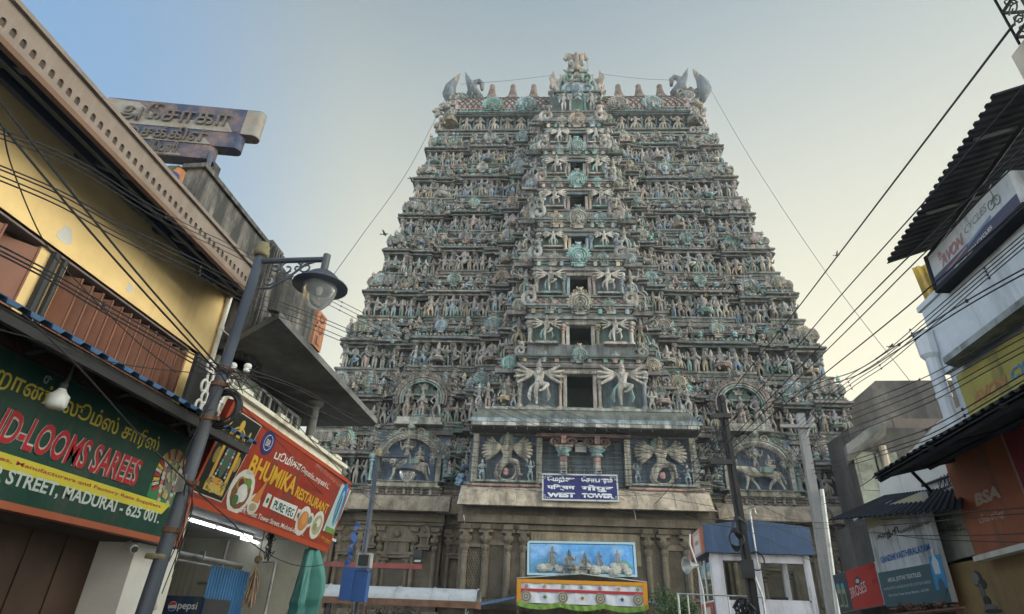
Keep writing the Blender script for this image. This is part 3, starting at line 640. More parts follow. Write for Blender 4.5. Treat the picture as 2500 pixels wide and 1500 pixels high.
# plastered panel above the relief, then the deep eave of the entrance
sb.add(box(-2.15, 2.15, -2.68, -2.5, 4.0, 5.15), (.33, .27, .19))
P = [(-2.6, 6.9), (-3.0, 6.78), (-3.35, 6.5), (-3.5, 6.15), (-3.55, 5.98), (-3.45, 5.96), (-3.2, 6.02), (-2.4, 6.15)]; n_ = len(P)
V = np.array([[-5.1+.12*i*(i < 4) - (.12*4 if i >= 4 else 0)*0, p, q] for i, (p, q) in enumerate(P)]+[[5.1-.12*i*(i < 4), p, q] for i, (p, q) in enumerate(P)])
st((V, {4: np.array([[i, (i+1) % n_, n_+(i+1) % n_, n_+i] for i in range(n_)]), n_: np.array([list(range(n_))[::-1], list(range(n_, 2*n_))])}), 2.5)
for x in (-3.9, -2.75, -1.6, -.4, .9, 2.0, 3.5): sb.add(tube([(x, -3.0, 6.8), (x+.03, -3.37, 6.5), (x+.05, -3.53, 6.1)], .018, 4), (.5, .46, .38))
part('granite_base', sb, stone, tower, local=True)
# the wide doorway under the awning
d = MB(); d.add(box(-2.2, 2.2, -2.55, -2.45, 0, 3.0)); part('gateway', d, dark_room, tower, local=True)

# ------------------------------------------------------------------ lowest painted storey (z 7 - 9.75)
lb = MB(); Z0, Z1 = 6.9, 9.75
lb.add(box(-12.4, 12.4, .5, 19.8, 6.7, 10), pick(PAL_W)); lb.add(box(-4.9, 4.9, -2.1, .6, 6.8, 9.6), (.12, .17, .24))
for sg in (-1, 1):
    for a, b_, kind, k, dy in ((9.75, 10.6, 'figs', 2, .0), (10.6, 11.75, 'nasi', 2, -.15), (11.75, 12.85, 'kuta', 1, -.35), (4.95, 6.15, 'figs', 2, .0)):
        xa, xb = sorted((sg*a, sg*b_)); bay(lb, xa, xb, -.25+dy, .8, Z0, Z1, kind, k)
    # frieze bands above the stone eave
    for a, b_, dy in ((4.95, 6.2, -.3), (6.2, 9.8, -.75), (9.8, 12.85, -.4)):
        xa, xb = sorted((sg*a, sg*b_)); lb.add(box(xa, xb, dy, .6, 6.78, 6.93), (.1, .13, .2)); lb.add(box(xa, xb, dy-.08, .6, 6.93, 6.99), (.38, .14, .12))
        for i in range(int((xb-xa)/.16)): lb.add(CURL, (.42, .42, .4), loc=(xa+.1+i*.16, dy-.02, 6.855), sc=(.13, .12, .11))
        lb.add(box(xa, xb, dy-.05, .6, 6.99, 7.05), (.12, .2, .14)); lb.add(box(xa, xb, dy-.14, .6, 7.05, 7.1), (.32, .33, .27))
    # framed arch with the bull relief
    xc = sg*7.9; yb = -.5
    lb.add(box(xc-1.75, xc+1.75, yb+.3, .8, 6.95, 9.85), (.1, .17, .3))
    lb.add(box(xc-1.65, xc+1.65, yb-.55, .5, 7.1, 7.17), (.35, .33, .27)); lb.add(box(xc-1.5, xc+1.5, yb-.5, .5, 7.17, 7.33), (.42, .38, .27)); lb.add(box(xc-1.75, xc+1.75, yb-.6, .5, 7.33, 7.37), (.3, .32, .28))
    for i in range(7): lb.add(PILLAR, pick([(.34, .32, .27), (.4, .38, .33)]), loc=(xc-1.2+i*.4, yb-.38, 6.8), sc=(.2, .2, .32))
    for s2 in (-1, 1):
        lb.add(box(xc+s2*1.42-.1, xc+s2*1.42+.1, yb-.25, .3, 7.37, 8.6), (.36, .34, .29)); lb.add(box(xc+s2*1.7-.09, xc+s2*1.7+.09, yb-.1, .3, 7.37, 8.6), (.24, .4, .46))
        lb.add(PILLAR, (.22, .38, .4), loc=(xc+s2*1.7, yb-.12, 7.37), sc=(.3, .3, 1.25)); lb.add(LION, pick(PAL_S), loc=(xc+s2*1.35, yb-.2, 8.6), sc=(.3,)*3)
    for r, t_, c_ in ((1.2, .07, (.3, .27, .23)), (1.34, .09, (.36, .32, .25)), (1.5, .05, (.2, .3, .3))): lb.add(tube([(x, yb-.2, 8.45+(z-8.45)*.82) for x, _, z in arc(xc, 8.45, r, 0, 180, 22)], t_, 6), c_)
    for i in range(23):
        a = R(4+172*i/22); lb.add(CURL, pick([(.42, .36, .24), (.38, .3, .22), (.4, .37, .3)]), loc=(xc+1.66*math.cos(a), yb-.15, 8.45+1.62*.82*math.sin(a)), sc=(.24, .3, .24), rz=0)
        lb.add(ball(.045, 5, 3), (.4, .37, .32), loc=(xc+1.27*math.cos(a), yb-.3, 8.45+1.27*.82*math.sin(a)))
    lb.add(LION, (.3, .33, .27), loc=(xc, yb-.2, 9.62), sc=(.6,)*3)
    for s2 in (-1, 1): lb.add(CURL, (.36, .32, .27), loc=(xc+s2*.4, yb-.2, 9.72), sc=(s2*.45, .5, .4)); lb.add(CURL, (.2, .34, .28), loc=(xc+s2*.75, yb-.15, 9.62), sc=(s2*.35, .5, .3))
    for i in range(10): stat(rnd.choice(['seat', 'up', 'dance', 'hip']), xc+sg*0+rnd.choice((-1, 1))*rnd.uniform(1.5, 1.95), yb-.1, rnd.uniform(8.5, 9.4), .55, 0)
    # small seated groups between arch and guardian
    for x, zz, k, hh, cc in ((5.95, 7.2, 'seat', 1.15, (.32, .31, .27)), (5.2, 7.7, 'sit1', 1.0, (.3, .3, .28)), (5.55, 8.5, 'seat', .8, (.27, .3, .27)), (5.0, 8.6, 'seat', .75, (.3, .3, .25)), (6.1, 8.5, 'up', .75, (.32, .3, .26))): stat(k, sg*x, -.9 if zz < 8 else -.5, zz, hh, 0, 1, skinc=cc)
    if sg < 0:
        for i in range(26):
            a = rnd.uniform(0, 6.28); u = rnd.uniform(-1, 1); lb.add(ball(.1, 6, 4), (.16, .3, .44), loc=(-5.2+.36*math.cos(a)*math.sqrt(1-u*u*.6), -1.05+.2*math.sin(a), 7.42+.27*u))
        lb.add(ball(.36, 8, 5, (1, .7, .8)), (.12, .24, .36), loc=(-5.2, -.95, 7.42))
    else:
        for i in range(6): lb.add(tube([(4.85+.1*math.cos(u*1.3+i)*.3+u*.16, -1.0, 7.2+i*.085+.02*math.sin(u*3)) for u in range(6)], .05, 5), pick([(.3, .3, .27), (.34, .31, .27)]))
        lb.add(cyl((4.95, -1.1, 7.6), (6.2, -1.0, 7.45), .04), (.3, .28, .22))
# portico: guardians' panels, two columns, brackets and the chequered eave
for sg in (-1, 1):
    xg = sg*3.25
    lb.add(box(xg-1.35, xg+1.35, -2.35, -1.9, 6.95, 9.2), (.09, .15, .25)); lb.add(box(xg-1.3, xg+1.3, -2.95, -2.0, 7.02, 7.1), (.34, .35, .29)); lb.add(box(xg-1.4, xg+1.4, -2.85, -2.0, 6.93, 7.02), (.08, .17, .12)); lb.add(box(xg-1.4, xg+1.4, -2.9, -2.0, 6.85, 6.93), (.3, .31, .26))
    lb.add(cyl((xg-1.45, -3.0, 6.86), (xg+1.45, -3.0, 6.86), .06), (.42, .2, .17)); lb.add(ball(.11, 7, 5), (.4, .22, .19), loc=(xg+sg*1.5, -3.0, 6.86))
    for x in (sg*1.86, sg*4.6):
        lb.add(box(x-.12, x+.12, -2.7, -2.0, 7.05, 9.1), (.38, .35, .29))
        for i in range(16): lb.add(ball(.05, 5, 3), (.42, .4, .36), loc=(x, -2.72, 7.15+i*.11))
    stat('guardbig', xg, -2.62, 6.95, 2.28, 0, 1, skinc=(.37, .33, .27), low=(.38, .34, .29), crown=(.34, .3, .24), stripes=False, robe=(.32, .26, .24), halo=(.2, .32, .28))
    for s2 in (-1, 1): stat('up' if s2*sg < 0 else 'hip', xg+s2*1.02, -2.7, 7.1, .92, 0, 1, skinc=(.28, .36, .38), low=(.26, .38, .44))
    lb.add(tube([(x, -2.7, z) for x, _, z in arc(xg, 7.55, .42, 150, 390, 16)], .05, 6), (.33, .3, .24)); lb.add(ball(.13, 6, 4, (1, .5, 1.3)), (.44, .2, .17), loc=(xg, -2.7, 7.5))
    # entrance columns of the opening
    xq = TL(1376 if sg < 0 else 1458, 1120, -2.75)[0]
    lb.add(lathe([(.19, 0), (.19, .06), (.15, .1), (.15, .62)], 12), (.2, .38, .5), loc=(xq, -2.6, 7.0), sm=True); lb.add(lathe([(.152, 0), (.152, .35)], 12), (.42, .36, .32), loc=(xq, -2.6, 7.62), sm=True); lb.add(lathe([(.155, 0), (.155, .22)], 12), (.42, .2, .17), loc=(xq, -2.6, 7.97), sm=True)
    lb.add(lathe([(.16, 0), (.26, .06), (.24, .14), (.2, .18), (.36, .3), (.38, .34), (.2, .36)], 12), (.24, .4, .42), loc=(xq, -2.6, 8.19), sm=True)
    lb.add(box(xq-.4, xq+.4, -2.9, -2.2, 8.55, 8.65), (.38, .33, .26))
    for s2 in (-1, 1): lb.add(CURL, (.36, .18, .15), loc=(xq+s2*.3, -2.75, 8.82), sc=(s2*.5, .8, .36))
    lb.add(box(xq-.1, xq+.1, -3.1, -2.2, 8.66, 9.0), (.34, .16, .14))
lb.add(box(-2.0, 2.0, -2.95, -2.3, 8.98, 9.12), (.2, .1, .09)); lb.add(box(-4.9, 4.9, -2.5, -1.9, 9.1, 9.3), (.12, .1, .1))
e0, e1 = -4.85, 4.85
lb.add(box(e0, e1, -3.45, -2.0, 9.2, 9.32), (.09, .08, .075))
k = 20
for i in range(k):
    a = e0+.1+(e1-e0-.2)*i/k; lb.add(box(a, a+(e1-e0-.2)/k-.004, -3.6, -3.35, 9.22, 9.36), (.5, .49, .46) if i % 2 else (.26, .26, .25))
    lb.add(cyl((a, -3.4, 9.2), (a, -3.4, 9.12), .018, 5), (.3, .28, .25))
lb.add(box(e0-.06, e1+.06, -3.6, -2.3, 9.38, 9.46), (.36, .36, .33)); lb.add(box(e0, e1, -3.56, -2.3, 9.46, 9.56), (.2, .34, .44))
P = [(-3.5, 9.56), (-3.46, 9.75), (-3.3, 9.95), (-3.05, 10.1), (-2.4, 10.16), (-2.4, 9.5)]; n_ = len(P)
V = np.array([[e0+.1+.1*i, p, q] for i, (p, q) in enumerate(P)]+[[e1-.1-.1*i, p, q] for i, (p, q) in enumerate(P)])
lb.add((V, {4: np.array([[i, (i+1) % n_, n_+(i+1) % n_, n_+i] for i in range(n_)]), n_: np.array([list(range(n_))[::-1], list(range(n_, 2*n_))])}), (.15, .16, .14))
lb.add(box(e0+.6, e1-.6, -3.1, -2.3, 10.1, 10.2), (.38, .35, .3)); lb.add(box(e0+.9, e1-.9, -3.0, -2.3, 10.2, 10.26), (.22, .38, .38))
for sg in (-1, 1):
    for x, k_, hh in ((3.5, 'sit1', 1.25), (4.2, 'hang', 1.3), (3.05, 'up', 1.0), (4.6, 'hip', 1.2)): stat(k_, sg*x, -2.75+.0*x, 10.2, hh, -sg*.1, 1, skinc=pick([(.32, .31, .28), (.36, .33, .28)]), halo=(.12, .2, .14) if k_ == 'sit1' else None)
part('storey', lb, stucco, tower, local=True, label='lowest painted storey with bull reliefs and many-armed guardians')
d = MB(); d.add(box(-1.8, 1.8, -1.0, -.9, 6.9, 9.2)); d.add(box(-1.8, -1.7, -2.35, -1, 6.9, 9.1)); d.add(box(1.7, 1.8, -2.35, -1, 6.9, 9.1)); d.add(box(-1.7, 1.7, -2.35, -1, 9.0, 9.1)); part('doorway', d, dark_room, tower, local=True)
gr = MB()
for i in range(8): gr.add(cyl((-1.7, -2.3, 7.1+.2*i), (1.7, -2.3, 7.1+.2*i), .012, 5))
for x in (-.55, -.3, .05, .35, .7): gr.add(cyl((x, -2.3, 7), (x, -2.3, 7.8), .018, 5))
part('grille', gr, mat('grey_steel', (.16, .17, .17), .6, .2), tower, local=True)
pn = MB(); q = TL(1418, 1093, -2.4); pn.add(box(q[0]-.24, q[0]+.24, -2.44, -2.36, q[2]-.2, q[2]+.2)); part('switch_box', pn, mat('pale_metal', (.4, .42, .42), .5), tower, local=True)

# the two bull reliefs with riders
BULL_J = {'rump': (.55, 0, .78, .2), 'mid': (0, 0, .74, .2), 'shoulder': (-.5, 0, .8, .23), 'hump': (-.42, .02, .98, .13), 'neck': (-.72, -.02, .9, .16), 'head': (-.95, -.1, .95, .11), 'muz': (-1.08, -.16, .84, .07),
          'fl1': (-.55, -.06, .5, .08), 'fl2': (-.6, -.06, .25, .05), 'fl3': (-.68, -.08, .04, .055), 'fr1': (-.38, .06, .48, .08), 'fr2': (-.2, .06, .26, .05), 'fr3': (-.14, .04, .04, .055),
          'bl1': (.5, -.08, .5, .11), 'bl2': (.3, -.08, .28, .055), 'bl3': (.2, -.08, .04, .055), 'br1': (.66, .05, .5, .11), 'br2': (.78, .05, .28, .055), 'br3': (.86, .03, .04, .055), 't1': (.76, 0, .8, .035), 't2': (.86, -.02, .5, .03), 't3': (.92, -.02, .3, .04)}
BULL = skin(BULL_J, [('mid', 'rump'), ('mid', 'shoulder'), ('shoulder', 'hump'), ('shoulder', 'neck'), ('neck', 'head'), ('head', 'muz'), ('shoulder', 'fl1'), ('fl1', 'fl2'), ('fl2', 'fl3'), ('shoulder', 'fr1'), ('fr1', 'fr2'), ('fr2', 'fr3'), ('rump', 'bl1'), ('bl1', 'bl2'), ('bl2', 'bl3'), ('rump', 'br1'), ('br1', 'br2'), ('br2', 'br3'), ('rump', 't1'), ('t1', 't2'), ('t2', 't3')], 1)
for sg in (-1, 1):
    bm = MB(); bm.add(BULL, (.42, .38, .31), sm=True, sc=(1.12, .9, 1.05))
    for s2 in (-1, 1): bm.add(tube([(-1.05, -.1+s2*.08, 1.1), (-1.1, -.1+s2*.17, 1.22), (-1.04, -.1+s2*.14, 1.34)], [.045, .035, .012], 6), (.36, .33, .28)); bm.add(ball(.03, 5, 3), (.1, .1, .1), loc=(-1.13, -.12+s2*.06, 1.04))
    bm.add(tube([(.0, -.2, 1.0), (.02, -.23, .8), (.45, -.23, .78), (.5, -.2, .98)], .035, 6), (.3, .28, .2)); bm.add(box(-.1, .5, -.23, .2, .8, 1.02), (.2, .34, .32))
    for i in range(7): bm.add(ball(.035, 5, 3), (.46, .4, .28), loc=(-.78+.06*i*.6, -.17-.02*abs(3-i)*.2, .78-.02*i))
    o = part('bull_relief', bm, stucco, tower, local=True); o.location = (sg*7.9+.05, -.75, 7.37); o.scale = (1, 1, 1)
    stat('four', sg*7.9-.1, -.72, 8.05, 1.35, 0, 1, skinc=(.38, .35, .28), low=(.36, .33, .27), halo=(.3, .28, .22)); stat('seat', sg*7.9+.5, -.72, 8.05, 1.0, 0, 1, skinc=(.36, .34, .28)); stat('pray', sg*7.9-1.05, -.7, 8.2, .75, 0, 1); stat('hip', sg*7.9+1.1, -.7, 8.2, .7, 0, 1)

# storey 1 large groups under arches (their big horseshoe stands over the middle bay)
for sg in (-1, 1):
    for dx, k_, hh, lowc in ((-.75, 'hang', 1.75, (.44, .3, .2)), (0, 'pray', 1.5, (.42, .24, .2)), (.75, 'hip', 1.7, (.4, .38, .34))): stat(k_, sg*7.6+dx, -.55, 10.35, hh, 0, 1, low=lowc, stripes=True)

# big horseshoe arches over those groups
for sg in (-1, 1):
    ab = MB()
    xc = sg*7.6
    for r, t_, c_ in ((.95, .05, (.2, .36, .34)), (1.06, .06, (.36, .34, .3)), (1.2, .05, (.34, .25, .22))): ab.add(tube([(x, -.7, 11.35+(z-11.35)*.95) for x, _, z in arc(xc, 11.35, r, -15, 195, 20)], t_, 5), c_)
    for i in range(21): a = R(-8+196*i/20); ab.add(CURL, pick([(.38, .28, .24), (.36, .34, .3)]), loc=(xc+1.36*math.cos(a), -.62, 11.35+1.3*math.sin(a)), sc=(.22, .3, .22))
    ab.add(moved(lathe([(.5, 0), (.52, .03), (.5, .06)], 18), (xc, -.36, 11.75), rx=R(90)), (.06, .16, .13)); ab.add(LION, (.32, .3, .27), loc=(xc, -.7, 12.6), sc=(.5,)*3)
    ab.add(box(xc-1.05, xc+1.05, -.95, .3, 10.12, 10.36), (.38, .37, .32)); ab.add(box(xc-1.15, xc+1.15, -1.0, .3, 10.0, 10.12), (.34, .33, .29))
    part('figure_arch', ab, stucco, tower, local=True)
# ------------------------------------------------------------------ top: figure gallery, barrel roof, finials, horns, crest
tb = MB(); yc = 2.9
tb.add(box(-9.1, 9.1, 3.5, 9, 31, 34.6), (.06, .1, .16)); tb.add(box(-9.3, 9.3, 3.2, 9, 31.2, 32.3), pick(PAL_W))
slabs(tb, -9.2, 9.2, 4, 2.75, 31.75, [.14, .1, .16, .12, .16], [.1, 0, .12, .02, .2])
for sg in (-1, 1):
    for i in range(6):
        x = sg*(2.55+i*.98); stat('pray' if i % 3 == 1 else ('four' if i % 3 else 'hang'), x, 2.95, 32.45, 1.75, 0, 1, skinc=pick([(.44, .4, .34), (.4, .36, .3), (.46, .38, .3)]), low=pick([(.46, .4, .34), (.42, .34, .3), (.44, .36, .24)]), robe=(.36, .34, .3))
        tb.add(PILLAR, pick([(.1, .2, .3), (.2, .36, .38)]), loc=(x+sg*.49, 3.2, 32.45), sc=(.26, .26, 1.8))
    # corner groups
    for x, y, z, k_, hh in ((8.55, 2.6, 32.3, 'sit1', 2.2), (9.2, 2.9, 32.2, 'up', 1.5), (9.35, 3.6, 32.6, 'hip', 1.5), (8.9, 2.5, 34.0, 'seat', 1.2)): stat(k_, sg*x, y, z, hh, sg*.5, 1)
    for i in range(16): tb.add(CURL, pick(PAL_S), loc=(sg*rnd.uniform(8.3, 9.5), rnd.uniform(2.5, 3.8), rnd.uniform(31.9, 35.2)), sc=(.7*sg, .6, .7), rz=rnd.uniform(-1, 1))
    for i in range(5): tb.add(LION, pick(PAL_S), loc=(sg*rnd.uniform(8.6, 9.7), rnd.uniform(2.6, 3.4), 31.8+i*.7), sc=(.6,)*3, rz=sg*rnd.uniform(.2, 1.2))
slabs(tb, -8.6, 8.6, 4, 2.75, 33.88, [.06, .08, .07, .08], [.05, .14, .22, .1]); tb.add(box(-8.5, 8.5, 2.52, 2.8, 34.06, 34.16), (.1, .26, .28))
for i in range(70): tb.add(ball(.09, 5, 3), (.25, .38, .38), loc=(-8.4+i*.2435, 2.55, 34.22))
cy, cz, rr = 5.3, 34.25, 2.85
P = [(cy-rr*math.cos(R(a)), cz+rr*math.sin(R(a))) for a in range(0, 181, 10)]; n_ = len(P); V = np.array([[-8.3, p, q] for p, q in P]+[[8.3, p, q] for p, q in P])
tb.add((V, {4: np.array([[i, (i+1) % n_, n_+(i+1) % n_, n_+i] for i in range(n_)]), n_: np.array([list(range(n_))[::-1], list(range(n_, 2*n_))])}), (.38, .25, .22))
for i in range(-6, 44):
    for dr in (1, -1):
        pts = [(-8.3+.4*(i+u*.55*dr)+(0 if dr > 0 else 2.2), cy-(rr+.02)*math.cos(R(2+u*8)), cz+(rr+.02)*math.sin(R(2+u*8))) for u in range(9)]; pts = [p for p in pts if -8.2 < p[0] < 8.2]
        if len(pts) > 1: tb.add(tube(pts, .045, 4), (.1, .08, .08))
for x in (-5.6, -3.2, 3.3, 5.7): gable(x, 2.4, 34.1, 1.35, 0, face=False)
for i in range(34): tb.add(DOME, (.3, .24, .22), loc=(-8.0+i*.485, 4.2, 37.0), sc=(.22, .22, .3))
part('roof', tb, stucco, tower, local=True)
FIN = lathe([(1.1, .2), (.85, .34), (.6, .44), (.42, .5), (.46, .54), (.34, .58), (.38, .63), (.29, .67), (.33, .72), (.25, .76), (.28, .8), (.2, .83), (.27, .87), (.25, .91), (.12, .96), (.01, 1.0)], 10)
for px in (1201, 1252, 1303, 1510, 1560, 1612):
    b0 = TL(px, 232, 5.2); b1 = TL(px+1, 205, 5.2); f_ = MB(); f_.add(FIN, (.23, .15, .125), sc=(.85, .85, b1[2]-36.9)); o = part('roof_finial', f_, stucco, tower, local=True); o.location = (b0[0], 5.2, 36.9)
for sg in (-1, 1):
    hb = MB(); X0 = sg*8.5
    # round gable end plate
    pl = [(cy-2.7*math.cos(R(a)), cz+.3+2.75*math.sin(R(a))) for a in range(-20, 201, 10)]; n_ = len(pl); V = np.array([[X0-.25, p, q] for p, q in pl]+[[X0+.25, p, q] for p, q in pl])
    hb.add((V, {4: np.array([[i, (i+1) % n_, n_+(i+1) % n_, n_+i] for i in range(n_)]), n_: np.array([list(range(n_))[::-1], list(range(n_, 2*n_))])}), (.2, .23, .27))
    for i in range(12): hb.add(CURL, pick([(.32, .32, .3), (.36, .32, .28)]), loc=(X0, cy-2.85*math.cos(R(-10+i*17)), cz+.3+2.85*math.sin(R(-10+i*17))), sc=(.6*sg, .5, .6))
    T = lambda px, py, yl=4.0: TL(px if sg < 0 else 2*1412-px-8, py if sg < 0 else py-10, yl)
    # beast head bulging from the outer end, horn and curled tail
    a = T(1107, 255, 3.6); b_ = T(1100, 215, 3.6); c_ = T(1117, 190, 3.6)
    hb.add(tube([a, (a+b_)/2+np.array([sg*.2, -.2, 0]), b_, c_+np.array([0, 0, .2])], [.4, .52, .45, .08], 9), (.13, .16, .2), sm=True)
    hb.add(tube([b_, c_, T(1124, 180, 3.6)], [.36, .2, .04], 7), (.3, .26, .22), sm=True)
    P_ = [T(1165, 240, 4.2), T(1152, 215, 4.2), T(1143, 195, 4.2), T(1136, 176, 4.2)]; hb.add(tube(P_, [.5, .36, .22, .02], 8), (.14, .17, .22), sm=True)
    P_ = [T(1150, 238, 4.4), T(1153, 214, 4.4), T(1160, 202, 4.4), T(1170, 199, 4.4), T(1177, 205, 4.4), T(1177, 220, 4.4)]; hb.add(tube(P_, [.45, .32, .22, .22, .2, .12], 8), (.17, .19, .22), sm=True)
    for i in range(14): q = T(rnd.uniform(1105, 1165), rnd.uniform(228, 262), rnd.uniform(3.2, 4.4)); hb.add(CURL, pick([(.2, .2, .2), (.24, .2, .18), (.14, .2, .2)]), loc=q, sc=(.7*sg, .6, .7), rz=rnd.uniform(-1, 1))
    part('horned_gable_end', hb, stucco, tower, local=True)
# central crest
cb_ = MB(); g0 = TL(1409, 262, 1.7)
cb_.add(box(-1.5, 1.5, 1.2, 4, 31.3, 34.6), pick(PAL_W)); slabs(cb_, -1.5, 1.5, 4, 1.1, 32.0, [.12, .1, .14], [.05, .15, .22])
for sg in (-1, 1): stat('hang', g0[0]+sg*.95, .95, 32.4, 1.7, 0, 1); cb_.add(PILLAR, pick(PAL_A), loc=(g0[0]+sg*.5, 1.1, 32.4), sc=(.3, .3, 1.6))
cb_.add(box(g0[0]-.38, g0[0]+.38, 1.08, 1.25, 32.45, 33.7), (.05, .12, .09)); slabs(cb_, g0[0]-1.4, g0[0]+1.4, 3, 1.15, 34.1, [.12, .12, .12], [.05, .2, .1])
s = 3.25; nasi(cb_, g0[0], 1.35, g0[2]-.1, s, (.36, .3, .26), (.26, .34, .36), (.3, .36, .36), face=False)
for sg in (-1, 1):
    for i in range(7): cb_.add(tube([(g0[0]+sg*(.9+.12*i), 1.3, g0[2]+.5+.15*i), (g0[0]+sg*(1.35+.08*i), 1.25, g0[2]+1.1+.22*i), (g0[0]+sg*(1.45+.03*i), 1.3, g0[2]+1.9+.22*i)], [.14, .13, .03], 5), (.36, .29, .25))
    cb_.add(CURL, (.24, .36, .42), loc=(g0[0]+sg*.55, 1.05, g0[2]+1.1), sc=(sg*1.0, 1.2, 1.0)); cb_.add(CURL, (.2, .34, .3), loc=(g0[0]+sg*.6, 1.05, g0[2]+2.1), sc=(sg*.8, 1.2, .9))
cb_.add(ball(.5, 9, 6), (.2, .27, .36), loc=(g0[0], 1.1, g0[2]+.9))
h0 = TL(1407, 186, 1.6); h1 = TL(1407, 135, 1.6); H = h1[2]-h0[2]
cb_.add(ball(.62, 10, 6, (1.05, .8, .9)), (.3, .3, .26), loc=(h0[0], 1.6, h0[2]+.35*H)); cb_.add(tube([(h0[0], 1.3, h0[2]+.1*H), (h0[0], 1.15, h0[2]+.5*H), (h0[0], 1.3, h0[2]+.85*H), (h0[0], 1.5, h0[2]+H)], [.2, .16, .2, .08], 7), (.36, .26, .22), sm=True)
for sg in (-1, 1):
    cb_.add(ball(.24, 8, 5), (.24, .34, .32), loc=(h0[0]+sg*.38, 1.25, h0[2]+.38*H)); cb_.add(ball(.12, 6, 4), (.42, .42, .4), loc=(h0[0]+sg*.38, 1.02, h0[2]+.38*H))
    cb_.add(tube([(h0[0]+sg*.3, 1.5, h0[2]+.5*H), (h0[0]+sg*.4, 1.5, h0[2]+.85*H), (h0[0]+sg*.62, 1.5, h0[2]+.9*H), (h0[0]+sg*.78, 1.5, h0[2]+.7*H), (h0[0]+sg*.95, 1.5, h0[2]+.8*H)], [.26, .28, .24, .12, .03], 7), (.34, .28, .22), sm=True)
    cb_.add(tube([(h0[0]+sg*.2, 1.3, h0[2]+.08*H), (h0[0]+sg*.7, 1.3, h0[2]+.05*H), (h0[0]+sg*.95, 1.4, h0[2]+.2*H)], [.16, .13, .03], 6), (.26, .32, .28))
part('roof_crest', cb_, stucco, tower, local=True)
lr = MB(); a = TL(1434, 192, 2.2); b_ = TL(1434, 136, 2.2); lr.add(cyl(a, b_, .045, 6)); part('lightning_rod', lr, MATS['grey_steel'], tower, local=True)
# ================================================================== street level, left side
M_asph = mat('pale_paving', (.30, .28, .25), .95, .4, .3, bump=.6, bsc=60)  # road out of view, its colour raised to bounce light onto the walls
M_pave = mat('paving', (.28, .26, .23), .9, .3, .5, bump=.4, bsc=30)
M_yel = mat('yellow_plaster', (.72, .52, .25), .95, .1, .16, (.5, .37, .2), .8, True, .15, 25, spec=.03)
M_fas = mat('pinkish_plaster', (.175, .138, .117), .85, .2, .35, (.2, .17, .15), 2.5, True, .15, 25)
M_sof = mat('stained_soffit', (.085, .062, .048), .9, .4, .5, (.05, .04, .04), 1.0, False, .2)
M_blk = mat('blackened_iron', (.03, .03, .032), .6, .3, bump=.2)
M_brn = mat('brown_shutter', (.20, .085, .055), .55, .25, .25, (.12, .07, .05), 1.5, True, .1)
M_dbr = mat('dark_brown_steel', (.055, .03, .02), .55, .3, .3, (.03, .02, .015), 1.2, True, .1)
M_rust = mat('rusty_steel', (.16, .08, .05), .8, .4, .5, (.06, .035, .025), 3)
M_blue = mat('blue_sheet', (.07, .15, .28), .5, .2, .3, (.05, .07, .1), 2, bump=.1)
M_wht = mat('white_plaster', (.52, .50, .47), .85, .12, .25, (.28, .26, .24), 1.3, True, .12, 25)
M_crm = mat('cream_plaster', (.52, .50, .42), .85, .12, .3, (.25, .22, .17), 1.1, True, .1, 25)
M_conc = mat('weathered_concrete', (.24, .22, .2), .95, .6, 1.15, (.022, .023, .025), 3.2, True, .5, 18)
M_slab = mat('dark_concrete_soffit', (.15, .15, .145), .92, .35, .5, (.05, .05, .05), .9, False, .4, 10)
M_gal = mat('galvanised_pipe', (.38, .38, .37), .5, .2, .3, metal=.4, bump=.05)
M_pvc = mat('white_pipe', (.6, .58, .52), .5, .2, .3, (.25, .22, .18), 3)
M_sign = mat('printed_board', None, .4, .22, .3, (.05, .05, .045), 1.7, True, .35, 3.5, vcol=True, spec=.18, val=.8)
M_let = mat('printed_lettering', None, .45, .08, 0, bump=0, vcol=True, spec=.18, val=.78)
M_ink = mat('cable_rubber', (.028, .028, .03), .6, .2, bump=0)
M_pole = mat('blue_grey_pole_paint', (.052, .06, .08), .45, .25, .3, (.05, .045, .04), 2, True, .06)
M_gold = mat('gold_paint', (.2, .165, .085), .5, .3, .3, bump=.05)

g = MB(); g.add(quad((-90, -40, -.16), (90, -40, -.16), (90, 110, -.16), (-90, 110, -.16)), sm=False); solo('ground', g, M_pave, 'dusty paved ground of the town', 'ground', loc=(0, 0, -.16), kind='structure')
g = MB(); g.add(box(-3.2, 3.0, -12, 25, -.155, 0)); solo('road', g, M_asph, 'pale paved street leading to the tower', 'road', loc=(0, 0, -.155), kind='structure')
for x0, x1 in ((-6.0, -3.2), (3.0, 5.6)):
    g = MB(); g.add(box(x0, x1, -12, 21, -.155, .12)); solo('pavement', g, M_pave, 'raised paved walk in front of the shops', 'pavement', loc=((x0+x1)/2, 0, -.155), kind='structure')

# ---------------------------------------------------------------- yellow shop building
A = thing('yellow_shop_building', 'two storey yellow plastered shop with brown folding shutters and a pierced pinkish eave fascia', 'shop building', (-6, 3, 0))
yA = 7.4
g = MB(); g.add(box(-9.5, -5.2, -2.5, yA, 4.8, 6.6)); g.add(box(-9.5, -5.75, -2.5, yA, 2.5, 4.8)); g.add(box(-5.45, -5.2, 6.85, yA, .12, 4.8)); g.add(box(-9.5, -9.2, -2.5, yA, .12, 2.6)); g.add(box(-9.2, -5.3, -2.5, -2.3, .12, 2.6)); part('wall', g, M_yel, A)
yq = PX(100, 690, -5.25)[1]; g = MB(); g.add(box(-5.5, -5.24, yq-.16, yq+.18, 3.3, 4.8)); part('pilaster', g, M_yel, A)
g = MB(); g.add(cyl((-5.2, yq-.02, 3.4), (-5.2, yq-.02, 4.78), .045, 8)); g.add(cyl((-5.2, yq+.1, 3.4), (-5.2, yq+.1, 4.78), .03, 8)); part('pipe', g, M_blk, A)
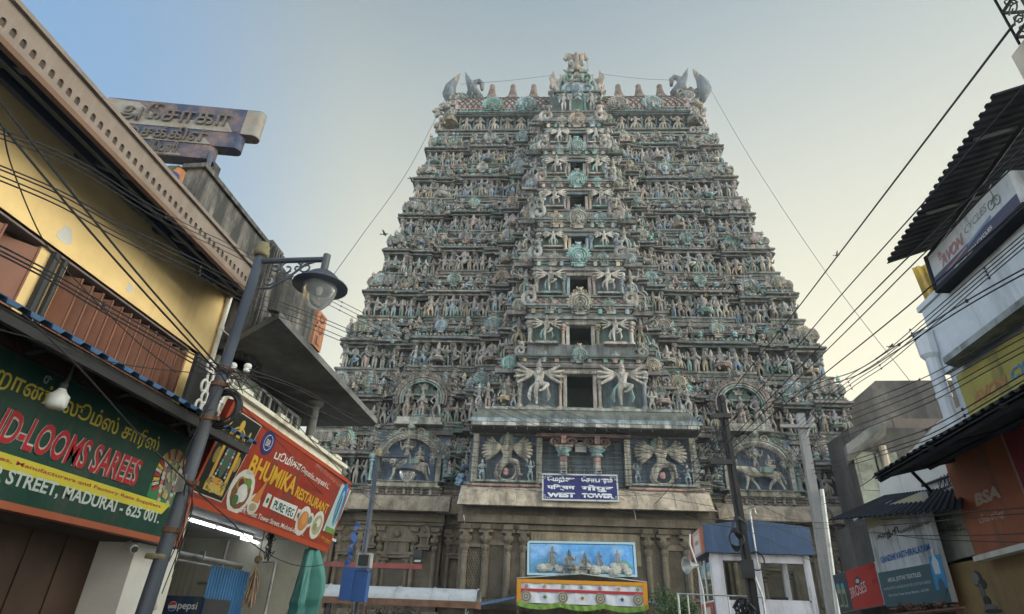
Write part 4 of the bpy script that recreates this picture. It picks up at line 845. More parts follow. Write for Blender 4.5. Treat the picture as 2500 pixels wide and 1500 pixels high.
# patches where the paint has flaked
for px, py, r in ((160, 573, .085), (316, 703, .05)):
    q = PX(px, py, -5.2); g = MB(); g.add(extr([(r*(1+.3*math.sin(3*a+px))*math.cos(a), 1.3*r*(1+.2*math.cos(2*a))*math.sin(a)) for a in np.linspace(0, 6.1, 16)], -.004, .02), rz=R(90), loc=(-5.202, q[1], q[2])); part('bare_patch', g, M_wht, A)
# folded shutter leaves: a saw-tooth of tall panels
def shutters(ya, yb_, n_):
    for i in range(n_):
        a = ya+(yb_-ya)*i/n_; b_ = ya+(yb_-ya)*(i+1)/n_
        g = MB(); g.add(hexa([(-5.5, a, 3.0), (-5.515, a+.01, 3.0), (-5.235, b_+.012, 3.0), (-5.22, b_, 3.0), (-5.5, a, 4.73), (-5.515, a+.01, 4.73), (-5.235, b_+.012, 4.73), (-5.22, b_, 4.73)]))
        g.add(box(-5.235, -5.21, b_-.004, b_+.016, 3.0, 4.735)); part('shutter_leaf', g, M_brn, A)
shutters(1.2, yq-.2, 8); shutters(yq+.22, 6.82, 13)
g = MB(); g.add(box(-5.43, -5.2, -2.5, 7.15, 4.78, 4.83)); part('lintel', g, M_fas, A)
# eave: stained soffit, beams, pierced fascia with real holes
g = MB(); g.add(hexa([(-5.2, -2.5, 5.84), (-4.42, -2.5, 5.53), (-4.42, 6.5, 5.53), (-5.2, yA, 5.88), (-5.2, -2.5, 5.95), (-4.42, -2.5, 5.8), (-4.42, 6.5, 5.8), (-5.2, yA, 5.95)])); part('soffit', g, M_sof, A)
g = MB()
for x, z in ((-4.62, 5.595), (-4.95, 5.73)): g.add(hexa([(x-.05, -2.5, z-.05), (x+.05, -2.5, z-.09), (x+.05, 6.55, z-.09), (x-.05, 6.6, z-.05), (x-.05, -2.5, z+.1), (x+.05, -2.5, z+.06), (x+.05, 6.55, z+.06), (x-.05, 6.6, z+.1)]))
for y in (2.9, 4.2, 5.5, 6.5): g.add(hexa([(-5.19, y, 5.79), (-5.19, y+.08, 5.79), (-4.43, y+.08, 5.47), (-4.43, y, 5.47), (-5.19, y, 5.86), (-5.19, y+.08, 5.86), (-4.43, y+.08, 5.56), (-4.43, y, 5.56)]))
part('eave_beam', g, mat('dark_blue_timber', (.045, .055, .075), .8, .3), A)
g = MB(); pitch = .0985; yy = 6.47; hw, hz0, hz1 = .026, 5.585, 5.665
while yy > -1.2:
    a, b_ = yy-pitch, yy; ym = (a+b_)/2
    arch = [(ym-hw, hz0)]+[(ym+hw*math.cos(R(t_)), hz1-.026+hw*1.15*math.sin(R(t_))) for t_ in (180, 135, 90, 45, 0)]+[(ym+hw, hz0)]
    outer = [(a, 5.52), (a, 5.65), (a, 5.83), (ym, 5.83), (b_, 5.83), (b_, 5.65), (b_, 5.52)]
    for x in (-4.4, -4.43):
        V = np.array([(x, p, q) for p, q in outer]+[(x, p, q) for p, q in arch]); F = [[i, i+1, 8+i, 7+i] for i in range(6)]+[[6, 0, 7, 13]]; g.add((V, {4: np.array(F)}))
    V = np.array([(-4.4, p, q) for p, q in arch]+[(-4.43, p, q) for p, q in arch]); g.add((V, {4: np.array([[i, (i+1) % 7, 7+(i+1) % 7, 7+i] for i in range(7)])}))
    yy -= pitch
g.add(box(-4.43, -4.4, 6.47, 6.49, 5.52, 5.83)); g.add(box(-4.43, -4.4, -1.3, 6.49, 5.515, 5.52)); part('pierced_fascia', g, M_fas, A)
g = MB(); g.add(box(-9.5, -4.36, -2.5, 6.52, 5.83, 5.875)); g.add(box(-9.4, -4.7, -2.4, 6.4, 5.875, 5.96)); part('roof', g, M_fas, A)
g = MB(); g.add(box(-4.45, -4.39, -2.5, 6.5, 5.46, 5.515)); part('fascia_batten', g, mat('brown_batten', (.13, .075, .05), .8), A)
# ground floor: roller shutter and white pier
ys = 6.42
g = MB(); g.add(box(-5.25, -5.2, -2.5, ys, .12, 2.6))
for i in range(20): g.add(box(-5.2, -5.185, -2.4+i*.44, -2.4+i*.44+.41, .12, 2.55))
part('roller_shutter', g, M_dbr, A)
g = MB(); g.add(box(-5.25, -4.75, ys, 7.12, .12, 2.75)); part('pier', g, M_wht, A)
g = MB(); g.add(box(-5.3, -4.6, -2.5, 7.0, 2.3, 2.42)); g.add(box(-5.3, -4.7, -2.5, 6.4, 2.42, 2.55)); part('shutter_box', g, M_sof, A)
# pipe down the corner of the wall
g = MB(); yp = 7.28; g.add(tube([(-5.14, yp, 5.85), (-5.14, yp, 2.6)], .035, 8)); 
for z in (5.3, 4.7, 4.1, 3.5): g.add(lathe([(.045, 0), (.045, .05)], 8), loc=(-5.14, yp, z)); g.add(box(-5.22, -5.1, yp-.02, yp+.3, z-.02, z))
part('drain_pipe', g, M_pvc, A)

# upper parapet behind the eave
P_ = thing('weathered_parapet', 'black stained upper parapet wall rising behind the pinkish eave', 'parapet', (-5.6, 6, 5.96))
g = MB(); g.add(box(-5.25, -5.0, 5.75, 7.6, 5.95, 6.98)); part('wall', g, M_conc, P_); g = MB(); g.add(box(-5.3, -4.95, 5.7, 7.62, 6.98, 7.05)); part('coping', g, M_conc, P_)
g = MB(); g.add(box(-5.3, -4.92, 7.6, 8.0, 5.0, 7.1)); g.add(box(-5.4, -4.85, 7.68, 8.1, 5.0, 6.8)); part('pier', g, M_conc, P_)
for i in range(5): g = MB(); g.add(box(-4.9, -4.86, 7.63+i*.075, 7.66+i*.075, 5.2, 7.0)); part('rib', g, M_conc, P_)

# ---------------------------------------------------------------- corrugated awning over the saree board
def corrug(mb, P0, P1, B0, B1, n_, h=.035, flat=.5, t=.006):
    """sheet between front edge P0-P1 and back edge B0-B1, ribs running front to back"""
    P0, P1, B0, B1 = [np.array(v, float) for v in (P0, P1, B0, B1)]; up_ = np.cross(P1-P0, B0-P0); up_ /= np.linalg.norm(up_); up_ *= -1. if up_[2] < -1e-6 else 1.
    U = []
    for i in range(n_): U += [(i/n_, 0), ((i+.42)/n_, 0), ((i+.52)/n_, h), ((i+.9)/n_, h)]
    U.append((1, 0)); k_ = len(U)
    V = np.array([P0+(P1-P0)*u+up_*z for u, z in U]+[B0+(B1-B0)*u+up_*z for u, z in U]); W = V+up_*t
    q = np.array([[i, i+1, k_+i+1, k_+i] for i in range(k_-1)]); mb.add((np.concatenate([V, W]), {4: np.concatenate([q[:, ::-1], q+2*k_, np.array([[i, 2*k_+i, 2*k_+i+1, i+1] for i in range(k_-1)])])}))
W_ = thing('corrugated_awning', 'blue corrugated sheet awning on a dark steel frame above the green saree sign', 'awning', (-4.5, 4, 3.5))
g = MB(); corrug(g, (-3.86, .8, 3.43), (-3.86, 6.75, 3.46), (-5.15, .8, 4.05), (-5.15, 6.75, 4.05), 30, .032); part('sheet', g, M_blue, W_)
g = MB(); g.add(hexa([(-5.1, .8, 3.985), (-3.905, .8, 3.40), (-3.905, 6.7, 3.42), (-5.1, 6.7, 3.985), (-5.1, .8, 4.01), (-3.905, .8, 3.425), (-3.905, 6.7, 3.445), (-5.1, 6.7, 4.01)])); part('backing', g, mat('near_black_board', (.035, .032, .03), .9, .3), W_)  # near-black board under the sheet, stopping short of its front edge
for x, z in ((-3.93, 3.34), (-4.35, 3.56)): g = MB(); g.add(box(x-.025, x+.025, .8, 6.7, z, z+.075)); part('purlin', g, M_blk, W_)
for y in (1.9, 3.0, 4.05, 5.1, 6.0, 6.6):
    g = MB(); g.add(tube([(-5.18, y, 3.86), (-3.93, y, 3.35)], .028, 4)); g.add(tube([(-5.18, y, 3.35), (-4.3, y, 3.5)], .02, 4)); part('bracket', g, M_blk, W_)
# row of pale tiles hanging between awning and board
g = MB()
for i in range(30): g.add(hexa([(-4.62, .9+i*.19, 3.40), (-4.62, 1.08+i*.19, 3.40), (-4.70, 1.085+i*.19, 3.40), (-4.70, .9+i*.19, 3.40), (-4.85, .9+i*.19, 3.8), (-4.85, 1.08+i*.19, 3.8), (-4.92, 1.08+i*.19, 3.8), (-4.92, .9+i*.19, 3.8)]))
part('valance_panel', g, M_brn, W_)

# ---------------------------------------------------------------- green saree sign
S1 = thing('shop_sign', 'long dark green saree shop board with red English and yellow Tamil lettering', 'sign', (-4.55, 4.5, 2.36))
bd = Board((-4.5, 0, 2.36), (0, 1, 0), (0, 0, 1))
y1s = 6.72; GREEN = (.012, .055, .04)
g = MB(); g.add(bd.plate(.5, y1s, 0, 1.06, -.1, 0), GREEN); part('board', g, M_sign, S1)
g = MB(); g.add(bd.plate(.5, y1s+.02, -.06, -.002, -.1, .012), (.36, .1, .05)); g.add(bd.plate(y1s+.003, y1s+.035, -.06, 1.06, -.1, .012), (.36, .09, .06)); g.add(bd.plate(.5, y1s+.02, 1.062, 1.09, -.1, .012), (.05, .03, .03)); part('frame', g, M_let, S1)
b0 = bd.uv(0, 1143.7)[1]; b1 = bd.uv(0, 1102.6)[1]; ae = bd.uv(403, 1247)[0]
g = MB(); g.add(bd.poly([(.5, b0), (ae-.05, b0), (ae+.05, b1), (.5, b1)], .002, .005), (.58, .5, .05)); part('stripe', g, M_let, S1)
g = MB(); text(g, bd, 'Sarees, Manufacturers and Factory Rate Suppliers', 4.02, ae-.1, b0+.045, b1-.03, .008, (.36, .03, .06), bold=.012); part('lettering', g, M_let, S1)
g = MB(); e = bd.uv(379, 1289); text(g, bd, 'TOWER STREET, MADURAI - 625 001.', 3.74, e[0]+.02, .1, .235, .006, (.5, .55, .52), bold=.025); part('lettering', g, M_let, S1)
t1 = bd.uv(345, 1124); t0 = bd.uv(327, 1190)
for bo, hh, cc in ((.05, .006, (.55, .5, .48)), (.018, .012, (.4, .02, .03))):
    g = MB(); text(g, bd, 'HAND-LOOMS SAREES', 3.68, t0[0], t0[1], t1[1], hh, cc, bold=bo, shear=.12); part('lettering', g, M_let, S1)
e0_ = bd.uv(371, 1114); e1_ = bd.uv(368, 1063)
g = MB(); text(g, bd, 'ஹாண்ட்லூம்ஸ் சாரீஸ்', 3.75, e0_[0]+.05, e0_[1]-.01, e1_[1]+.03, .006, (.56, .46, .06), bold=.014); part('lettering', g, M_let, S1)
u0 = bd.uv(118, 940); g = MB(); text(g, bd, 'உ', u0[0]-.07, u0[0]+.09, u0[1]-.06, u0[1]+.07, .006, (.3, .32, .32), bold=.01); part('lettering', g, M_let, S1)
# printed garlanded shrine picture
c0 = bd.uv(415, 1165); g = MB(); pa, pb = c0[0], c0[1]-.02
g.add(bd.poly([(pa-.28, pb-.24), (pa+.27, pb-.3), (pa+.27, pb-.1), (pa-.28, pb-.1)], .002, .004), (.03, .2, .08))
for i in range(26):
    a = R(-30+240*i/25); r0_, r1_ = .17, .27; ca, sa = math.cos(a), math.sin(a); d_ = .035
    g.add(bd.poly([(pa+r0_*ca-d_*sa*.6, pb+r0_*1.25*sa+d_*ca*.6), (pa+r1_*ca-d_*sa, pb+r1_*1.2*sa+d_*ca), (pa+r1_*ca+d_*sa, pb+r1_*1.2*sa-d_*ca), (pa+r0_*ca+d_*sa*.6, pb+r0_*1.25*sa-d_*ca*.6)], .004, .007), [(.5, .46, .4), (.36, .04, .05), (.5, .4, .08)][i % 3])
for s2 in (-1, 1):
    for i in range(9): g.add(bd.disc(pa+s2*(.13-.002*i*i*.4), pb+.12-.045*i, .028, .026, .006, .009, 10), [(.5, .46, .42), (.4, .12, .14), (.46, .42, .3)][i % 3])
g.add(bd.disc(pa, pb+.02, .1, .2, .003, .005), (.16, .15, .13))
for i in range(22): g.add(bd.disc(pa+rnd.uniform(-.1, .1), pb+rnd.uniform(-.2, .2), rnd.uniform(.015, .035), rnd.uniform(.02, .04), .006, .008+.0006*i, 8), pick([(.3, .27, .2), (.4, .38, .34), (.1, .1, .1), (.4, .3, .1), (.12, .2, .13)]))
part('printed_picture', g, M_let, S1)
# ---------------------------------------------------------------- hanging lamp, cctv
L_ = thing('hanging_bulb', 'white frosted bulb lamp hanging from the awning in front of the green board', 'lamp', PX(142, 968, -4.15))
q = PX(142, 975, -4.15); g = MB(); g.add(lathe([(.028, .11), (.03, .08), (.05, .05), (.075, .03), (.075, -.05), (.06, -.075), (.02, -.08)], 14), sm=True, loc=q); part('bulb', g, mat('frosted_glass', (.5, .5, .49), .35, .05, bump=0, spec=.5), L_)
g = MB(); g.add(tube([(q[0], q[1], q[2]+.1), (q[0], q[1]+.02, q[2]+.2), (q[0]-.02, q[1]+.05, 3.5)], .014, 6)); g.add(lathe([(.032, .085), (.032, .13), (.02, .14)], 10), loc=q); part('holder', g, M_blk, L_)
q = PX(318, 1335, -4.65); C_ = thing('security_camera', 'small white bullet camera under the green board by the white pier', 'camera', q)
g = MB(); g.add(cyl((q[0]+.1, q[1]-.06, q[2]-.03), (q[0]-.08, q[1]+.06, q[2]+.02), .04, 10)); part('housing', g, M_wht, C_); g = MB(); g.add(cyl((q[0]+.105, q[1]-.063, q[2]-.031), (q[0]+.112, q[1]-.068, q[2]-.033), .032, 10)); part('lens', g, M_blk, C_)
g = MB(); g.add(cyl((q[0]-.05, q[1]+.05, q[2]+.02), (-4.74, q[1]+.1, q[2]+.06), .018, 6)); part('bracket', g, M_wht, C_)
q = PX(366, 1466, -4.0); g = MB(); g.add(hexa([q+np.array(v) for v in ((-.06, -.05, -.1), (.06, -.05, -.07), (.06, .06, -.07), (-.06, .06, -.1), (-.03, -.03, .1), (.0, -.03, .1), (.0, .03, .1), (-.03, .03, .1))])); solo('cardboard_flap', g, mat('tan_card', (.42, .34, .25), .8), 'tan folded card stuck beside the foot of the near lamp post', 'card')

# ---------------------------------------------------------------- restaurant building
B = thing('restaurant_building', 'stained concrete restaurant building with a wide slab roof and a lit open front', 'building', (-6.5, 9.3, 0))
g = MB(); poly_ = [(-5.15, 7.5), (-3.9, 6.6), (-3.83, 10.75), (-3.95, 10.9), (-9, 10.95), (-9, 7.5)]
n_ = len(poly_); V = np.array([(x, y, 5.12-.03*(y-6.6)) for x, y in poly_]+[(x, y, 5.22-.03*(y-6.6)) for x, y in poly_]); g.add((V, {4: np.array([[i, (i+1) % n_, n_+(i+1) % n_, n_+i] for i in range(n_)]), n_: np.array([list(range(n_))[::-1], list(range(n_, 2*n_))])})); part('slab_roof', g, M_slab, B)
g = MB(); g.add(box(-4.06, -3.92, 6.55, 7.95, 5.21, 5.8)); g.add(box(-5.2, -3.93, 7.8, 7.94, 5.2, 5.78)); part('parapet', g, M_conc, B)
g = MB(); g.add(box(-9, -5.2, 7.5, 10.45, 3.1, 5.0)); part('wall', g, mat('pale_green_plaster', (.3, .33, .28), .9, .25, .45, (.12, .12, .1), 1.2, True), B)
bdB = Board((-5.2, 0, 0), (0, 1, 0), (0, 0, 1))
for (xa, ya_), (xb, yb_), cols in (((630, 962), (672, 1022), 2), ((694, 1010), (716, 1052), 2)):
    p0 = bdB.uv(xa, ya_); p1 = bdB.uv(xb, yb_); a0, a1 = p0[0], p1[0]; z0_, z1_ = 4.32, 4.92
    f_ = MB(); f_.add(bdB.plate(a0, a1, z0_, z1_, .004, .02), (0, 0, 0)); w_o = part('window', f_, M_blk, B)
    f_ = MB()
    for i in range(cols+1): a = a0+(a1-a0)*i/cols; f_.add(bdB.plate(a-.03, a+.03, z0_, z1_, .02, .05))
    f_.add(bdB.plate(a0, a1, z1_, z1_+.05, .0, .05)); f_.add(bdB.plate(a0, a1, z0_-.05, z0_, .0, .05)); o = part('frame', f_, M_wht, w_o)
    f_ = MB()
    for i in range(cols):
        ac = a0+(a1-a0)*(i+.5)/cols
        for s2 in (-1, 1):
            f_.add((np.array([bdB.p(ac+s2*(a1-a0)/cols*.2*math.cos(t_), 4.62+.22*math.sin(t_), .03+.004*k2) for k2 in (0, 1) for t_ in np.linspace(0, 6.0, 12)]), {4: np.array([[j, j+1, 13+j, 12+j] for j in range(11)])}))
        f_.add(cyl(bdB.p(ac, z0_, .03), bdB.p(ac, z1_, .03), .012, 4))
    part('grille', f_, MATS['grey_steel'], w_o)
# balcony front with moulded rail above the red sign
g = MB(); g.add(box(-4.62, -4.52, 7.0, 11.15, 3.7, 4.24)); g.add(box(-9, -4.6, 7.0, 11.1, 3.05, 3.2)); part('balcony', g, M_crm, B)
g = MB(); g.add(box(-4.68, -4.44, 6.98, 11.2, 4.24, 4.3))
for y in (7.05, 8.2, 9.35, 10.5): g.add(box(-4.66, -4.42, y, y+.3, 4.3, 4.35))
part('rail', g, M_crm, B)
g = MB(); g.add(lathe([(.1, 0), (.1, .06), (.075, .08), (.075, .6), (.13, .64), (.13, .7)], 14), loc=(-4.55, 9.55, 4.3)); part('column', g, M_slab, B)
# pierced white screen at the left end of the balcony
g = MB(); bs = Board((-4.6, 6.45, 3.3), (0, 1, 0), (0, 0, 1))
for i in range(5):
    for j in range(9):
        a, b_ = .07+i*.13+(.065 if j % 2 else 0), .06+j*.13; g.add(tube([bs.p(a+.055*math.cos(t_), b_+.075*math.sin(t_), 0) for t_ in np.linspace(0, 2*math.pi, 11)], .017, 5, False))
part('pierced_screen', g, M_wht, B)
g = MB(); g.add(bs.plate(0, .72, 0, 1.25, -.2, -.15)); part('screen_back', g, M_blk, B)
# lit room
g = MB(); g.add(box(-9, -4.7, 7.0, 11.9, 3.0, 3.05)); part('ceiling', g, mat('grey_ceiling', (.42, .42, .4), .9, .15, .2), B)
g = MB(); g.add(box(-9, -8.9, 7.0, 11.9, .12, 3.0)); g.add(box(-9, -5.0, 11.8, 11.9, .12, 3.0)); g.add(box(-9, -4.76, 7.13, 7.2, .12, 3.0)); part('room_wall', g, M_crm, B)
g = MB(); g.add(box(-6.6, -6.5, 7.2, 9.4, .12, 2.45)); part('partition', g, mat('grey_partition', (.2, .21, .23), .8, .15), B)
g = MB(); g.add(tube([(-6.45, 7.2, 2.52), (-6.45, 11.8, 2.52)], .04, 8)); g.add(tube([(-6.45, 7.2, 2.42), (-6.45, 11.8, 2.42)], .018, 6)); g.add(tube([(-6.0, 11.72, 2.6), (-5.75, 11.72, 2.6), (-5.75, 11.72, 1.5)], .03, 8)); g.add(tube([(-6.8, 11.72, 2.95), (-6.8, 11.72, 2.2), (-7.2, 11.72, 2.2)], .03, 8))
for y in (8, 8.8, 9.6, 10.4): g.add(box(-6.5, -6.4, y, y+.03, 2.48, 2.62))
part('pipe', g, M_gal, B)
M_tube = emis('tube_light', (.88, .95, 1.0), 5.)
for x, ya_, yb_ in ((-5.95, 8.6, 9.75), (-5.95, 9.85, 11.0), (-6.2, 11.1, 11.75), (-5.6, 7.5, 8.2)):
    T_ = thing('tube_light', {8.6: 'lit fluorescent tube nearest the street, left of the pair in the restaurant', 9.85: 'lit fluorescent tube right of the middle joint in the restaurant', 11.1: 'short lit tube at the right end of the restaurant ceiling', 7.5: 'lit tube half hidden by the near lamp post'}[ya_], 'light', (x, (ya_+yb_)/2, 2.93), group='restaurant tube lights')
    g = MB(); g.add(cyl((x, ya_, 2.93), (x, yb_, 2.93), .02, 8)); part('tube', g, M_tube, T_); g = MB(); g.add(box(x-.025, x+.025, ya_-.03, yb_+.03, 2.955, 2.995)); part('batten', g, M_wht, T_)
# ---------------------------------------------------------------- red restaurant sign
S2 = thing('restaurant_sign', 'leaning red restaurant board with yellow name, food pictures and a black framed shrine picture', 'sign', (-4.5, 8.9, 2.75))
BL, BRr, TLc, TRc = np.array([-4.5, 6.67, 2.8]), np.array([-4.5, 11.07, 2.75]), np.array([-4.26, 6.69, 4.03]), np.array([-4.26, 11.16, 3.9])
bd = Board(BL, BRr-BL, TLc-BL); wB = np.linalg.norm(BRr-BL); hB = 1.24
RED = (.27, .035, .02)
g = MB(); g.add(bd.poly([(0, 0), (wB, 0), (wB+.05, hB-.1), (0, hB)], -.08, 0), RED); part('board', g, M_sign, S2)
g = MB()
for a0, a1, b0, b1 in ((0, wB, -.03, .05), (0, wB, hB-.06, hB+.0), (0, .04, 0, hB), (wB-.05, wB, 0, hB-.08)): g.add(bd.plate(a0, a1, b0, b1, -.09, .01), (.36, .06, .025))
part('frame', g, M_let, S2)
def quadpx(*pp): return [bd.uv(*p) for p in pp]
def fit(g, body, pl, pr, top, c, h=.006, bold=0., m_=0):
    """text from pixel pl (bottom left) to pr (bottom right), cap height reaching pixel top above pl"""
    a0, b0 = bd.uv(*pl); a1, b1 = bd.uv(*pr); at_, bt = bd.uv(*top); text(g, bd, body, a0, a1, b0, bt, h, c, bold=bold, skew=(b1-b0)/(a1-a0))
g = MB(); q4 = quadpx((464, 1198), (540, 1227), (639, 1040), (573.5, 996.5)); g.add(bd.poly(q4, .002, .004), (.5, .47, .42)); cx, cy_ = np.mean(q4, 0); q5 = [(cx+(a-cx)*.965, cy_+(b_-cy_)*.975) for a, b_ in q4]; g.add(bd.poly(q5, .004, .006), (.012, .016, .012))
pw = abs(q4[1][0]-q4[0][0]); ph_ = abs(q4[3][1]-q4[0][1]); GO = (.5, .34, .06)
for s2 in (-1, 1): g.add(bd.plate(cx+s2*pw*.26-.03, cx+s2*pw*.26+.03, cy_-ph_*.36, cy_+ph_*.12, .006, .012), (.5, .3, .06)); g.add(bd.disc(cx+s2*pw*.36, cy_-ph_*.05, .05, .1, .006, .01), (.28, .2, .05)); g.add(bd.disc(cx+s2*pw*.36, cy_+ph_*.3, .02, .06, .006, .01), GO)
for r in (.28, .23): g.add((np.array([bd.p(cx+pw*(r+.03*k2)*math.cos(t_), cy_+ph_*(.12+(r+.03*k2)*.75*math.sin(t_)), .011) for k2 in (0, 1) for t_ in np.linspace(0, math.pi, 15)]), {4: np.array([[j, j+1, 16+j, 15+j] for j in range(14)])}), GO if r > .25 else (.45, .14, .05))
g.add(bd.disc(cx, cy_+ph_*.37, .05, .07, .006, .012), GO); g.add(bd.plate(cx-pw*.32, cx+pw*.32, cy_-ph_*.44, cy_-ph_*.34, .006, .012), (.46, .32, .07)); g.add(bd.disc(cx, cy_-ph_*.31, pw*.2, .04, .012, .014), (.5, .22, .04))
g.add(bd.disc(cx, cy_-.02, pw*.12, ph_*.25, .006, .01), (.06, .1, .07)); g.add(bd.disc(cx, cy_+ph_*.14, .05, .06, .012, .014), (.22, .16, .12)); g.add(bd.disc(cx, cy_+ph_*.24, .045, .08, .012, .013), GO)
for s2 in (-1, 1):
    for i in range(10): g.add(bd.disc(cx+s2*pw*(.1+.006*i), cy_+ph_*(.12-.04*i), .02, .02, .012, .015, 8), [(.45, .42, .4), (.3, .05, .08), (.1, .3, .34)][i % 3])
for i in range(30): g.add(bd.disc(cx+rnd.uniform(-.3, .3)*pw, cy_+rnd.uniform(-.44, -.28)*ph_, .018, .014, .0125, .0145+.0003*i, 7), pick([GO, (.4, .2, .05), (.4, .4, .36), (.1, .2, .12)]))
part('printed_picture', g, M_let, S2)
g = MB(); fit(g, 'BHUMIKA', (600, 1156), (713, 1209), (618, 1108), (.56, .33, .03), bold=.03); fit(g, 'RESTAURANT', (717, 1212), (796, 1256), (725, 1186), (.56, .33, .03), bold=.025); part('lettering', g, M_let, S2)
g = MB(); fit(g, 'பூமிகா', (667, 1119), (731, 1150), (670, 1091), (.6, .58, .55), bold=.02); fit(g, 'ெரஸ்டாரண்ட்', (731, 1155), (800, 1198), (737, 1137), (.6, .58, .55), bold=.015); part('lettering', g, M_let, S2)
g = MB(); fit(g, '(89920 07528, 94458 12209', (768, 1141), (829, 1194), (772, 1130), (.5, .22, .18), bold=.0); fit(g, '39, West Tower Street, Madurai-625 001.', (584, 1252), (739, 1311), (588, 1236), (.58, .56, .53), bold=.012); fit(g, 'प्रो : राज पुरोहित', (771, 1310), (804, 1332), (774, 1297), (.5, .27, .03), bold=.01); part('lettering', g, M_let, S2)
g = MB(); q4 = quadpx((657, 1242), (714, 1268), (726, 1237), (668, 1213)); g.add(bd.poly(q4, .003, .008), (.55, .57, .55)); part('panel', g, M_let, S2)
g = MB(); fit(g, 'PURE VEG', (663, 1241), (711, 1263), (670, 1220), (.01, .07, .06), .012, bold=.02); part('lettering', g, M_let, S2)
g = MB()
for p in ((652, 1222), (727, 1258)): g = MB(); a, b_ = bd.uv(*p); g.add(bd.plate(a-.07, a+.07, b_-.09, b_+.09, .003, .006), (.5, .5, .48)); g.add(bd.disc(a, b_, .035, .04, .007, .009, 12), (.02, .12, .06)); part('veg_mark', g, M_let, S2)
g = MB(); a, b_ = bd.uv(654, 1081); g.add(bd.disc(a, b_, .17, .17, .003, .006, 24), (.02, .03, .13)); text(g, bd, 'BR', a-.06, a+.06, b_-.05, b_+.04, .012, (.5, .5, .52), bold=.01)
g.add((np.array([bd.p(a+(.1+.012*k2)*math.cos(t_), b_+(.1+.012*k2)*math.sin(t_), .009) for k2 in (0, 1) for t_ in np.linspace(0, 2*math.pi, 21)]), {4: np.array([[j, j+1, 22+j, 21+j] for j in range(20)])}), (.5, .5, .52))
part('emblem', g, M_let, S2)
def dish(px, py, r, items, plate=(.52, .5, .46)):
    g = MB(); a, b_ = bd.uv(px, py); g.add(bd.disc(a, b_, r*1.15, r*1.15, .003, .006, 18), plate)
    for i, (dx, dy, rr_, c) in enumerate(items): g.add(bd.disc(a+dx*r, b_+dy*r, rr_*r, rr_*r*.9, .007+.001*i, .009+.001*i, 12), c)
    part('food_picture', g, M_let, S2)
g = MB(); dish(588, 1200, .25, [(0, -.1, .9, (.16, .07, .03)), (-.35, .35, .4, (.3, .18, .05)), (-.35, .38, .25, (.1, .03, .02)), (.3, .45, .35, (.12, .2, .05)), (.05, 0, .45, (.5, .5, .48)), (.25, -.15, .4, (.55, .54, .52)), (-.1, -.35, .35, (.48, .48, .46)), (-.3, -.5, .3, (.05, .12, .04))])
g = MB(); a, b_ = bd.uv(622, 1222); g.add(bd.disc(a, b_-.05, .15, .14, .003, .006), (.5, .47, .42)); g.add(bd.poly([(a-.1, b_-.02), (a+.1, b_-.02), (a+.1, b_+.32)], .007, .01), (.46, .16, .05)); g.add(bd.disc(a, b_-.09, .09, .05, .008, .01), (.3, .25, .15)); part('food_picture', g, M_let, S2)
dish(739, 1272, .2, [(0, 0, .85, (.42, .16, .05)), (.1, .2, .5, (.5, .22, .08))]); dish(756, 1270, .1, [(0, 0, .7, (.1, .2, .12))]); dish(773, 1282, .2, [(0, 0, .9, (.3, .3, .2)), (.1, .2, .4, (.5, .5, .45)), (-.3, -.2, .35, (.2, .22, .08))])
g = MB(); q4 = quadpx((787, 1295), (813, 1305), (857, 1198), (835, 1181)); g.add(bd.poly(q4, .003, .006), (.34, .44, .45)); cx, cy_ = np.mean(q4, 0); g.add(bd.disc(cx+.03, cy_+.1, .14, .4, .0065, .008), (.03, .14, .36)); g.add(bd.disc(cx+.02, cy_+.02, .08, .32, .009, .011), (.2, .4, .44)); g.add(bd.disc(cx, cy_-.0, .035, .26, .012, .013), (.05, .1, .12)); g.add(bd.plate(cx-.22, cx+.2, cy_-.42, cy_-.33, .007, .012), (.12, .25, .06)); part('printed_picture', g, M_let, S2)
# ---------------------------------------------------------------- inside and in front of the restaurant
FZ = thing('drinks_fridge', 'black upright drinks fridge with a blue lit-style header inside the restaurant', 'fridge', (-4.95, 7.9, .12))
x0, x1, yf = PY(398, 1475, 7.55)[0], PY(497, 1475, 7.55)[0], 7.55
g = MB(); g.add(box(x0, x1, yf+.03, yf+.6, .12, 1.82)); part('body', g, M_blk, FZ)
bd = Board((x0, yf, 1.62), (1, 0, 0), (0, 0, 1)); W2 = x1-x0
g = MB(); g.add(bd.poly([(.0, 0), (W2, 0), (W2, .2), (W2-.03, .215), (.03, .215), (0, .2)], -.03, 0), (.012, .03, .075)); part('header', g, M_sign, FZ)
g = MB(); g.add(bd.disc(.13, .1, .055, .055, .002, .004), (.5, .5, .52)); g.add(bd.poly([(.13+.05*math.cos(a), .1+.05*math.sin(a)) for a in np.linspace(.35, 3.0, 10)], .005, .006), (.4, .03, .04)); g.add(bd.poly([(.13+.05*math.cos(a), .1+.05*math.sin(a)) for a in np.linspace(3.6, 5.9, 10)], .005, .006), (.02, .06, .3)); text(g, bd, 'pepsi', .2, W2-.07, .05, .15, .005, (.5, .52, .55), bold=.015); part('lettering', g, M_let, FZ)
g = MB(); g.add(box(x0+.05, x1-.05, yf+.0, yf+.028, .2, 1.58)); part('door', g, mat('fridge_glass', (.06, .07, .09), .1, .1, bump=0, spec=.6), FZ)
g = MB(); corrug(g, (-5.5, 9.2, .12), (-5.5, 10.33, .12), (-5.5, 9.2, 2.31), (-5.5, 10.33, 2.31), 14, .02); solo('metal_sheet', g, mat('dark_blue_sheet', (.05, .16, .34), .55, .2, .2), 'dark blue corrugated metal panel standing in the open restaurant', 'metal sheet')
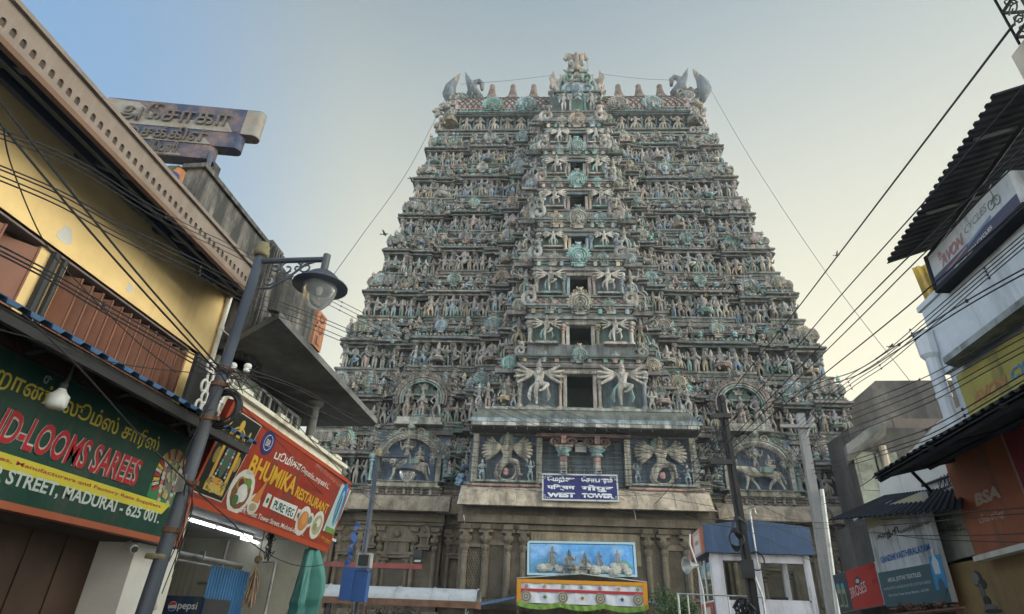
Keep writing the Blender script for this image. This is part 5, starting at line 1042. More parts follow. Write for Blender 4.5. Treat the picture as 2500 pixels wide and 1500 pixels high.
# tarpaulin bundled under the red sign
random.seed(3); g = MB(); nu, nv = 26, 30; V = []
for j in range(nv+1):
    v = j/nv
    for i in range(nu+1):
        u = i/nu; w0 = .25+.95*v**.7; y = 10.62+(u-.5)*w0*.95+(.1 if v > .5 else 0)*v; z = 2.72-1.7*v; fold = .09*math.sin(u*19+v*3)*(.4+v)+.05*math.sin(u*41+2*v)
        if u > .45: z += .18*(1-v)*math.sin((u-.45)*5.7); fold += .25*math.exp(-((u-.72)/.2)**2-((v-.38)/.25)**2)
        V.append((-4.62+fold, y, z))
g.add((np.array(V), {4: np.array([[j*(nu+1)+i, j*(nu+1)+i+1, (j+1)*(nu+1)+i+1, (j+1)*(nu+1)+i] for j in range(nv) for i in range(nu)])}), sm=True); o = solo('tarpaulin', g, mat('teal_tarpaulin', (.06, .2, .18), .6, .25, .3, (.03, .08, .08), 2, bump=.1), 'teal tarpaulin hanging in folds from the red restaurant sign', 'tarpaulin')
sm_ = o.modifiers.new('thick', 'SOLIDIFY'); sm_.thickness = .012
# dried garland bundle on a cord
q = PX(630, 1370, -4.9); g = MB(); g.add(cyl(q+np.array([0, 0, .5]), q, .008, 5)); g.add(ball(.06, 8, 5), loc=q+np.array([0, 0, .02]))
for i in range(60): a = rnd.uniform(0, 6.28); r = rnd.uniform(0, .1); v = rnd.random(); g.add(tube([q+np.array([r*.4*math.cos(a), r*.4*math.sin(a), -.05-v*.35]), q+np.array([r*math.cos(a), r*math.sin(a), -.2-v*.45])], .012, 4))
solo('dried_garland', g, mat('dry_straw', (.24, .17, .12), .9, .4), 'dried plant garland hanging inside the restaurant front', 'garland')
q = PX(660, 1320, -4.75); g = MB()
for i in range(40): a, b_ = rnd.uniform(-.09, .09), rnd.uniform(-.2, .2); g.add(tube([q+np.array([0, a, b_]), q+np.array([rnd.uniform(-.05, .05), a+rnd.uniform(-.08, .08), b_+rnd.uniform(-.1, .1)]), q+np.array([0, a*.5, b_-.1])], .008, 4))
solo('wire_tangle', g, M_ink, 'tangle of black wires hanging below the red sign', 'wires')

# ---------------------------------------------------------------- old roof sign in three tiers
RS = thing('rooftop_sign', 'rusty blue three-tier rooftop sign with raised Tamil letters and rounded ends', 'rooftop sign', (-6.5, 7.4, 7))
yS = 7.2; pL = PY(266, 252, yS); pR = PY(650, 283, yS+.55); u_ = pR-pL; u_[2] = 0; bd = Board(pL, u_, (0, 0, 1))
M_rs = mat('rusty_blue_enamel', (.028, .038, .08), .6, .3, .5, (.17, .11, .085), 2.2, False, .2, 20)
M_rg = mat('grey_enamel', (.19, .18, .165), .65, .25, .35, (.17, .09, .06), 2.4, False, .2)
for (tl, tr, br_, bl), txt, (xa, xb) in ((((266, 238), (638, 272), (630, 333), (250, 297)), 'அேசாகா', (285, 562)), (((285, 298), (588, 320), (580, 362), (285, 335)), 'ைசக்கிள்', (292, 505)), (((330, 340), (520, 350), (508, 388), (330, 372)), 'கம்ெபனி', (335, 432))):
    p_tl, p_tr, p_br, p_bl = [bd.uv(*p) for p in (tl, tr, br_, bl)]
    a0, a1 = min(p_tl[0], p_bl[0]), p_tr[0]; b1, b0 = (p_tl[1]+p_tr[1])/2, (p_bl[1]+p_br[1])/2
    if txt[0] != 'அ': a0 -= .5
    g = MB(); dep = .24
    pl = [(a0, 0), (a1-.05, 0)]+[(a1-.05+dep/2*math.sin(R(t_)), -dep/2+dep/2*math.cos(R(t_))) for t_ in range(20, 180, 20)]+[(a1-.05, -dep), (a0, -dep)]
    n_ = len(pl); V = np.array([bd.p(a, b0, h) for a, h in pl]+[bd.p(a, b1, h) for a, h in pl]); g.add((V, {4: np.array([[i, (i+1) % n_, n_+(i+1) % n_, n_+i] for i in range(n_)]), n_: np.array([list(range(n_))[::-1], list(range(n_, 2*n_))])})); part('tier', g, M_rs, RS)
    if txt[0] == 'அ':
        g = MB(); pl2 = [(a1-.25, .004)]+pl[1:-2]+[(a1-.05, -dep-.003), (a1-.25, -dep-.003)]; n_ = len(pl2); pl2 = [(a+.003, h) for a, h in pl2]; V = np.array([bd.p(a, b0+.01, h) for a, h in pl2]+[bd.p(a, b1-.01, h) for a, h in pl2]); g.add((V, {4: np.array([[i, (i+1) % n_, n_+(i+1) % n_, n_+i] for i in range(n_)])})); part('grey_end', g, M_rg, RS)
    ga, gb = bd.uv(xa, (tl[1]+bl[1])/2+10)[0], bd.uv(xb, (tr[1]+br_[1])/2)[0]
    V, F = glyphs(txt, .01); mn, mx2 = V.min(0), V.max(0)
    g = MB(); g.add(bd.poly([(a0, b0+.02), (gb+.1, b0+.02), (gb-.05, b0+(b1-b0)*.42), (a0+(gb-a0)*.45, b0+(b1-b0)*.34), (a0+(gb-a0)*.25, b0+(b1-b0)*(.9 if txt[0] == 'அ' else .4)), (a0, b1-.02 if txt[0] == 'அ' else b0+(b1-b0)*.4)], .002, .01)); part('worn_band', g, M_rg, RS)
    g = MB()
    for hh in (.02, .035, .05): text(g, bd, txt, ga, gb, b0+.05*(b1-b0)+.03, b1-.1*(b1-b0), hh, (.4, .38, .35), bold=.004)
    part('raised_lettering', g, mat('grimy_letter_metal', (.10, .092, .088), .7, .4, .4, (.1, .05, .03), 6), RS)
    for i in range(4): q = bd.p(a0+(a1-a0)*(i+.3)/4, b1, -.2); g = MB(); g.add(cyl(q, q+np.array([0, 0, .03]), .01, 5)); part('bolt', g, M_blk, RS)
q = PY(476, 440, 8.0); g = MB(); g.add(box(q[0]-.2, q[0]+.2, 7.95, 8.3, 6.0, PY(470, 385, 7.95)[2])); part('concrete_post', g, M_conc, RS)
p0, p1 = PY(516, 372, 7.6), PY(528, 440, 7.6); g = MB(); g.add(cyl(p0, (p1[0]+.03, 7.6, 6.4), .04, 8)); part('steel_post', g, M_pole, RS)
q = PY(428, 440, 7.45); bd = Board((q[0]-.22, 7.42, q[2]-.2), (1, 0.1, 0), (0, 0, 1)); S3 = thing('orange_sign', 'small orange square sign with a blue curve under the rooftop sign', 'sign', q); g = MB(); g.add(bd.plate(-.3, .42, -.25, .5, -.04, 0), (.5, .2, .06)); part('board', g, M_sign, S3); g = MB(); text(g, bd, 'ெ', -.2, .3, -.2, .4, .005, (.03, .06, .2), bold=.03); part('lettering', g, M_let, S3)
bd = Board((-3.9, 7.62, 5.2), (0, 1, 0), (0, 0, 1)); S3 = thing('vertical_sign', 'narrow orange upright sign at the end of the stained parapet', 'sign', (-3.9, 7.8, 5.2)); g = MB(); g.add(bd.plate(0, .32, .02, .6, -.02, .02), (.5, .22, .12)); part('board', g, M_sign, S3); g = MB()
for i, ch in enumerate('LUD'): text(g, bd, ch, .08, .24, .07+i*.18, .2+i*.18, .026, (.1, .06, .05), bold=.01)
part('lettering', g, M_let, S3)
# plant tuft on the roof
g = MB()
for i in range(14): a = rnd.uniform(-1.2, 1.2); q = PY(415, 415, 7.4); g.add(tube([q, q+np.array([.12*math.sin(a), .05, .12]), q+np.array([.35*math.sin(a), .05, .1-.1*abs(a)])], [.02, .025, .004], 4))
solo('roof_plant', g, mat('roof_leaf', (.05, .07, .04), .7), 'small dark plant growing on the roof below the rusty sign', 'plant')
# ================================================================== right side of the street
M_pal = mat('pale_blue_plaster', (.50, .53, .56), .85, .14, .25, (.3, .31, .31), .9, True, .12, 22)
M_dsh = mat('dark_corrugated_sheet', (.035, .038, .045), .9, .3, .4, (.03, .026, .022), 1.5, spec=.05)
M_old = mat('old_grey_plaster', (.12, .108, .098), .95, .5, 1.0, (.03, .028, .027), .5, True, .4, 12)
xw = 4.3
Wb = thing('cycle_shop_building', 'pale plastered shop building with a ledge and white downpipe on the right of the street', 'shop building', (5, 5, 0))
g = MB(); g.add(box(xw, 9, -2, 7.05, 4.45, 5.36)); g.add(box(xw+.05, 9, -2, 7.0, 3.1, 4.45)); g.add(box(xw+.1, 9, -2, 6.9, .12, 2.3)); part('wall', g, M_pal, Wb)
g = MB(); g.add(box(xw-.03, 9, -2, 7.09, 5.3, 5.37)); part('parapet_cap', g, M_pal, Wb)
g = MB(); g.add(hexa([(xw-.22, -2, 4.40), (xw, -2, 4.40), (xw, 6.75, 4.40), (xw-.22, 6.6, 4.40), (xw-.22, -2, 4.47), (xw, -2, 4.49), (xw, 6.75, 4.49), (xw-.22, 6.6, 4.47)])); part('ledge', g, mat('stained_ledge', (.33, .34, .33), .9, .3, .6, (.08, .085, .08), 2.5), Wb)
q0 = PX(2268, 835, xw); g = MB(); g.add(tube([(xw-.06, q0[1]-.05, q0[2]-.1), (xw-.06, q0[1]-.05, 2.6)], .075, 10)); g.add(lathe([(.08, 0), (.11, .05), (.12, .3), (.13, .34)], 10), loc=(xw-.06, q0[1]-.05, q0[2]-.25))
g.add(lathe([(.085, 0), (.085, .05)], 10), loc=(xw-.06, q0[1]-.05, q0[2]-.75)); part('downpipe', g, mat('white_downpipe', (.55, .57, .6), .5, .15, .15), Wb)
# upper corrugated roof
RF = thing('corrugated_roof', 'dark corrugated roof sheet jutting out over the white cycle sign', 'roof', (4.4, 5, 6))
E0, E1 = np.array([3.78, 6.55, 5.70]), np.array([3.78, 4.2, 5.985]); d_ = (E1-E0)/np.linalg.norm(E1-E0)
g = MB(); corrug(g, E0, E1, E0+np.array([2.6, 0, .9]), E1+np.array([2.6, 0, .9]), 24, .03); part('sheet', g, M_dsh, RF)
g = MB()
for k_ in (.5, 1.5): a = E0+np.array([k_, .0, .32*k_-.06]); g.add(tube([a, a+d_*2.33], .03, 4))
for k_ in (.9, 1.9): a = E0+d_*k_; g.add(tube([a+np.array([.05, 0, -.03]), a+np.array([2.5, 0, .8])], .025, 4))
part('rafter', g, M_blk, RF)
# yellow translucent sheet at the side
YS = thing('yellow_sheet', 'weathered yellow corrugated sheet standing beside the white cycle sign against the sky', 'sheet', (4.7, 6.95, 5.4))
c = [PY(*p, 7.0) for p in ((2262, 742), (2297, 716), (2262, 641), (2226, 655))]
g = MB(); corrug(g, c[0], c[1]+np.array([.25, 0, 0]), c[3], c[2]+np.array([.25, 0, 0]), 5, .03); part('sheet', g, mat('stained_yellow_sheet', (.5, .34, .06), .6, .4, .5, (.2, .14, .07), 5), YS)
# white cycle sign, leaning
S4 = thing('cycle_shop_sign', 'leaning white box sign with red and grey cycle lettering over a dark blue band', 'sign', (4.1, 5.5, 5.3))
BL = PX(2288, 700, 4.16); BR_ = PX(2493, 497, 4.16); TL_ = PY(2265.5, 629, BL[1]); bd = Board(BL, BR_-BL, TL_-BL); Wd = np.linalg.norm(BR_-BL); Hd = np.linalg.norm(TL_-BL)
g = MB(); g.add(bd.plate(0, Wd, 0, Hd, -.16, 0), (.5, .52, .54)); part('board', g, M_sign, S4)
g = MB(); g.add(bd.plate(.003, Wd-.003, .003, Hd*.3, .001, .004), (.09, .09, .14)); part('band', g, M_let, S4)
def fitb(g, bd, body, pl, pr, top, c, h=.006, bold=0., shear=0.):
    a0, b0 = bd.uv(*pl); a1, b1 = bd.uv(*pr); at_, bt = bd.uv(*top); text(g, bd, body, a0, a1, b0, bt, h, c, bold=bold, shear=shear, skew=(b1-b0)/(a1-a0))
g = MB(); fitb(g, bd, 'AVON', (2302, 655), (2357, 592), (2293, 632), (.36, .2, .2), bold=.05, shear=.35); part('lettering', g, M_let, S4)
g = MB()
for i in range(3): g.add(bd.plate(*(lambda a, b_: (a-.01, a+.09-.02*i, b_+.015+.035*i, b_+.035+.035*i))(*bd.uv(2296, 638)), .003, .006), (.36, .22, .22))
a0, b0 = bd.uv(2308, 657); a1, b1 = bd.uv(2358, 594); g.add(bd.poly([(a0, b0-.06), (a1, b1-.06), (a1, b1-.035), (a0, b0-.035)], .002, .006), (.36, .22, .22)); a2, b2 = bd.uv(2416, 519); g.add(bd.poly([(a1+.02, b1-.06), (a2, b2-.06), (a2, b2-.03), (a1+.02, b1-.03)], .002, .006), (.18, .26, .38)); part('underline', g, M_let, S4)
g = MB(); fitb(g, bd, 'CYCLES', (2359, 573), (2412, 511), (2352, 560), (.2, .21, .22), bold=-.005, shear=.25); part('lettering', g, M_let, S4)
g = MB(); fitb(g, bd, 'SRI GANESH CYCLES', (2334, 661), (2425, 557), (2332, 653), (.6, .6, .6), .008, bold=.03); part('lettering', g, M_let, S4)
g = MB()
for px, py in ((2421, 501), (2435, 488)): a, b_ = bd.uv(px, py); g.add(tube([bd.p(a+.045*math.cos(t_), b_+.05*math.sin(t_), .006) for t_ in np.linspace(0, 2*math.pi, 15)], .005, 4, False), (.2, .22, .2))
for p, q in (((2421, 501), (2426, 480)), ((2426, 480), (2435, 488)), ((2426, 480), (2416, 462)), ((2416, 462), (2421, 450))): g.add(cyl(bd.p(*bd.uv(*p), .006), bd.p(*bd.uv(*q), .006), .006, 4), (.2, .24, .2))
part('cyclist_mark', g, M_let, S4)
g = MB(); g.add(bd.plate(-.05, -.005, -.02, Hd+.03, -.2, .02)); g.add(bd.plate(-.05, Wd+.03, -.06, -.005, -.2, .01)); part('frame', g, M_dsh, S4)
# yellow wall sign below the ledge
S5 = thing('yellow_wall_sign', 'faded yellow sign with orange cycle lettering under the ledge of the pale building', 'sign', (xw, 5.5, 3.7))
bd = Board((xw-.02, 6.8, 3.3), (0, -1, 0), (0, 0, 1)); g = MB(); g.add(bd.plate(0, 4, 0, 1.03, -.02, 0), (.42, .36, .1)); part('board', g, M_sign, S5)
g = MB(); fitb(g, bd, 'AVON', (2380, 995), (2466, 940), (2378, 962), (.5, .22, .1), bold=.03, shear=.3); part('lettering', g, M_let, S5); g = MB(); fitb(g, bd, 'CYCLES', (2474, 930), (2575, 862), (2470, 902), (.1, .25, .4), bold=.03, shear=.3); part('lettering', g, M_let, S5)
# awning over the cycle shop
W2 = thing('sloping_awning', 'large dark corrugated awning of the cycle shop with rafters underneath', 'awning', (3.9, 5, 3.4))
F0 = PX(2130, 1166, 3.2); F1 = PX(2500, 948, 3.2); d_ = (F1-F0)/np.linalg.norm(F1-F0); Bk = np.array([1.15, -.15, .28])
g = MB(); corrug(g, F0, F0+d_*6.5, F0+Bk, F0+Bk+d_*6.5, 52, .022); part('sheet', g, M_dsh, W2)
g = MB(); k_ = np.array([.02, 0, -.02]); a, b_ = F0+k_, F0+d_*6.4+k_; c, e = F0+Bk*1.0+d_*6.4, F0+Bk+k_*0; g.add(slab(a, b_, c+np.array([0, 0, -.02]), e+np.array([0, 0, -.02]), (0, 0, 1), .012)); part('backing', g, MATS['near_black_board'], W2)
g = MB()
for s_ in (.06, .5): g.add(tube([F0+Bk*s_+np.array([0, 0, -.05]), F0+Bk*s_+d_*6.4+np.array([0, 0, -.05])], .025, 4))
for i in range(5): g.add(tube([F0+d_*(.1+i*1.1)+np.array([0, 0, -.03]), F0+Bk+d_*(.1+i*1.1)+np.array([0, 0, -.05])], .022, 4))
g.add(tube([F0+Bk*.35+np.array([0, 0, -.05]), PX(2272, 1198, 4.2)], .02, 5)); part('rafter', g, M_dsh, W2)
# lower awning over the textile boards
W3 = thing('lower_awning', 'low black corrugated awning with a pale batten above the textile shop boards', 'awning', (4, 9, 3.2))
G0, G1 = PX(2022, 1272, 3.62), PX(2350, 1210, 4.1); G1[1] = 7.0
pts = [PX(*p, x) for p, x in (((2022, 1272), 3.62), ((2160, 1215), 4.25), ((2330, 1192), 4.3), ((2345, 1215), 4.0))]
g = MB(); corrug(g, PX(2022, 1272, 3.6), PX(2352, 1246, 3.8), PY(2160, 1213, 9.4), PY(2352, 1190, 7.2), 24, .02); part('sheet', g, M_dsh, W3)
g = MB(); g.add(tube([PX(2085, 1272, 3.62), PY(2182, 1224, 8.6)], .02, 4)); part('batten', g, M_gal, W3)
# building behind the boards
Cb = thing('textile_shop_building', 'low whitewashed shop behind the textile boards', 'shop building', (5.5, 8.5, 0))
g = MB(); g.add(box(4.45, 9, 7.1, 11.6, .12, 3.35)); part('wall', g, M_old, Cb)
g = MB(); V_ = [(7.15, 3.35), (10.4, 3.35), (10.2, 3.95), (9.0, 4.1), (8.2, 4.25), (7.15, 4.3)]; g.add((lambda ge: (ge[0][:, [1, 0, 2]], ge[1]))(extr(V_, 4.75, 5.0))); part('broken_wall_top', g, M_wht, Cb)
q = PX(2300, 1172, 4.7); g = MB(); g.add(cyl(q+np.array([0, .5, .03]), q+np.array([0, -.45, 0]), .02, 6))
for i in range(8): g.add(tube([q+np.array([0, .1-.08*i, .0]), q+np.array([-.03, .06-.08*i, -.12-.05*(i % 3)]), q+np.array([0, .0-.08*i, .05])], .008, 4))
part('cable_bracket', g, M_ink, Cb)
# boards of the textile shop
S6 = thing('textile_sign', 'white and slate green textile board with blue lettering and a blue emblem', 'sign', (4.0, 8.2, 2.05))
tl_, bl_ = PX(2118, 1275, 3.98), PX(2163, 1482, 3.98); br2 = PX(2325, 1470, 3.98); bd = Board(bl_, br2-bl_, tl_-bl_); Wd = np.linalg.norm(br2-bl_); Hd = 1.16
WH_, SL = (.52, .53, .53), (.06, .11, .12)
g = MB(); g.add(bd.plate(0, Wd, 0, Hd, -.06, 0), WH_); part('board', g, M_sign, S6)
g = MB(); g.add(bd.poly([(.002, .002), (Wd-.002, .002), (Wd-.002, bd.uv(2278, 1375)[1]), (.002, bd.uv(2140, 1400)[1])], .001, .004), SL); g.add(bd.plate(.002, Wd-.002, Hd-.2, Hd-.002, .001, .003), (.4, .36, .24)); part('panel', g, M_let, S6)
g = MB(); fitb(g, bd, 'காந்தி', (2145, 1325), (2198, 1307), (2142, 1303), (.03, .07, .06), bold=.03); fitb(g, bd, 'வஸ்திராலயம்', (2199, 1308), (2272, 1283), (2197, 1292), (.03, .07, .06), bold=.015); part('lettering', g, M_let, S6)
g = MB(); fitb(g, bd, 'GANDHI VASTHIRALAYAM', (2153, 1376), (2273, 1343), (2149, 1361), (.03, .13, .36), bold=.02); part('lettering', g, M_let, S6)
g = MB(); fitb(g, bd, 'ARUL JOTHI TEXTILES', (2170, 1425), (2252, 1411), (2168, 1412), (.55, .56, .56), .007, bold=.02); fitb(g, bd, 'KHADI SHIRTS LUNGIES DHOTIES COTTON SAREES', (2160, 1442), (2275, 1424), (2159, 1436), (.48, .5, .5), .007); fitb(g, bd, '39-A, West Tower Street, Madurai - 625 001.', (2172, 1459), (2272, 1444), (2171, 1452), (.5, .52, .52), .007, bold=.008); part('lettering', g, M_let, S6)
g = MB(); e_ = [bd.uv(*p) for p in ((2288, 1441), (2316, 1435), (2296, 1353), (2268, 1361))]; g.add(bd.poly(e_, .005, .009), (.04, .25, .45)); cx, cy_ = np.mean(e_, 0); g.add(bd.poly([(cx-.06, cy_-.02), (cx+.06, cy_-.02), (cx+.07, cy_+.1), (cx+.02, cy_+.17), (cx+.02, cy_+.24), (cx-.02, cy_+.24), (cx-.02, cy_+.17), (cx-.07, cy_+.1)], .01, .012), (.55, .57, .58)); g.add(bd.disc(cx+.01, cy_-.15, .06, .09, .01, .012), (.06, .1, .12)); part('emblem', g, M_let, S6)
S7 = thing('khadi_sign', 'dim grey green khadi board next to the orange board', 'sign', (4.2, 7.4, 2.4))
bd = Board((4.18, 8.02, 2.47), (0, -1, .04), (0, 0, 1)); g = MB(); g.add(bd.plate(0, 1.2, 0, .72, -.04, 0), (.36, .36, .3)); part('board', g, M_sign, S7)
g = MB(); fitb(g, bd, 'KHADI', (2316, 1291), (2350, 1287), (2315, 1284), (.04, .05, .05), bold=.02); fitb(g, bd, 'VASTHIRALAYAM', (2290, 1300), (2378, 1295), (2289, 1293), (.04, .05, .05), bold=.02); fitb(g, bd, 'காந்தி', (2297, 1251), (2335, 1246), (2296, 1242), (.05, .06, .05), bold=.01); fitb(g, bd, 'வஸ்திராலயம்', (2282, 1266), (2370, 1258), (2281, 1259), (.05, .06, .05), bold=.01)
a, b_ = bd.uv(2320, 1352)
for i in range(8): g.add(cyl(bd.p(a, b_, .004), bd.p(a+.07*math.cos(i*.8), b_+.06*math.sin(i*.8), .004), .004, 4), (.05, .06, .06))
part('lettering', g, M_let, S7)
S8 = thing('orange_sign', 'brown to orange cycle board with pale English and Tamil lettering', 'sign', (4, 6.3, 2.4))
bd = Board((3.98, 6.95, 2.44), (0, -1, .035), (0, 0, 1)); g = MB(); g.add(bd.plate(0, 1.7, 0, .95, -.05, 0), (.34, .11, .05)); g.add(bd.plate(1.02, 1.04, 0, .95, .0, .012), (.4, .25, .2)); g.add(bd.plate(1.04, 2.2, 0.02, .94, -.04, .004), (.28, .04, .05)); part('board', g, M_sign, S8); g = MB(); g.add(bd.plate(-.02, 2.2, -.05, 0, -.07, .02)); part('tray', g, M_crm, S8)
g = MB(); fitb(g, bd, 'BSA', (2385, 1238), (2446, 1214), (2382, 1206), (.5, .36, .28), bold=.05, shear=.2); fitb(g, bd, 'பிஎஸ்ஏ', (2396, 1283), (2457, 1267), (2392, 1258), (.5, .34, .26), bold=.03); part('lettering', g, M_let, S8)
S9 = thing('statue_poster_sign', 'olive brown board with a dark printed bust figure at the bottom right', 'sign', (4.1, 7, 1.6))
bd = Board((4.12, 7.75, 1.3), (0, -1, 0), (0, 0, 1)); g = MB(); g.add(bd.plate(0, 1.55, 0, 1.14, -.05, 0), (.26, .17, .07)); g.add(bd.plate(-.07, 0, 0, 1.12, -.06, .02), (.36, .1, .04)); part('board', g, M_sign, S9)
a, b_ = bd.uv(2398, 1440); g = MB()
for dx, dy, ra, rb, c in ((-.02, .1, .09, .08, .05), (-.05, .11, .06, .06, .2), (.04, .05, .07, .05, .04), (0, -.03, .04, .09, .12), (.03, -.11, .06, .05, .04), (.05, -.17, .11, .035, .14), (.08, -.2, .14, .02, .04)): g.add(bd.disc(a+dx, b_+dy, ra, rb, .002, .004+.001*len(g.v), 14), (c, c*.95, c*.85))
part('printed_figure', g, M_let, S9)
S10 = thing('tea_sign', 'small red tea advertisement board beside white shop lettering', 'sign', (4.2, 10.4, 2.1))
bd = Board((4.15, 11.25, 2.06), (0, -1, .03), (0, 0, 1)); g = MB(); g.add(bd.plate(0, 2.5, 0, .55, -.05, 0), (.5, .5, .5)); part('board', g, M_sign, S10); g = MB(); g.add(bd.plate(.003, .7, .003, .547, .001, .004), (.045, .06, .075)); g.add(bd.plate(.55, 1.62, .003, .548, .004, .006), (.38, .04, .03)); part('panel', g, M_let, S10)
g = MB(); fitb(g, bd, '3ROSES', (2080, 1462), (2118, 1444), (2077, 1437), (.55, .5, .48), .008, bold=.0); part('lettering', g, M_let, S10)
g = MB(); a, b_ = bd.uv(2095, 1419); g.add(bd.disc(a, b_, .1, .06, .007, .009), (.04, .04, .05)); g.add(bd.disc(a, b_, .07, .03, .01, .011), (.4, .4, .4)); part('emblem', g, M_let, S10)
for px in (2053, 2064): g = MB(); a, b_ = bd.uv(px, 1460); g.add(bd.plate(a-.07, a+.07, b_-.13, b_+.13, .005, .009), (.3, .3, .16)); g.add(bd.plate(a-.05, a+.05, b_-.1, b_+.06, .01, .012), (.06, .08, .08)); g.add(bd.disc(a, b_+.16, .06, .05, .006, .009), (.1, .3, .3)); part('emblem', g, M_let, S10)
g = MB(); fitb(g, bd, 'ஸ்ரீ மீனாட்சி', (2122, 1392), (2140, 1385), (2121, 1382), (.06, .06, .06)); fitb(g, bd, 'ஸ்டோர்', (2128, 1408), (2142, 1403), (2127, 1398), (.06, .06, .06)); fitb(g, bd, 'கடை', (2132, 1424), (2144, 1420), (2131, 1415), (.06, .06, .06)); part('lettering', g, M_let, S10)
# the street-side lower wall and a narrow pilaster far back
# ---------------------------------------------------------------- balcony railing on a beige bracket, top right
RB = thing('balcony_railing', 'black wrought iron balcony railing with scrolls above a beige slab in the top right corner', 'railing', (4.6, 4.2, 6.4))
q0 = PX(2467, 135, 4.3); g = MB(); g.add(box(q0[0], 7, -1, q0[1], q0[2]-.42, q0[2]-.02)); part('slab', g, mat('beige_plaster', (.4, .35, .29), .9, .2, .2), RB)
zr0, zr1 = q0[2]+.02, q0[2]+.75; g = MB(); yk = PX(2450, 48, 4.22)[1]
for z in (zr0, zr0+.36, zr1): g.add(cyl((4.24, yk, z), (4.24, -.5, z), .018, 5)); g.add(cyl((4.24, yk, z), (6.5, yk, z), .018, 5))
for i in range(10):
    for a, b_ in (((4.24, yk-i*.24, zr0-.1), (4.24, yk-i*.24, zr1)), ((4.24+i*.24, yk, zr0-.1), (4.24+i*.24, yk, zr1))): g.add(cyl(a, b_, .012, 5))
    for zz in (zr0+.1, zr0+.25, zr0+.5, zr0+.64):
        g.add(moved(tube(spiral(.07, .015, 0, 430, 12), .009, 4), (4.24, yk-.12-i*.24, zz), rz=R(90))); g.add(moved(tube(spiral(.07, .015, 0, 430, 12), .009, 4), (4.36+i*.24, yk, zz)))
part('ironwork', g, M_blk, RB)
# ---------------------------------------------------------------- grey gabled building and pier beyond
GB = thing('gabled_building', 'old grey stained building with a sloping gable line behind the right-hand shops', 'building', (16, 31, 0))
yb = 29.6; g = MB(); pl = [(p[0], p[2]) for p in (PY(2049, 1012, yb), PY(2137, 930, yb), PY(2292, 929, yb), PY(2420, 930, yb))]; pl = [(pl[0][0], 0)]+pl+[(pl[-1][0], 0)]; g.add(extr(pl, yb, yb+8)); part('wall', g, M_old, GB)
g = MB(); q = PY(2180, 1030, yb); q2 = PY(2330, 1060, yb); g.add(box(q[0], q2[0]+3, yb-.03, yb, 5.0, q[2]+.15)); part('bare_render', g, mat('brown_render', (.115, .09, .078), .95, .35, .5, (.1, .08, .07), .8), GB)
yH = 25.0; PB = thing('corner_house', 'narrow grey house front with panelled shutters and a projecting eave beyond the lower awning', 'house', (12.5, yH, 0))
h_ = lambda px, py, y=yH: PY(px, py, y)
a0, a1 = h_(2088, 1120), h_(2330, 1160); g = MB(); g.add(box(a0[0], a1[0], yH, yH+2.4, 0, h_(2150, 1045)[2])); part('wall', g, M_old, PB)
e = [h_(2070, 1108, yH-.8), h_(2165, 1033, yH-.8), h_(2165, 1075, yH), h_(2090, 1140, yH)]
g = MB(); g.add(hexa([e[0], e[1], e[1]+np.array([.3, 1.0, -.3]), e[0]+np.array([.3, 1.0, -.25]), e[0]+np.array([0, 0, .35]), e[1]+np.array([0, 0, .3]), e[1]+np.array([.3, 1.0, .5]), e[0]+np.array([.3, 1.0, .5])])); part('eave', g, M_slab, PB)
for px in (2098, 2150): b0, b1 = h_(px, 1185), h_(px+36, 1105); g = MB(); g.add(box(b0[0], b1[0], yH-.06, yH, b0[2]-1.2, b1[2])); g.add(box(b0[0]+.1, b1[0]-.1, yH-.09, yH-.06, b0[2]-.2, b1[2]-.15)); part('shutter', g, mat('grey_green_shutter', (.24, .25, .2), .8, .25, .4), PB)
g = MB(); q = h_(2158, 1130); g.add(cyl((q[0], yH-.2, 4), (q[0], yH-.2, q[2]+.6), .14, 8)); part('pipe', g, mat('tan_pipe', (.36, .29, .23), .7, .2), PB)
q = PX(2115, 1330, 4.45); g = MB(); g.add(tube([(5.3, 12.4, .0), (5.3, 12.4, 3.75)], .13, 10)); solo('old_pipe_post', g, M_old, 'stout grey pipe post behind the tea sign', 'post')
# rubbish lying on the ledge under the boards
g = MB()
for i in range(40): y = 7.6+rnd.random()*1.3; q = np.array([3.95+rnd.uniform(-.06, .06), y, 2.0+rnd.uniform(-.01, .05)]); g.add(tube([q, q+np.array([rnd.uniform(-.05, .05), rnd.uniform(-.15, .15), rnd.uniform(-.02, .05)])], .012, 4))
g.add(tube([(3.93, 9.2, 1.95), (3.93, 7.3, 1.98)], .02, 5)); solo('cable_litter', g, M_rust, 'rusty rod and dry litter along the bottom of the textile board', 'litter')
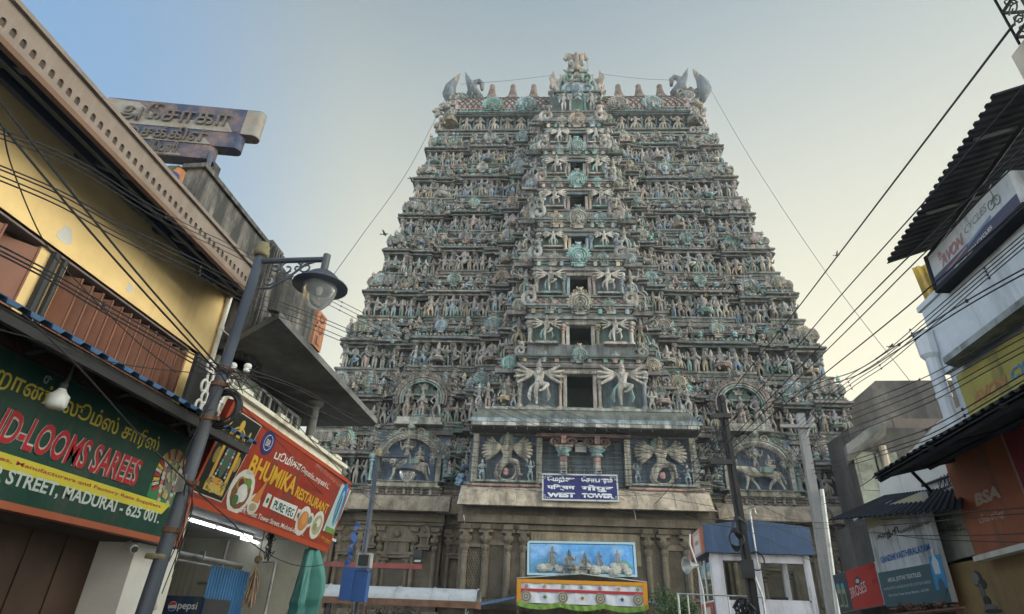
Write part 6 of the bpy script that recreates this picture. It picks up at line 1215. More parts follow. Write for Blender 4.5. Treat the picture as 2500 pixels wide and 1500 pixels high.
# ================================================================== poles, lamps, wires, gate furniture
def street_lamp(y, pxs, label, s=1.0, detail=True, lean=0.):
    """pxs: top, foot, arm start, arm end, shade centre, globe bottom as pixels read on the plane y"""
    top, foot, a0, a1, rim, gl = [PY(*p, y) for p in pxs]
    o = thing('street_lamp', label, 'street lamp', (foot[0], y, .12), group='street lamps')
    z0 = .12; fx_ = foot[0]-(top[0]-foot[0])*(foot[2]-z0)/(top[2]-foot[2])
    g = MB(); g.add(tube([(fx_, y, z0), (foot[0], y, foot[2]), (top[0], y, top[2]-.14)], [.078, .066, .052], 12), sm=True); g.add(lathe([(.16, 0), (.16, .06), (.12, .1), (.11, .5), (.09, .55)], 12), loc=(fx_, y, z0)); part('pole', g, M_pole, o)
    g = MB(); g.add(lathe([(.07, -.17), (.085, -.15), (.085, -.1), (.075, -.09), (.075, -.03), (.05, .01), (.015, .03)], 12), loc=top, sm=True); part('pole_cap', g, M_gold, o)
    L = a1[0]-a0[0]; za = (a0[2]+a1[2])/2
    g = MB(); g.add(cyl((top[0], y, za), (a1[0], y, za), .033, 8)); g.add(cyl((a1[0], y, za-.16), (a1[0], y, za+.06), .042, 10)); part('arm', g, M_pole, o)
    if detail:
        g = MB(); xb = top[0]+.06
        for cx, cz, r0, r1, s0, s1 in ((.16, -.09, .075, .015, 90, -330), (.30, -.11, .09, .02, 100, 480), (.42, -.1, .055, .012, 90, -300), (.52, -.1, .085, .02, 100, 500), (.36, -.2, .06, .012, 100, 460), (.12, -.27, .07, .015, 80, -360)):
            g.add(tube([(xb+cx*L/.74+p[0], y, za+cz+p[2]) for p in spiral(r0, r1, s0, s1, 14)], .011, 5))
        g.add(tube([(xb, y, za-.36), (xb+.15, y, za-.36), (xb+.32, y, za-.24), (xb+.5, y, za-.06), (xb+.62, y, za-.02)], .014, 6)); part('scrollwork', g, M_pole, o)
    rr = .295*s; hz = (za-.16)-rim[2]; c0 = (a1[0], y, rim[2])
    g = MB(); pr = [(rr, -.01), (rr*1.0, .005), (rr*.72, .055)]
    for i in range(7): t_ = i/6; r = rr*(.70-.5*t_**1.6); pr += [(r, .055+(hz-.055)*t_), (r*.985, .055+(hz-.055)*(t_+.06))]
    g.add(lathe(pr, 24), sm=True); V_, F_ = g.v[0], g.f; V_ += np.array(c0); part('shade', g, M_pole, o)
    g = MB(); hb = rim[2]-gl[2]; g.add(lathe([(rr*.62, 0.0), (rr*.64, -.02), (rr*.6, -hb*.3), (rr*.48, -hb*.62), (rr*.28, -hb*.88), (.02, -hb)], 20), loc=c0, sm=True); part('globe', g, M_globe, o)
    g = MB(); g.add(lathe([(.03, .0), (.045, -.06), (.03, -.12), (.01, -.13)], 8), loc=(c0[0], y, c0[2]+.02), sm=True); part('bulb', g, M_wht, o)
    return o, (fx_, y)
M_globe = glass('lamp_glass', (.8, .84, .85), .12, .86)
st1, f1 = street_lamp(5.36, ((645, 597), (350, 1500), (645, 640), (797, 632), (768, 700), (752, 757)), 'near blue grey street lamp with scrolled arm, in front of the green saree sign')
for py in (905, 940, 1022, 1180, 1295): q = PY(645-(py-597)*.3267, py, 5.36); g = MB(); g.add(lathe([(.068, -.025), (.073, -.02), (.073, .02), (.068, .025)], 12), loc=(q[0], 5.36, q[2])); g.add(box(q[0]+.06, q[0]+.12, 5.34, 5.38, q[2]-.02, q[2]+.02)); part('clamp', g, M_rust, st1)
q = PY(440, 1180, 5.27); g = MB(); g.add(moved(extr([(-.06, -.08), (.06, -.08), (.06, .08), (-.06, .08)], 0, .003), q, rz=R(-20))); part('torn_poster', g, mat('torn_paper', (.3, .29, .27), .9, .4, .5), st1)
g = MB(); q = PY(385, 1360, 5.36); g.add(lathe([(.1, -.02), (.105, 0), (.1, .02)], 14), loc=q); part('gold_ring', g, M_gold, st1)
st2, f2 = street_lamp(13.9, ((925, 1099), (868, 1500), (925, 1117), (999, 1116), (996, 1150), (998, 1178)), 'farther street lamp standing before the left bull relief of the tower')
g = MB(); q = PY(882, 1440, 13.82); g.add(cyl((q[0]+.09, 13.82, .12), (q[0]+.12, 13.82, 2.6), .025, 6)); part('conduit', g, M_rust, st2)
q = PY(890, 1368, 13.7); LB = thing('floodlight', 'small grey floodlight clamped on the farther lamp pole', 'floodlight', q); g = MB(); g.add(box(q[0]-.14, q[0]+.16, 13.6, 13.8, q[2]-.16, q[2]+.14)); part('housing', g, M_gal, LB); g = MB(); g.add(box(q[0]-.1, q[0]+.12, 13.585, 13.6, q[2]-.12, q[2]+.1)); part('lens', g, M_blk, LB)
a, b_ = PY(843, 1393, 13.6), PY(893, 1468, 13.6); g = MB(); g.add(box(a[0], a[0]+.24, 13.45, 13.7, b_[2], a[2])); g.add(box(a[0]+.245, b_[0], 13.5, 13.7, b_[2]-.02, a[2]-.02)); g.add(box(a[0]+.05, b_[0]-.05, 13.55, 13.75, a[2], a[2]+.05)); solo('junction_box', g, mat('blue_box_paint', (.035, .09, .26), .5, .2, .2), 'tall bright blue junction box hung on the farther lamp pole', 'electrical box')
g = MB(); P_ = [PY(px+3*math.sin(i*1.7), py, 13.65) for i, (px, py) in enumerate(np.linspace((873, 1275), (842, 1410), 14))]
V = []; 
for i, p in enumerate(P_): w0 = .05+.025*math.sin(i*2.1); V += [p+np.array([-w0, .03*math.sin(i*1.3), 0]), p+np.array([w0, -.03*math.sin(i*1.3), 0])]
g.add((np.array(V), {4: np.array([[2*i, 2*i+1, 2*i+3, 2*i+2] for i in range(len(P_)-1)])})); o = solo('blue_ribbon', g, MATS['blue_box_paint'], 'crinkled blue plastic ribbon hanging above the blue box', 'ribbon'); o.modifiers.new('t', 'SOLIDIFY').thickness = .008
# coil of black cable and insulators on the near pole
q = PY(531, 985, 5.32); CC = thing('cable_coil', 'black coil of cable hung on the near lamp pole', 'cable coil', q); g = MB()
for i in range(16): r = .15+rnd.uniform(-.03, .03); cx, cz = rnd.uniform(-.025, .025), rnd.uniform(-.03, .03); g.add(tube([(q[0]+cx+r*math.cos(t_), 5.44+rnd.uniform(-.03, .03)*0+.012*(i % 4), q[2]+cz+r*1.08*math.sin(t_)) for t_ in np.linspace(0, 2*math.pi, 22)], .009, 4, False))
part('coil', g, M_ink, CC)
for px, py in ((568, 897), (604, 899)):
    q = PY(px, py, 5.5); I_ = thing('insulator', 'white porcelain insulator %s the near lamp pole' % ('close beside' if px < 590 else 'farther from'), 'insulator', q, group='porcelain insulators'); g = MB(); g.add(lathe([(.028, -.05), (.036, -.04), (.036, -.015), (.026, -.01), (.04, .0), (.04, .03), (.03, .045), (.01, .05)], 12), loc=q, sm=True); part('porcelain', g, mat('porcelain', (.6, .6, .58), .25, .08, .1, spec=.5, bump=0), I_); g = MB(); g.add(cyl(q+np.array([0, 0, -.05]), q+np.array([-.02, 0, -.12]), .01, 5)); g.add(cyl(q+np.array([-.02, 0, -.12]), (-3.66, 5.4, q[2]-.14), .012, 5)); part('pin', g, M_rust, I_)
# two electric poles
dp = PY(1745+14, 970, 13); db = PY(1830+14, 1500, 13); k_ = (db-dp)/(db[2]-dp[2]); foot = dp+k_*(.0-dp[2])
DP = thing('electric_pole', 'dark steel rail electric pole leaning before the blue booth', 'electric pole', foot); g = MB(); w_ = .072
g.add(hexa([foot+np.array([-w_, -.1, 0]), foot+np.array([w_, -.1, 0]), foot+np.array([w_, .1, 0]), foot+np.array([-w_, .1, 0]), dp+np.array([-w_*.92, -.1, 0]), dp+np.array([w_*.92, -.1, 0]), dp+np.array([w_*.92, .1, 0]), dp+np.array([-w_*.92, .1, 0])])); g.add(hexa([foot+np.array([-.03, -.16, 0]), foot+np.array([.03, -.16, 0]), foot+np.array([.03, -.09, 0]), foot+np.array([-.03, -.09, 0]), dp+np.array([-.03, -.16, 0]), dp+np.array([.03, -.16, 0]), dp+np.array([.03, -.09, 0]), dp+np.array([-.03, -.09, 0])])); part('shaft', g, mat('tarred_steel', (.022, .02, .022), .65, .3, .2, (.05, .03, .025), 3), DP)
for py, ln in ((1018, .2), (1130, .22)): q = PY(1760, py, 12.9); g = MB(); g.add(box(q[0]-ln, q[0]+ln, 12.8, 12.88, q[2]-.05, q[2]+.05)); part('cross_arm', g, M_blk, DP)
q = PY(1820, 1390, 12.8); g = MB(); g.add(box(q[0]-.06, q[0]+.14, 12.7, 12.9, q[2]-.16, q[2]+.16)); part('meter_box', g, M_blk, DP)
for px, py in ((1803, 1288), (1795, 1318)): q = PY(px, py, 12.8); g = MB(); [g.add(tube([q+np.array([.1*math.cos(t_)*(1+.1*i), -.02*i, .22*math.sin(t_)*(1-.08*i)]) for t_ in np.linspace(0, 2*math.pi, 14)], .01, 4, False)) for i in range(6)]; part('cable_loop', g, M_ink, DP)
q = PY(1815, 1478, 12.7); g = MB(); [g.add(tube([q+np.array([rnd.uniform(-.08, .08), 0, .12]), q+np.array([rnd.uniform(-.2, .2), rnd.uniform(-.05, .05), rnd.uniform(-.2, .1)]), q+np.array([rnd.uniform(-.12, .12), 0, -.25])], .016, 4)) for i in range(26)]; part('cable_bundle', g, M_ink, DP)
lp = PY(1953, 1012, 15); lb_ = PY(2035, 1500, 15); k_ = (lb_-lp)/(lb_[2]-lp[2]); foot = lp+k_*(-lp[2])
LP = thing('concrete_pole', 'pale grey concrete electric pole with a short side brace, right of the blue booth', 'electric pole', foot); g = MB(); g.add(hexa([foot+np.array(v) for v in ((-.13, -.1, 0), (.13, -.1, 0), (.13, .1, 0), (-.13, .1, 0))]+[lp+np.array(v) for v in ((-.085, -.08, 0), (.085, -.08, 0), (.085, .08, 0), (-.085, .08, 0))])); part('shaft', g, mat('pale_concrete', (.22, .22, .22), .85, .2, .4, (.16, .14, .13), 2, True), LP)
a, b_ = PY(1984, 1018, 14.95), PY(1962, 1075, 14.95); g = MB(); g.add(tube([a, b_], .055, 4)); part('brace', g, MATS['pale_concrete'], LP); g = MB(); q = PY(1953, 1040, 14.85); g.add(box(q[0]-.45, q[0]+.3, 14.85, 14.92, q[2]-.04, q[2]+.04)); part('cross_arm', g, MATS['pale_concrete'], LP)
a, b_ = PY(2006, 1195, 14.8), PY(2046, 1500, 14.8); g = MB(); g.add(tube([a, b_], .05, 8)); part('pipe', g, M_gal, LP)

# ---------------------------------------------------------------- police booth
yB = 17.0; X = lambda px, py: PY(px, py, yB)[0]; Zb = lambda px, py: PY(px, py, yB)[2]
BO = thing('security_booth', 'white glazed security booth with a deep blue fascia box in front of the tower', 'booth', (4.5, 18, 0))
fx0, fx1, fz0, fz1 = 3.23, 5.92, 3.59, 4.27; M_bf = mat('blue_fascia', (.03, .062, .13), .5, .2, .3, (.08, .11, .16), 1.5, True, .05); M_bw = mat('lilac_white_panel', (.44, .44, .50), .6, .18, .45, (.2, .19, .2), 1.6, True, .05)
g = MB(); g.add((lambda P_: (np.array([[x, yB, z] for x, z in P_]+[[x, yB+2.3, z] for x, z in P_]), {4: np.array([[i, (i+1) % 5, 5+(i+1) % 5, 5+i] for i in range(5)]), 5: np.array([[4, 3, 2, 1, 0], [5, 6, 7, 8, 9]])}))([(fx0, fz0), (fx1, fz0), (fx1, fz1-.02), (4.55, fz1+.14), (fx0, fz1)])); part('fascia', g, M_bf, BO)
for x0, x1, y0, y1, n_ in ((3.36, 3.66, yB+.15, yB+.25, 'corner_post'), (5.69, 5.82, yB+.15, yB+.25, 'corner_post'), (4.42, 4.56, yB+.15, yB+.25, 'mullion'), (3.36, 3.46, yB+2.05, yB+2.2, 'corner_post'), (5.69, 5.82, yB+2.05, yB+2.2, 'corner_post')):
    g = MB(); g.add(box(x0, x1, y0, y1, .3, fz0)); part(n_, g, M_bw, BO)
g = MB(); g.add(box(3.36, 5.82, yB+.16, yB+.24, .3, 2.5)); g.add(box(3.36, 3.42, yB+.25, yB+2.1, .3, 2.5)); g.add(box(5.76, 5.82, yB+.25, yB+2.1, .3, 2.5)); g.add(box(3.4, 5.8, yB+.17, yB+.23, 3.42, fz0-.003)); g.add(box(3.4, 5.8, yB+2.1, yB+2.18, .3, 2.5)); g.add(box(3.3, 5.9, yB, yB+2.3, .0, .3)); part('lower_panel', g, M_bw, BO)
M_gl = glass('booth_glass', (.75, .8, .8), .02, 1.)
for x0, x1 in ((3.66, 4.42), (4.56, 5.69)):
    g = MB(); g.add(box(x0, x1, yB+.19, yB+.205, 2.5, 3.42)); part('pane', g, M_gl, BO); g = MB()
    for b in ((x0, x0+.035, 2.5, 3.42), (x1-.035, x1, 2.5, 3.42), (x0, x1, 2.5, 2.535), (x0, x1, 3.385, 3.42)): g.add(box(b[0], b[1], yB+.155, yB+.19, b[2], b[3]))
    part('window_frame', g, M_blk if x0 < 4 else M_bw, BO)
for k_ in range(2): g = MB(); g.add(box(3.375, 3.39, yB+.3+k_*.85, yB+1.1+k_*.85, 2.5, 3.4)); part('side_pane', g, M_gl, BO); g = MB(); g.add(box(3.35, 3.4, yB+.25+k_*.85, yB+.3+k_*.85, 2.5, 3.5)); part('side_frame', g, M_wht, BO)
g = MB(); bd = Board((fx0-.003, yB+2.2, fz0), (0, -1, 0), (0, 0, 1)); g.add(bd.plate(.0, 2.15, .02, .66, 0, .004), (.45, .3, .25)); g.add(bd.plate(.0, .5, .02, .66, .004, .008), (.3, .06, .04)); g.add(bd.plate(1.7, 2.15, .02, .66, .004, .008), (.4, .12, .05)); g.add(bd.plate(.7, 1.5, .08, .55, .004, .008), (.5, .5, .5)); g.add(bd.plate(.85, 1.35, .3, .4, .009, .012), (.5, .15, .03)); part('side_poster', g, M_let, BO)
g = MB(); bd = Board((3.34, yB+1.9, 1.9), (0, -1, 0), (0, 0, 1)); g.add(bd.plate(0, 1.6, 0, .55, .0, .01), (.3, .07, .05)); g.add(bd.plate(.4, 1.2, .08, .45, .011, .014), (.45, .42, .4)); part('side_poster', g, M_let, BO)
g = MB(); g.add(box(4.9, 5.25, yB+.5, yB+.8, 2.4, 2.62)); g.add(lathe([(.28, 0), (.24, .1), (.1, .16), (.02, .17)], 12), loc=(5.05, yB+.6, 2.45)); part('chair_back', g, M_blk, BO)
q = PY(1838, 1300, yB-.02); g = MB(); g.add(tube([(q[0], yB-.04, 3.2), (q[0], yB-.04, fz1+.3), (q[0]+.03, yB-.04, fz1+.4), (q[0]+.12, yB-.04, fz1+.42), (q[0]+.14, yB-.04, fz1+.3)], .022, 6)); part('conduit', g, M_gal, BO)
q = PY(1846, 1370, yB-.05); g = MB(); [g.add(tube([q+np.array([.2*math.cos(t_), -.01*i, .22*math.sin(t_)]) for t_ in np.linspace(0, 2*math.pi, 18)], .016, 4, False)) for i in range(4)]; part('cable_loop', g, M_ink, BO)
# loudspeaker horn
q = PY(1690, 1380, 16.9); SP = thing('loudspeaker_horn', 'grey horn loudspeaker on a bent pole at the left of the booth', 'loudspeaker', (q[0], 16.9, 0)); g = MB(); g.add(moved(lathe([(.05, 0), (.06, .1), (.1, .22), (.2, .34), (.21, .35), (.19, .34), (.05, .16)], 14), q+np.array([.14, 0, 0]), ry=R(-95), rz=R(25)), sm=True); part('horn', g, M_gal, SP); g = MB(); g.add(tube([(q[0]+.22, 16.9, 0), (q[0]+.2, 16.9, q[2]-.6), (q[0]+.12, 16.9, q[2]), (q[0]+.0, 16.92, q[2]+.5), (q[0]+.03, 16.95, q[2]+.75)], .022, 6)); part('pole', g, M_wht, SP)
# hand rail frame in front of the booth
a, b_ = PY(1655, 1450, 14.6), PY(1862, 1458, 14.6); RL = thing('steel_barrier', 'pale tubular steel barrier in front of the booth', 'barrier', (a[0]+1, 14.6, 0)); g = MB(); g.add(tube([(a[0], 14.6, 0), a, b_, (b_[0], 14.6, 0)], .03, 6)); g.add(cyl((a[0]+.2, 14.6, 0), (a[0]+.2, 14.6, a[2]), .02, 6)); g.add(cyl((a[0]+1.05, 14.6, 0), (a[0]+1.05, 14.6, a[2]), .02, 6)); q = PY(1830, 1375, 14.6); g.add(tube([q, b_], .025, 6)); part('rail', g, M_gal, RL)

# ---------------------------------------------------------------- entrance: name board, painted relief, festive canopy
def TW(p): return TO+tfx*p[0]+tfy*p[1]+np.array([0, 0, p[2]])
o0 = TW(TL(1325, 1220, -3.68)); o1 = TW(TL(1510, 1224, -3.68)); o2 = TW(TL(1325, 1158, -3.55)); bd = Board(o0, o1-o0, o2-o0); Wd = np.linalg.norm(o1-o0); Hd = np.linalg.norm(o2-o0)
S11 = thing('tower_name_board', 'dark blue silver framed board with white names in three scripts above the entrance', 'sign', o0)
g = MB(); g.add(bd.plate(0, Wd, 0, Hd, -.06, 0), (.018, .022, .13)); part('board', g, M_sign, S11)
g = MB()
for a0, a1, b0, b1 in ((-.03, Wd+.03, -.03, .03), (-.03, Wd+.03, Hd-.03, Hd+.03), (-.03, .03, .03, Hd-.03), (Wd-.03, Wd+.03, .03, Hd-.03)): g.add(bd.plate(a0, a1, b0, b1, -.08, .015), (.45, .46, .46))
part('frame', g, M_let, S11)
W_T = (.62, .64, .66); m1, m2 = .06*Wd, .94*Wd
g = MB(); text(g, bd, 'ேமற்கு', m1, .43*Wd, .66*Hd, .93*Hd, .008, W_T, bold=.05); text(g, bd, 'ேகாபுரம்', .52*Wd, m2, .66*Hd, .93*Hd, .008, W_T, bold=.05); part('lettering', g, M_let, S11)
g = MB(); text(g, bd, 'पिश्चम', m1, .43*Wd, .36*Hd, .60*Hd, .008, W_T, bold=.04); text(g, bd, 'गोपुर', .52*Wd, m2, .33*Hd, .60*Hd, .008, W_T, bold=.04); part('lettering', g, M_let, S11)
g = MB(); text(g, bd, 'WEST', m1, .43*Wd, .1*Hd, .28*Hd, .008, W_T, bold=.06); text(g, bd, 'TOWER', .52*Wd, m2, .1*Hd, .28*Hd, .008, W_T, bold=.06); part('lettering', g, M_let, S11)
for i, (sx, sy) in enumerate(((0, 0), (1, 0), (0, 1), (1, 1))):
    g = MB(); ox, oy = (.04 if not sx else Wd-.04), (.04 if not sy else Hd-.04); dx, dy = (1 if not sx else -1), (1 if not sy else -1)
    for cx, cz, r in ((.06, .05, .045), (.15, .035, .03), (.04, .13, .03), (.23, .03, .022)): g.add(tube([bd.p(ox+dx*(cx+p[0]), oy+dy*(cz+p[2]), .012) for p in spiral(r, r*.2, 0, 420, 12)], .009, 4), (.45, .47, .5))
    part('corner_scroll', g, M_let, S11)
for px in (1377, 1463): q = TW(TL(px, 1156, -3.6)); fl = thing('spotlight', 'small grey spotlight above the %s word of the name board' % ('first' if px < 1400 else 'second'), 'spotlight', q, group='spotlights on the name board'); g = MB(); g.add(box(q[0]-.1, q[0]+.1, q[1]-.12, q[1]+.1, q[2]-.02, q[2]+.1)); part('housing', g, M_gal, fl); g = MB(); g.add(box(q[0]-.08, q[0]+.08, q[1]-.14, q[1]-.12, q[2], q[2]+.08)); part('lens', g, M_blk, fl)
o0 = TW(TL(1288, 1403, -2.74)); o1 = TW(TL(1555, 1408, -2.74)); o2 = TW(TL(1291, 1322, -2.74)); bd = Board(o0, o1-o0, o2-o0); Wd = np.linalg.norm(o1-o0); Hd = np.linalg.norm(o2-o0)
RP = thing('painted_relief', 'bright blue sky panel with grey stucco figures seated on rocks above the entrance', 'relief panel', o0)
M_sky = mat('painted_sky', (.10, .30, .62), .7, .35, .35, (.35, .5, .66), 1.1, False, .05); g = MB(); g.add(bd.plate(0, Wd, 0, Hd, -.05, 0)); part('panel', g, M_sky, RP)
g = MB()
for a0, a1, b0, b1 in ((-.02, Wd+.02, -.02, .07), (-.02, Wd+.02, Hd-.06, Hd+.02), (-.02, .07, .07, Hd-.06), (Wd-.07, Wd+.02, .07, Hd-.06)): g.add(bd.plate(a0, a1, b0, b1, -.04, .02), (.38, .56, .66))
for a0, a1, b0, b1 in ((.08, Wd-.08, .075, .09), (.08, Wd-.08, Hd-.085, Hd-.07), (.08, .095, .09, Hd-.085), (Wd-.095, Wd-.08, .09, Hd-.085)): g.add(bd.plate(a0, a1, b0, b1, .0, .012), (.02, .04, .1))
part('border', g, M_let, RP)
g = MB(); g.add(bd.poly([(Wd*.72, .1), (Wd*.93, .1), (Wd*.97, .3), (Wd*.93, .52), (Wd*.86, .6), (Wd*.78, .4)], .001, .004), (.14, .33, .32)); g.add(bd.poly([(.1, .35), (.4, .55), (.8, .62), (1.2, .5), (1.6, .3), (1.6, .12), (.1, .12)], .001, .0035), (.12, .32, .5)); part('painted_hill', g, M_let, RP)
A_ = np.eye(4); A_[:3, 0] = bd.u; A_[:3, 1] = -bd.n; A_[:3, 2] = bd.v
g = MB()
for i in range(34):
    a = .55+rnd.random()*3.05 if i < 24 else 3.75+rnd.random()*.95; b_ = .1+rnd.random()*(.22 if i < 24 else .38*(1-abs(a-4.2)*1.2)); s_ = rnd.uniform(.1, .2)
    q = bd.p(a*Wd/5.0, max(.06, b_), .05); A2 = A_.copy(); A2[:3, 3] = q; g.add(ball(s_, 7, 5, (1.3, .7, .8)), (.36, .37, .35), M=A2)
part('rocks', g, mat('painted_stucco_grey', (.40, .40, .37), .85, .35, .4, (.16, .16, .15), 3, bump=.3), RP)
for a, b_, h_, k_ in ((.23, .3, .75, 'hang'), (.385, .22, 1.05, 'four'), (.53, .2, .95, 'seat'), (.66, .25, .65, 'hip'), (.83, .42, .55, 'pray')):
    kind_ = k_ if k_ != 'four' else 'sit1'; f_ = figure(kind_, 1, (.42, .40, .35), (.38, .37, .34), (.36, .34, .28), robe=(.38, .37, .35)); V = np.concatenate(f_.v)*h_; A2 = A_.copy(); A2[:3, 3] = bd.p(a*Wd, b_-(.32*h_ if kind_ in ('seat', 'sit1') else 0), .12); f_.v = [V@A2[:3, :3].T+A2[:3, 3]]
    part('relief_figure', f_, stucco, RP)
yC = 23.0; CN = thing('festive_canopy', 'orange bordered white cloth canopy with round and diamond motifs and a green scalloped fringe', 'canopy', (0, yC, 0))
bd = Board(PY(1267, 1475, yC), np.array([4.42, 0, 0.0]), (0, 0, 1)); bd.o = np.array([-2.2, yC, 2.5]); Wd, Hd = 4.44, .73
g = MB(); nx = 60; V = []
for j in range(7):
    for i in range(nx+1): V.append(bd.p(Wd*i/nx, Hd*j/6, .02*math.sin(i*.9+j*.7)+.012*math.sin(i*2.3)))
g.add((np.array(V), {4: np.array([[j*(nx+1)+i, j*(nx+1)+i+1, (j+1)*(nx+1)+i+1, (j+1)*(nx+1)+i] for j in range(6) for i in range(nx)])}), sm=True); part('white_cloth', g, mat('white_cloth', (.55, .56, .6), .9, .12, .15, (.35, .36, .4), 4), CN)
g = MB()
for a0, a1, b0, b1 in ((-.03, Wd+.03, Hd-.1, Hd+.02), (-.03, .12, .0, Hd-.1), (Wd-.13, Wd+.03, -.05, Hd-.1)): g.add(bd.plate(a0, a1, b0, b1, .035, .05), (.62, .26, .02))
g.add(bd.plate(.12, Wd-.13, .36, .45, .035, .045), (.42, .04, .05)); part('border', g, M_let, CN)
g = MB()
for i in range(4):
    a = .3+i*(Wd-.6)/3; g = MB()
    for r, c in ((.18, (.36, .33, .26)), (.155, (.15, .11, .09)), (.12, (.42, .4, .34)), (.08, (.14, .1, .08)), (.045, (.42, .4, .3))): g.add(bd.disc(a, .2, r, r, .035, .05+(.18-r)*.1, 20), c)
    part('motif', g, M_let, CN)
for i in range(7): a = .3+i*.64; g = MB(); c = [(.3, .04, .08), (.5, .22, .02), (.06, .22, .08), (.04, .1, .22)][i % 4]; g.add(bd.poly([(a-.07, .53), (a, .46), (a+.07, .53), (a, .6)], .035, .05), c); g.add(bd.poly([(a-.03, .53), (a, .5), (a+.03, .53), (a, .56)], .051, .055), (.5, .45, .4)); part('motif', g, M_let, CN)
for i, a in enumerate((.95, 2.25, 3.6)): g = MB(); c = [(.06, .22, .08), (.4, .15, .04), (.04, .1, .22)][i]; g.add(bd.poly([(a-.07, .2), (a, .13), (a+.07, .2), (a, .27)], .035, .05), c); part('motif', g, M_let, CN)
g = MB(); V = []; nx = 90
for i in range(nx+1):
    a = Wd*i/nx; lo = -.1-.1*abs(math.sin(math.pi*a/1.48))+.08*(a > 3.2)*0; V += [bd.p(a, lo+.16, .05+.02*math.sin(i)), bd.p(a, lo, .06+.03*math.sin(i*1.1))]
g.add((np.array(V), {4: np.array([[2*i, 2*i+1, 2*i+3, 2*i+2] for i in range(nx)])})); part('fringe', g, mat('green_cloth', (.16, .26, .05), .9, .3), CN)
g = MB(); ap = (0.03, yC, 3.46); pL, pR = (-2.25, yC, 3.26), (2.27, yC, 3.26)
for a, b_ in ((pL, ap), (ap, pR)): a, b_ = np.array(a), np.array(b_); g.add(slab(a, b_, b_+np.array([0, 2.3, 0]), a+np.array([0, 2.3, 0]), (0, 0, 1), .03))
part('sheet_roof', g, M_gal, CN)
for x in (-2.2, 2.25):
    for y in (yC+.1, yC+2.2): g = MB(); g.add(cyl((x, y, 0), (x, y, 3.25), .04, 6)); part('post', g, M_rust, CN)
for sx in (-1, 1): TP = thing('blue_tarpaulin_shade', 'sagging blue tarpaulin shade on the %s of the festive canopy' % ('left' if sx < 0 else 'right'), 'tarpaulin', (sx*3.3, yC+.5, 2.3)); g = MB(); g.add(slab(np.array([sx*2.3, yC, 2.62]), np.array([sx*4.0, yC, 2.25]), np.array([sx*4.0, yC+1.8, 2.45]), np.array([sx*2.3, yC+1.8, 2.8]), (0, 0, 1), .02)); part('sheet', g, M_blue, TP); g = MB(); g.add(cyl((sx*4.0, yC, 0), (sx*4.0, yC, 2.25), .025, 5)); part('post', g, M_gal, TP)
GT = thing('lattice_gate', 'white and dark lattice gate standing inside the entrance under the canopy', 'gate', (0, 25.1, 0)); g = MB(); g.add(box(-1.1, 1.1, 25.1, 25.15, 2.0, 2.08)); g.add(box(-1.1, 1.1, 25.1, 25.15, 0, .1))
for i in range(9): g.add(cyl((-1.1+i*.275, 25.1, 0), (-1.1+i*.275+.14, 25.1, 2.0), .02, 4)); g.add(cyl((-1.1+i*.275+.14, 25.1, 0), (-1.1+i*.275, 25.1, 2.0), .02, 4))
part('lattice', g, M_wht, GT)

# ---------------------------------------------------------------- curved shelter roof and red beam at the left foot of the tower
yS = 21.0; SH = thing('curved_shelter', 'long grey barrel roofed walkway shelter with a rusty beam at the foot of the tower', 'shelter', (-6, yS+.5, 0)); zs = 2.42; x1_ = -3.35
g = MB(); pr = [(yS+.5-.55*math.cos(R(a)), zs+.36*math.sin(R(a))) for a in range(0, 181, 15)]; n_ = len(pr); V = np.array([[-9, p, q] for p, q in pr]+[[x1_, p, q] for p, q in pr]+[[-9, p, q-.02] for p, q in pr]+[[x1_, p, q-.02] for p, q in pr]); qd = np.array([[i, i+1, n_+i+1, n_+i] for i in range(n_-1)]); g.add((V, {4: np.concatenate([qd, qd[:, ::-1]+2*n_])}), sm=True); part('sheet', g, mat('grey_polycarbonate', (.36, .37, .38), .45, .15, .3, (.2, .2, .2), 2, bump=.05), SH)
g = MB()
for x in (-8.4, -7.2, -6.0, -4.8, x1_): g.add(tube([(x, p, q+.012) for p, q in pr], .022, 5))
part('rib', g, M_gal, SH); g = MB(); g.add(box(-9, x1_, yS-.08, yS-.02, zs-.22, zs-.02)); g.add(box(x1_-.02, x1_+.02, yS-.05, yS+1.05, zs-.22, zs-.02)); part('beam', g, M_rust, SH)
for x in (-8.2, -5.6, -3.5): g = MB(); g.add(box(x-.06, x+.06, yS-.0, yS+.12, 0, zs-.2)); part('post', g, M_blk, SH)
a, b_ = PY(785, 1377, 20), PY(1030, 1379, 20); RBm = thing('red_beam', 'dull red steel beam carried on posts across the left foot of the tower', 'beam', (-6.5, 20, 0)); g = MB(); g.add(box(a[0]-1.5, b_[0], 19.95, 20.05, a[2]-.07, a[2]+.07)); part('beam', g, mat('red_oxide_paint', (.22, .05, .045), .6, .25, .3), RBm)
for x in (a[0]-1.2, -6.9): g = MB(); g.add(box(x-.04, x+.04, 19.96, 20.04, 0, a[2]-.07)); part('post', g, M_rust, RBm)
q = TW(TL(1020, 1360, -.9)); FL = thing('floodlight', 'black square floodlight on a bracket against the granite wall', 'floodlight', q); g = MB(); g.add(box(q[0]-.18, q[0]+.18, q[1]-.1, q[1]+.05, q[2]-.05, q[2]+.28)); part('housing', g, M_blk, FL); g = MB(); g.add(box(q[0]-.12, q[0]+.14, q[1]-.02, q[1]+.3, q[2]-.2, q[2]-.12)); part('bracket', g, M_gal, FL)

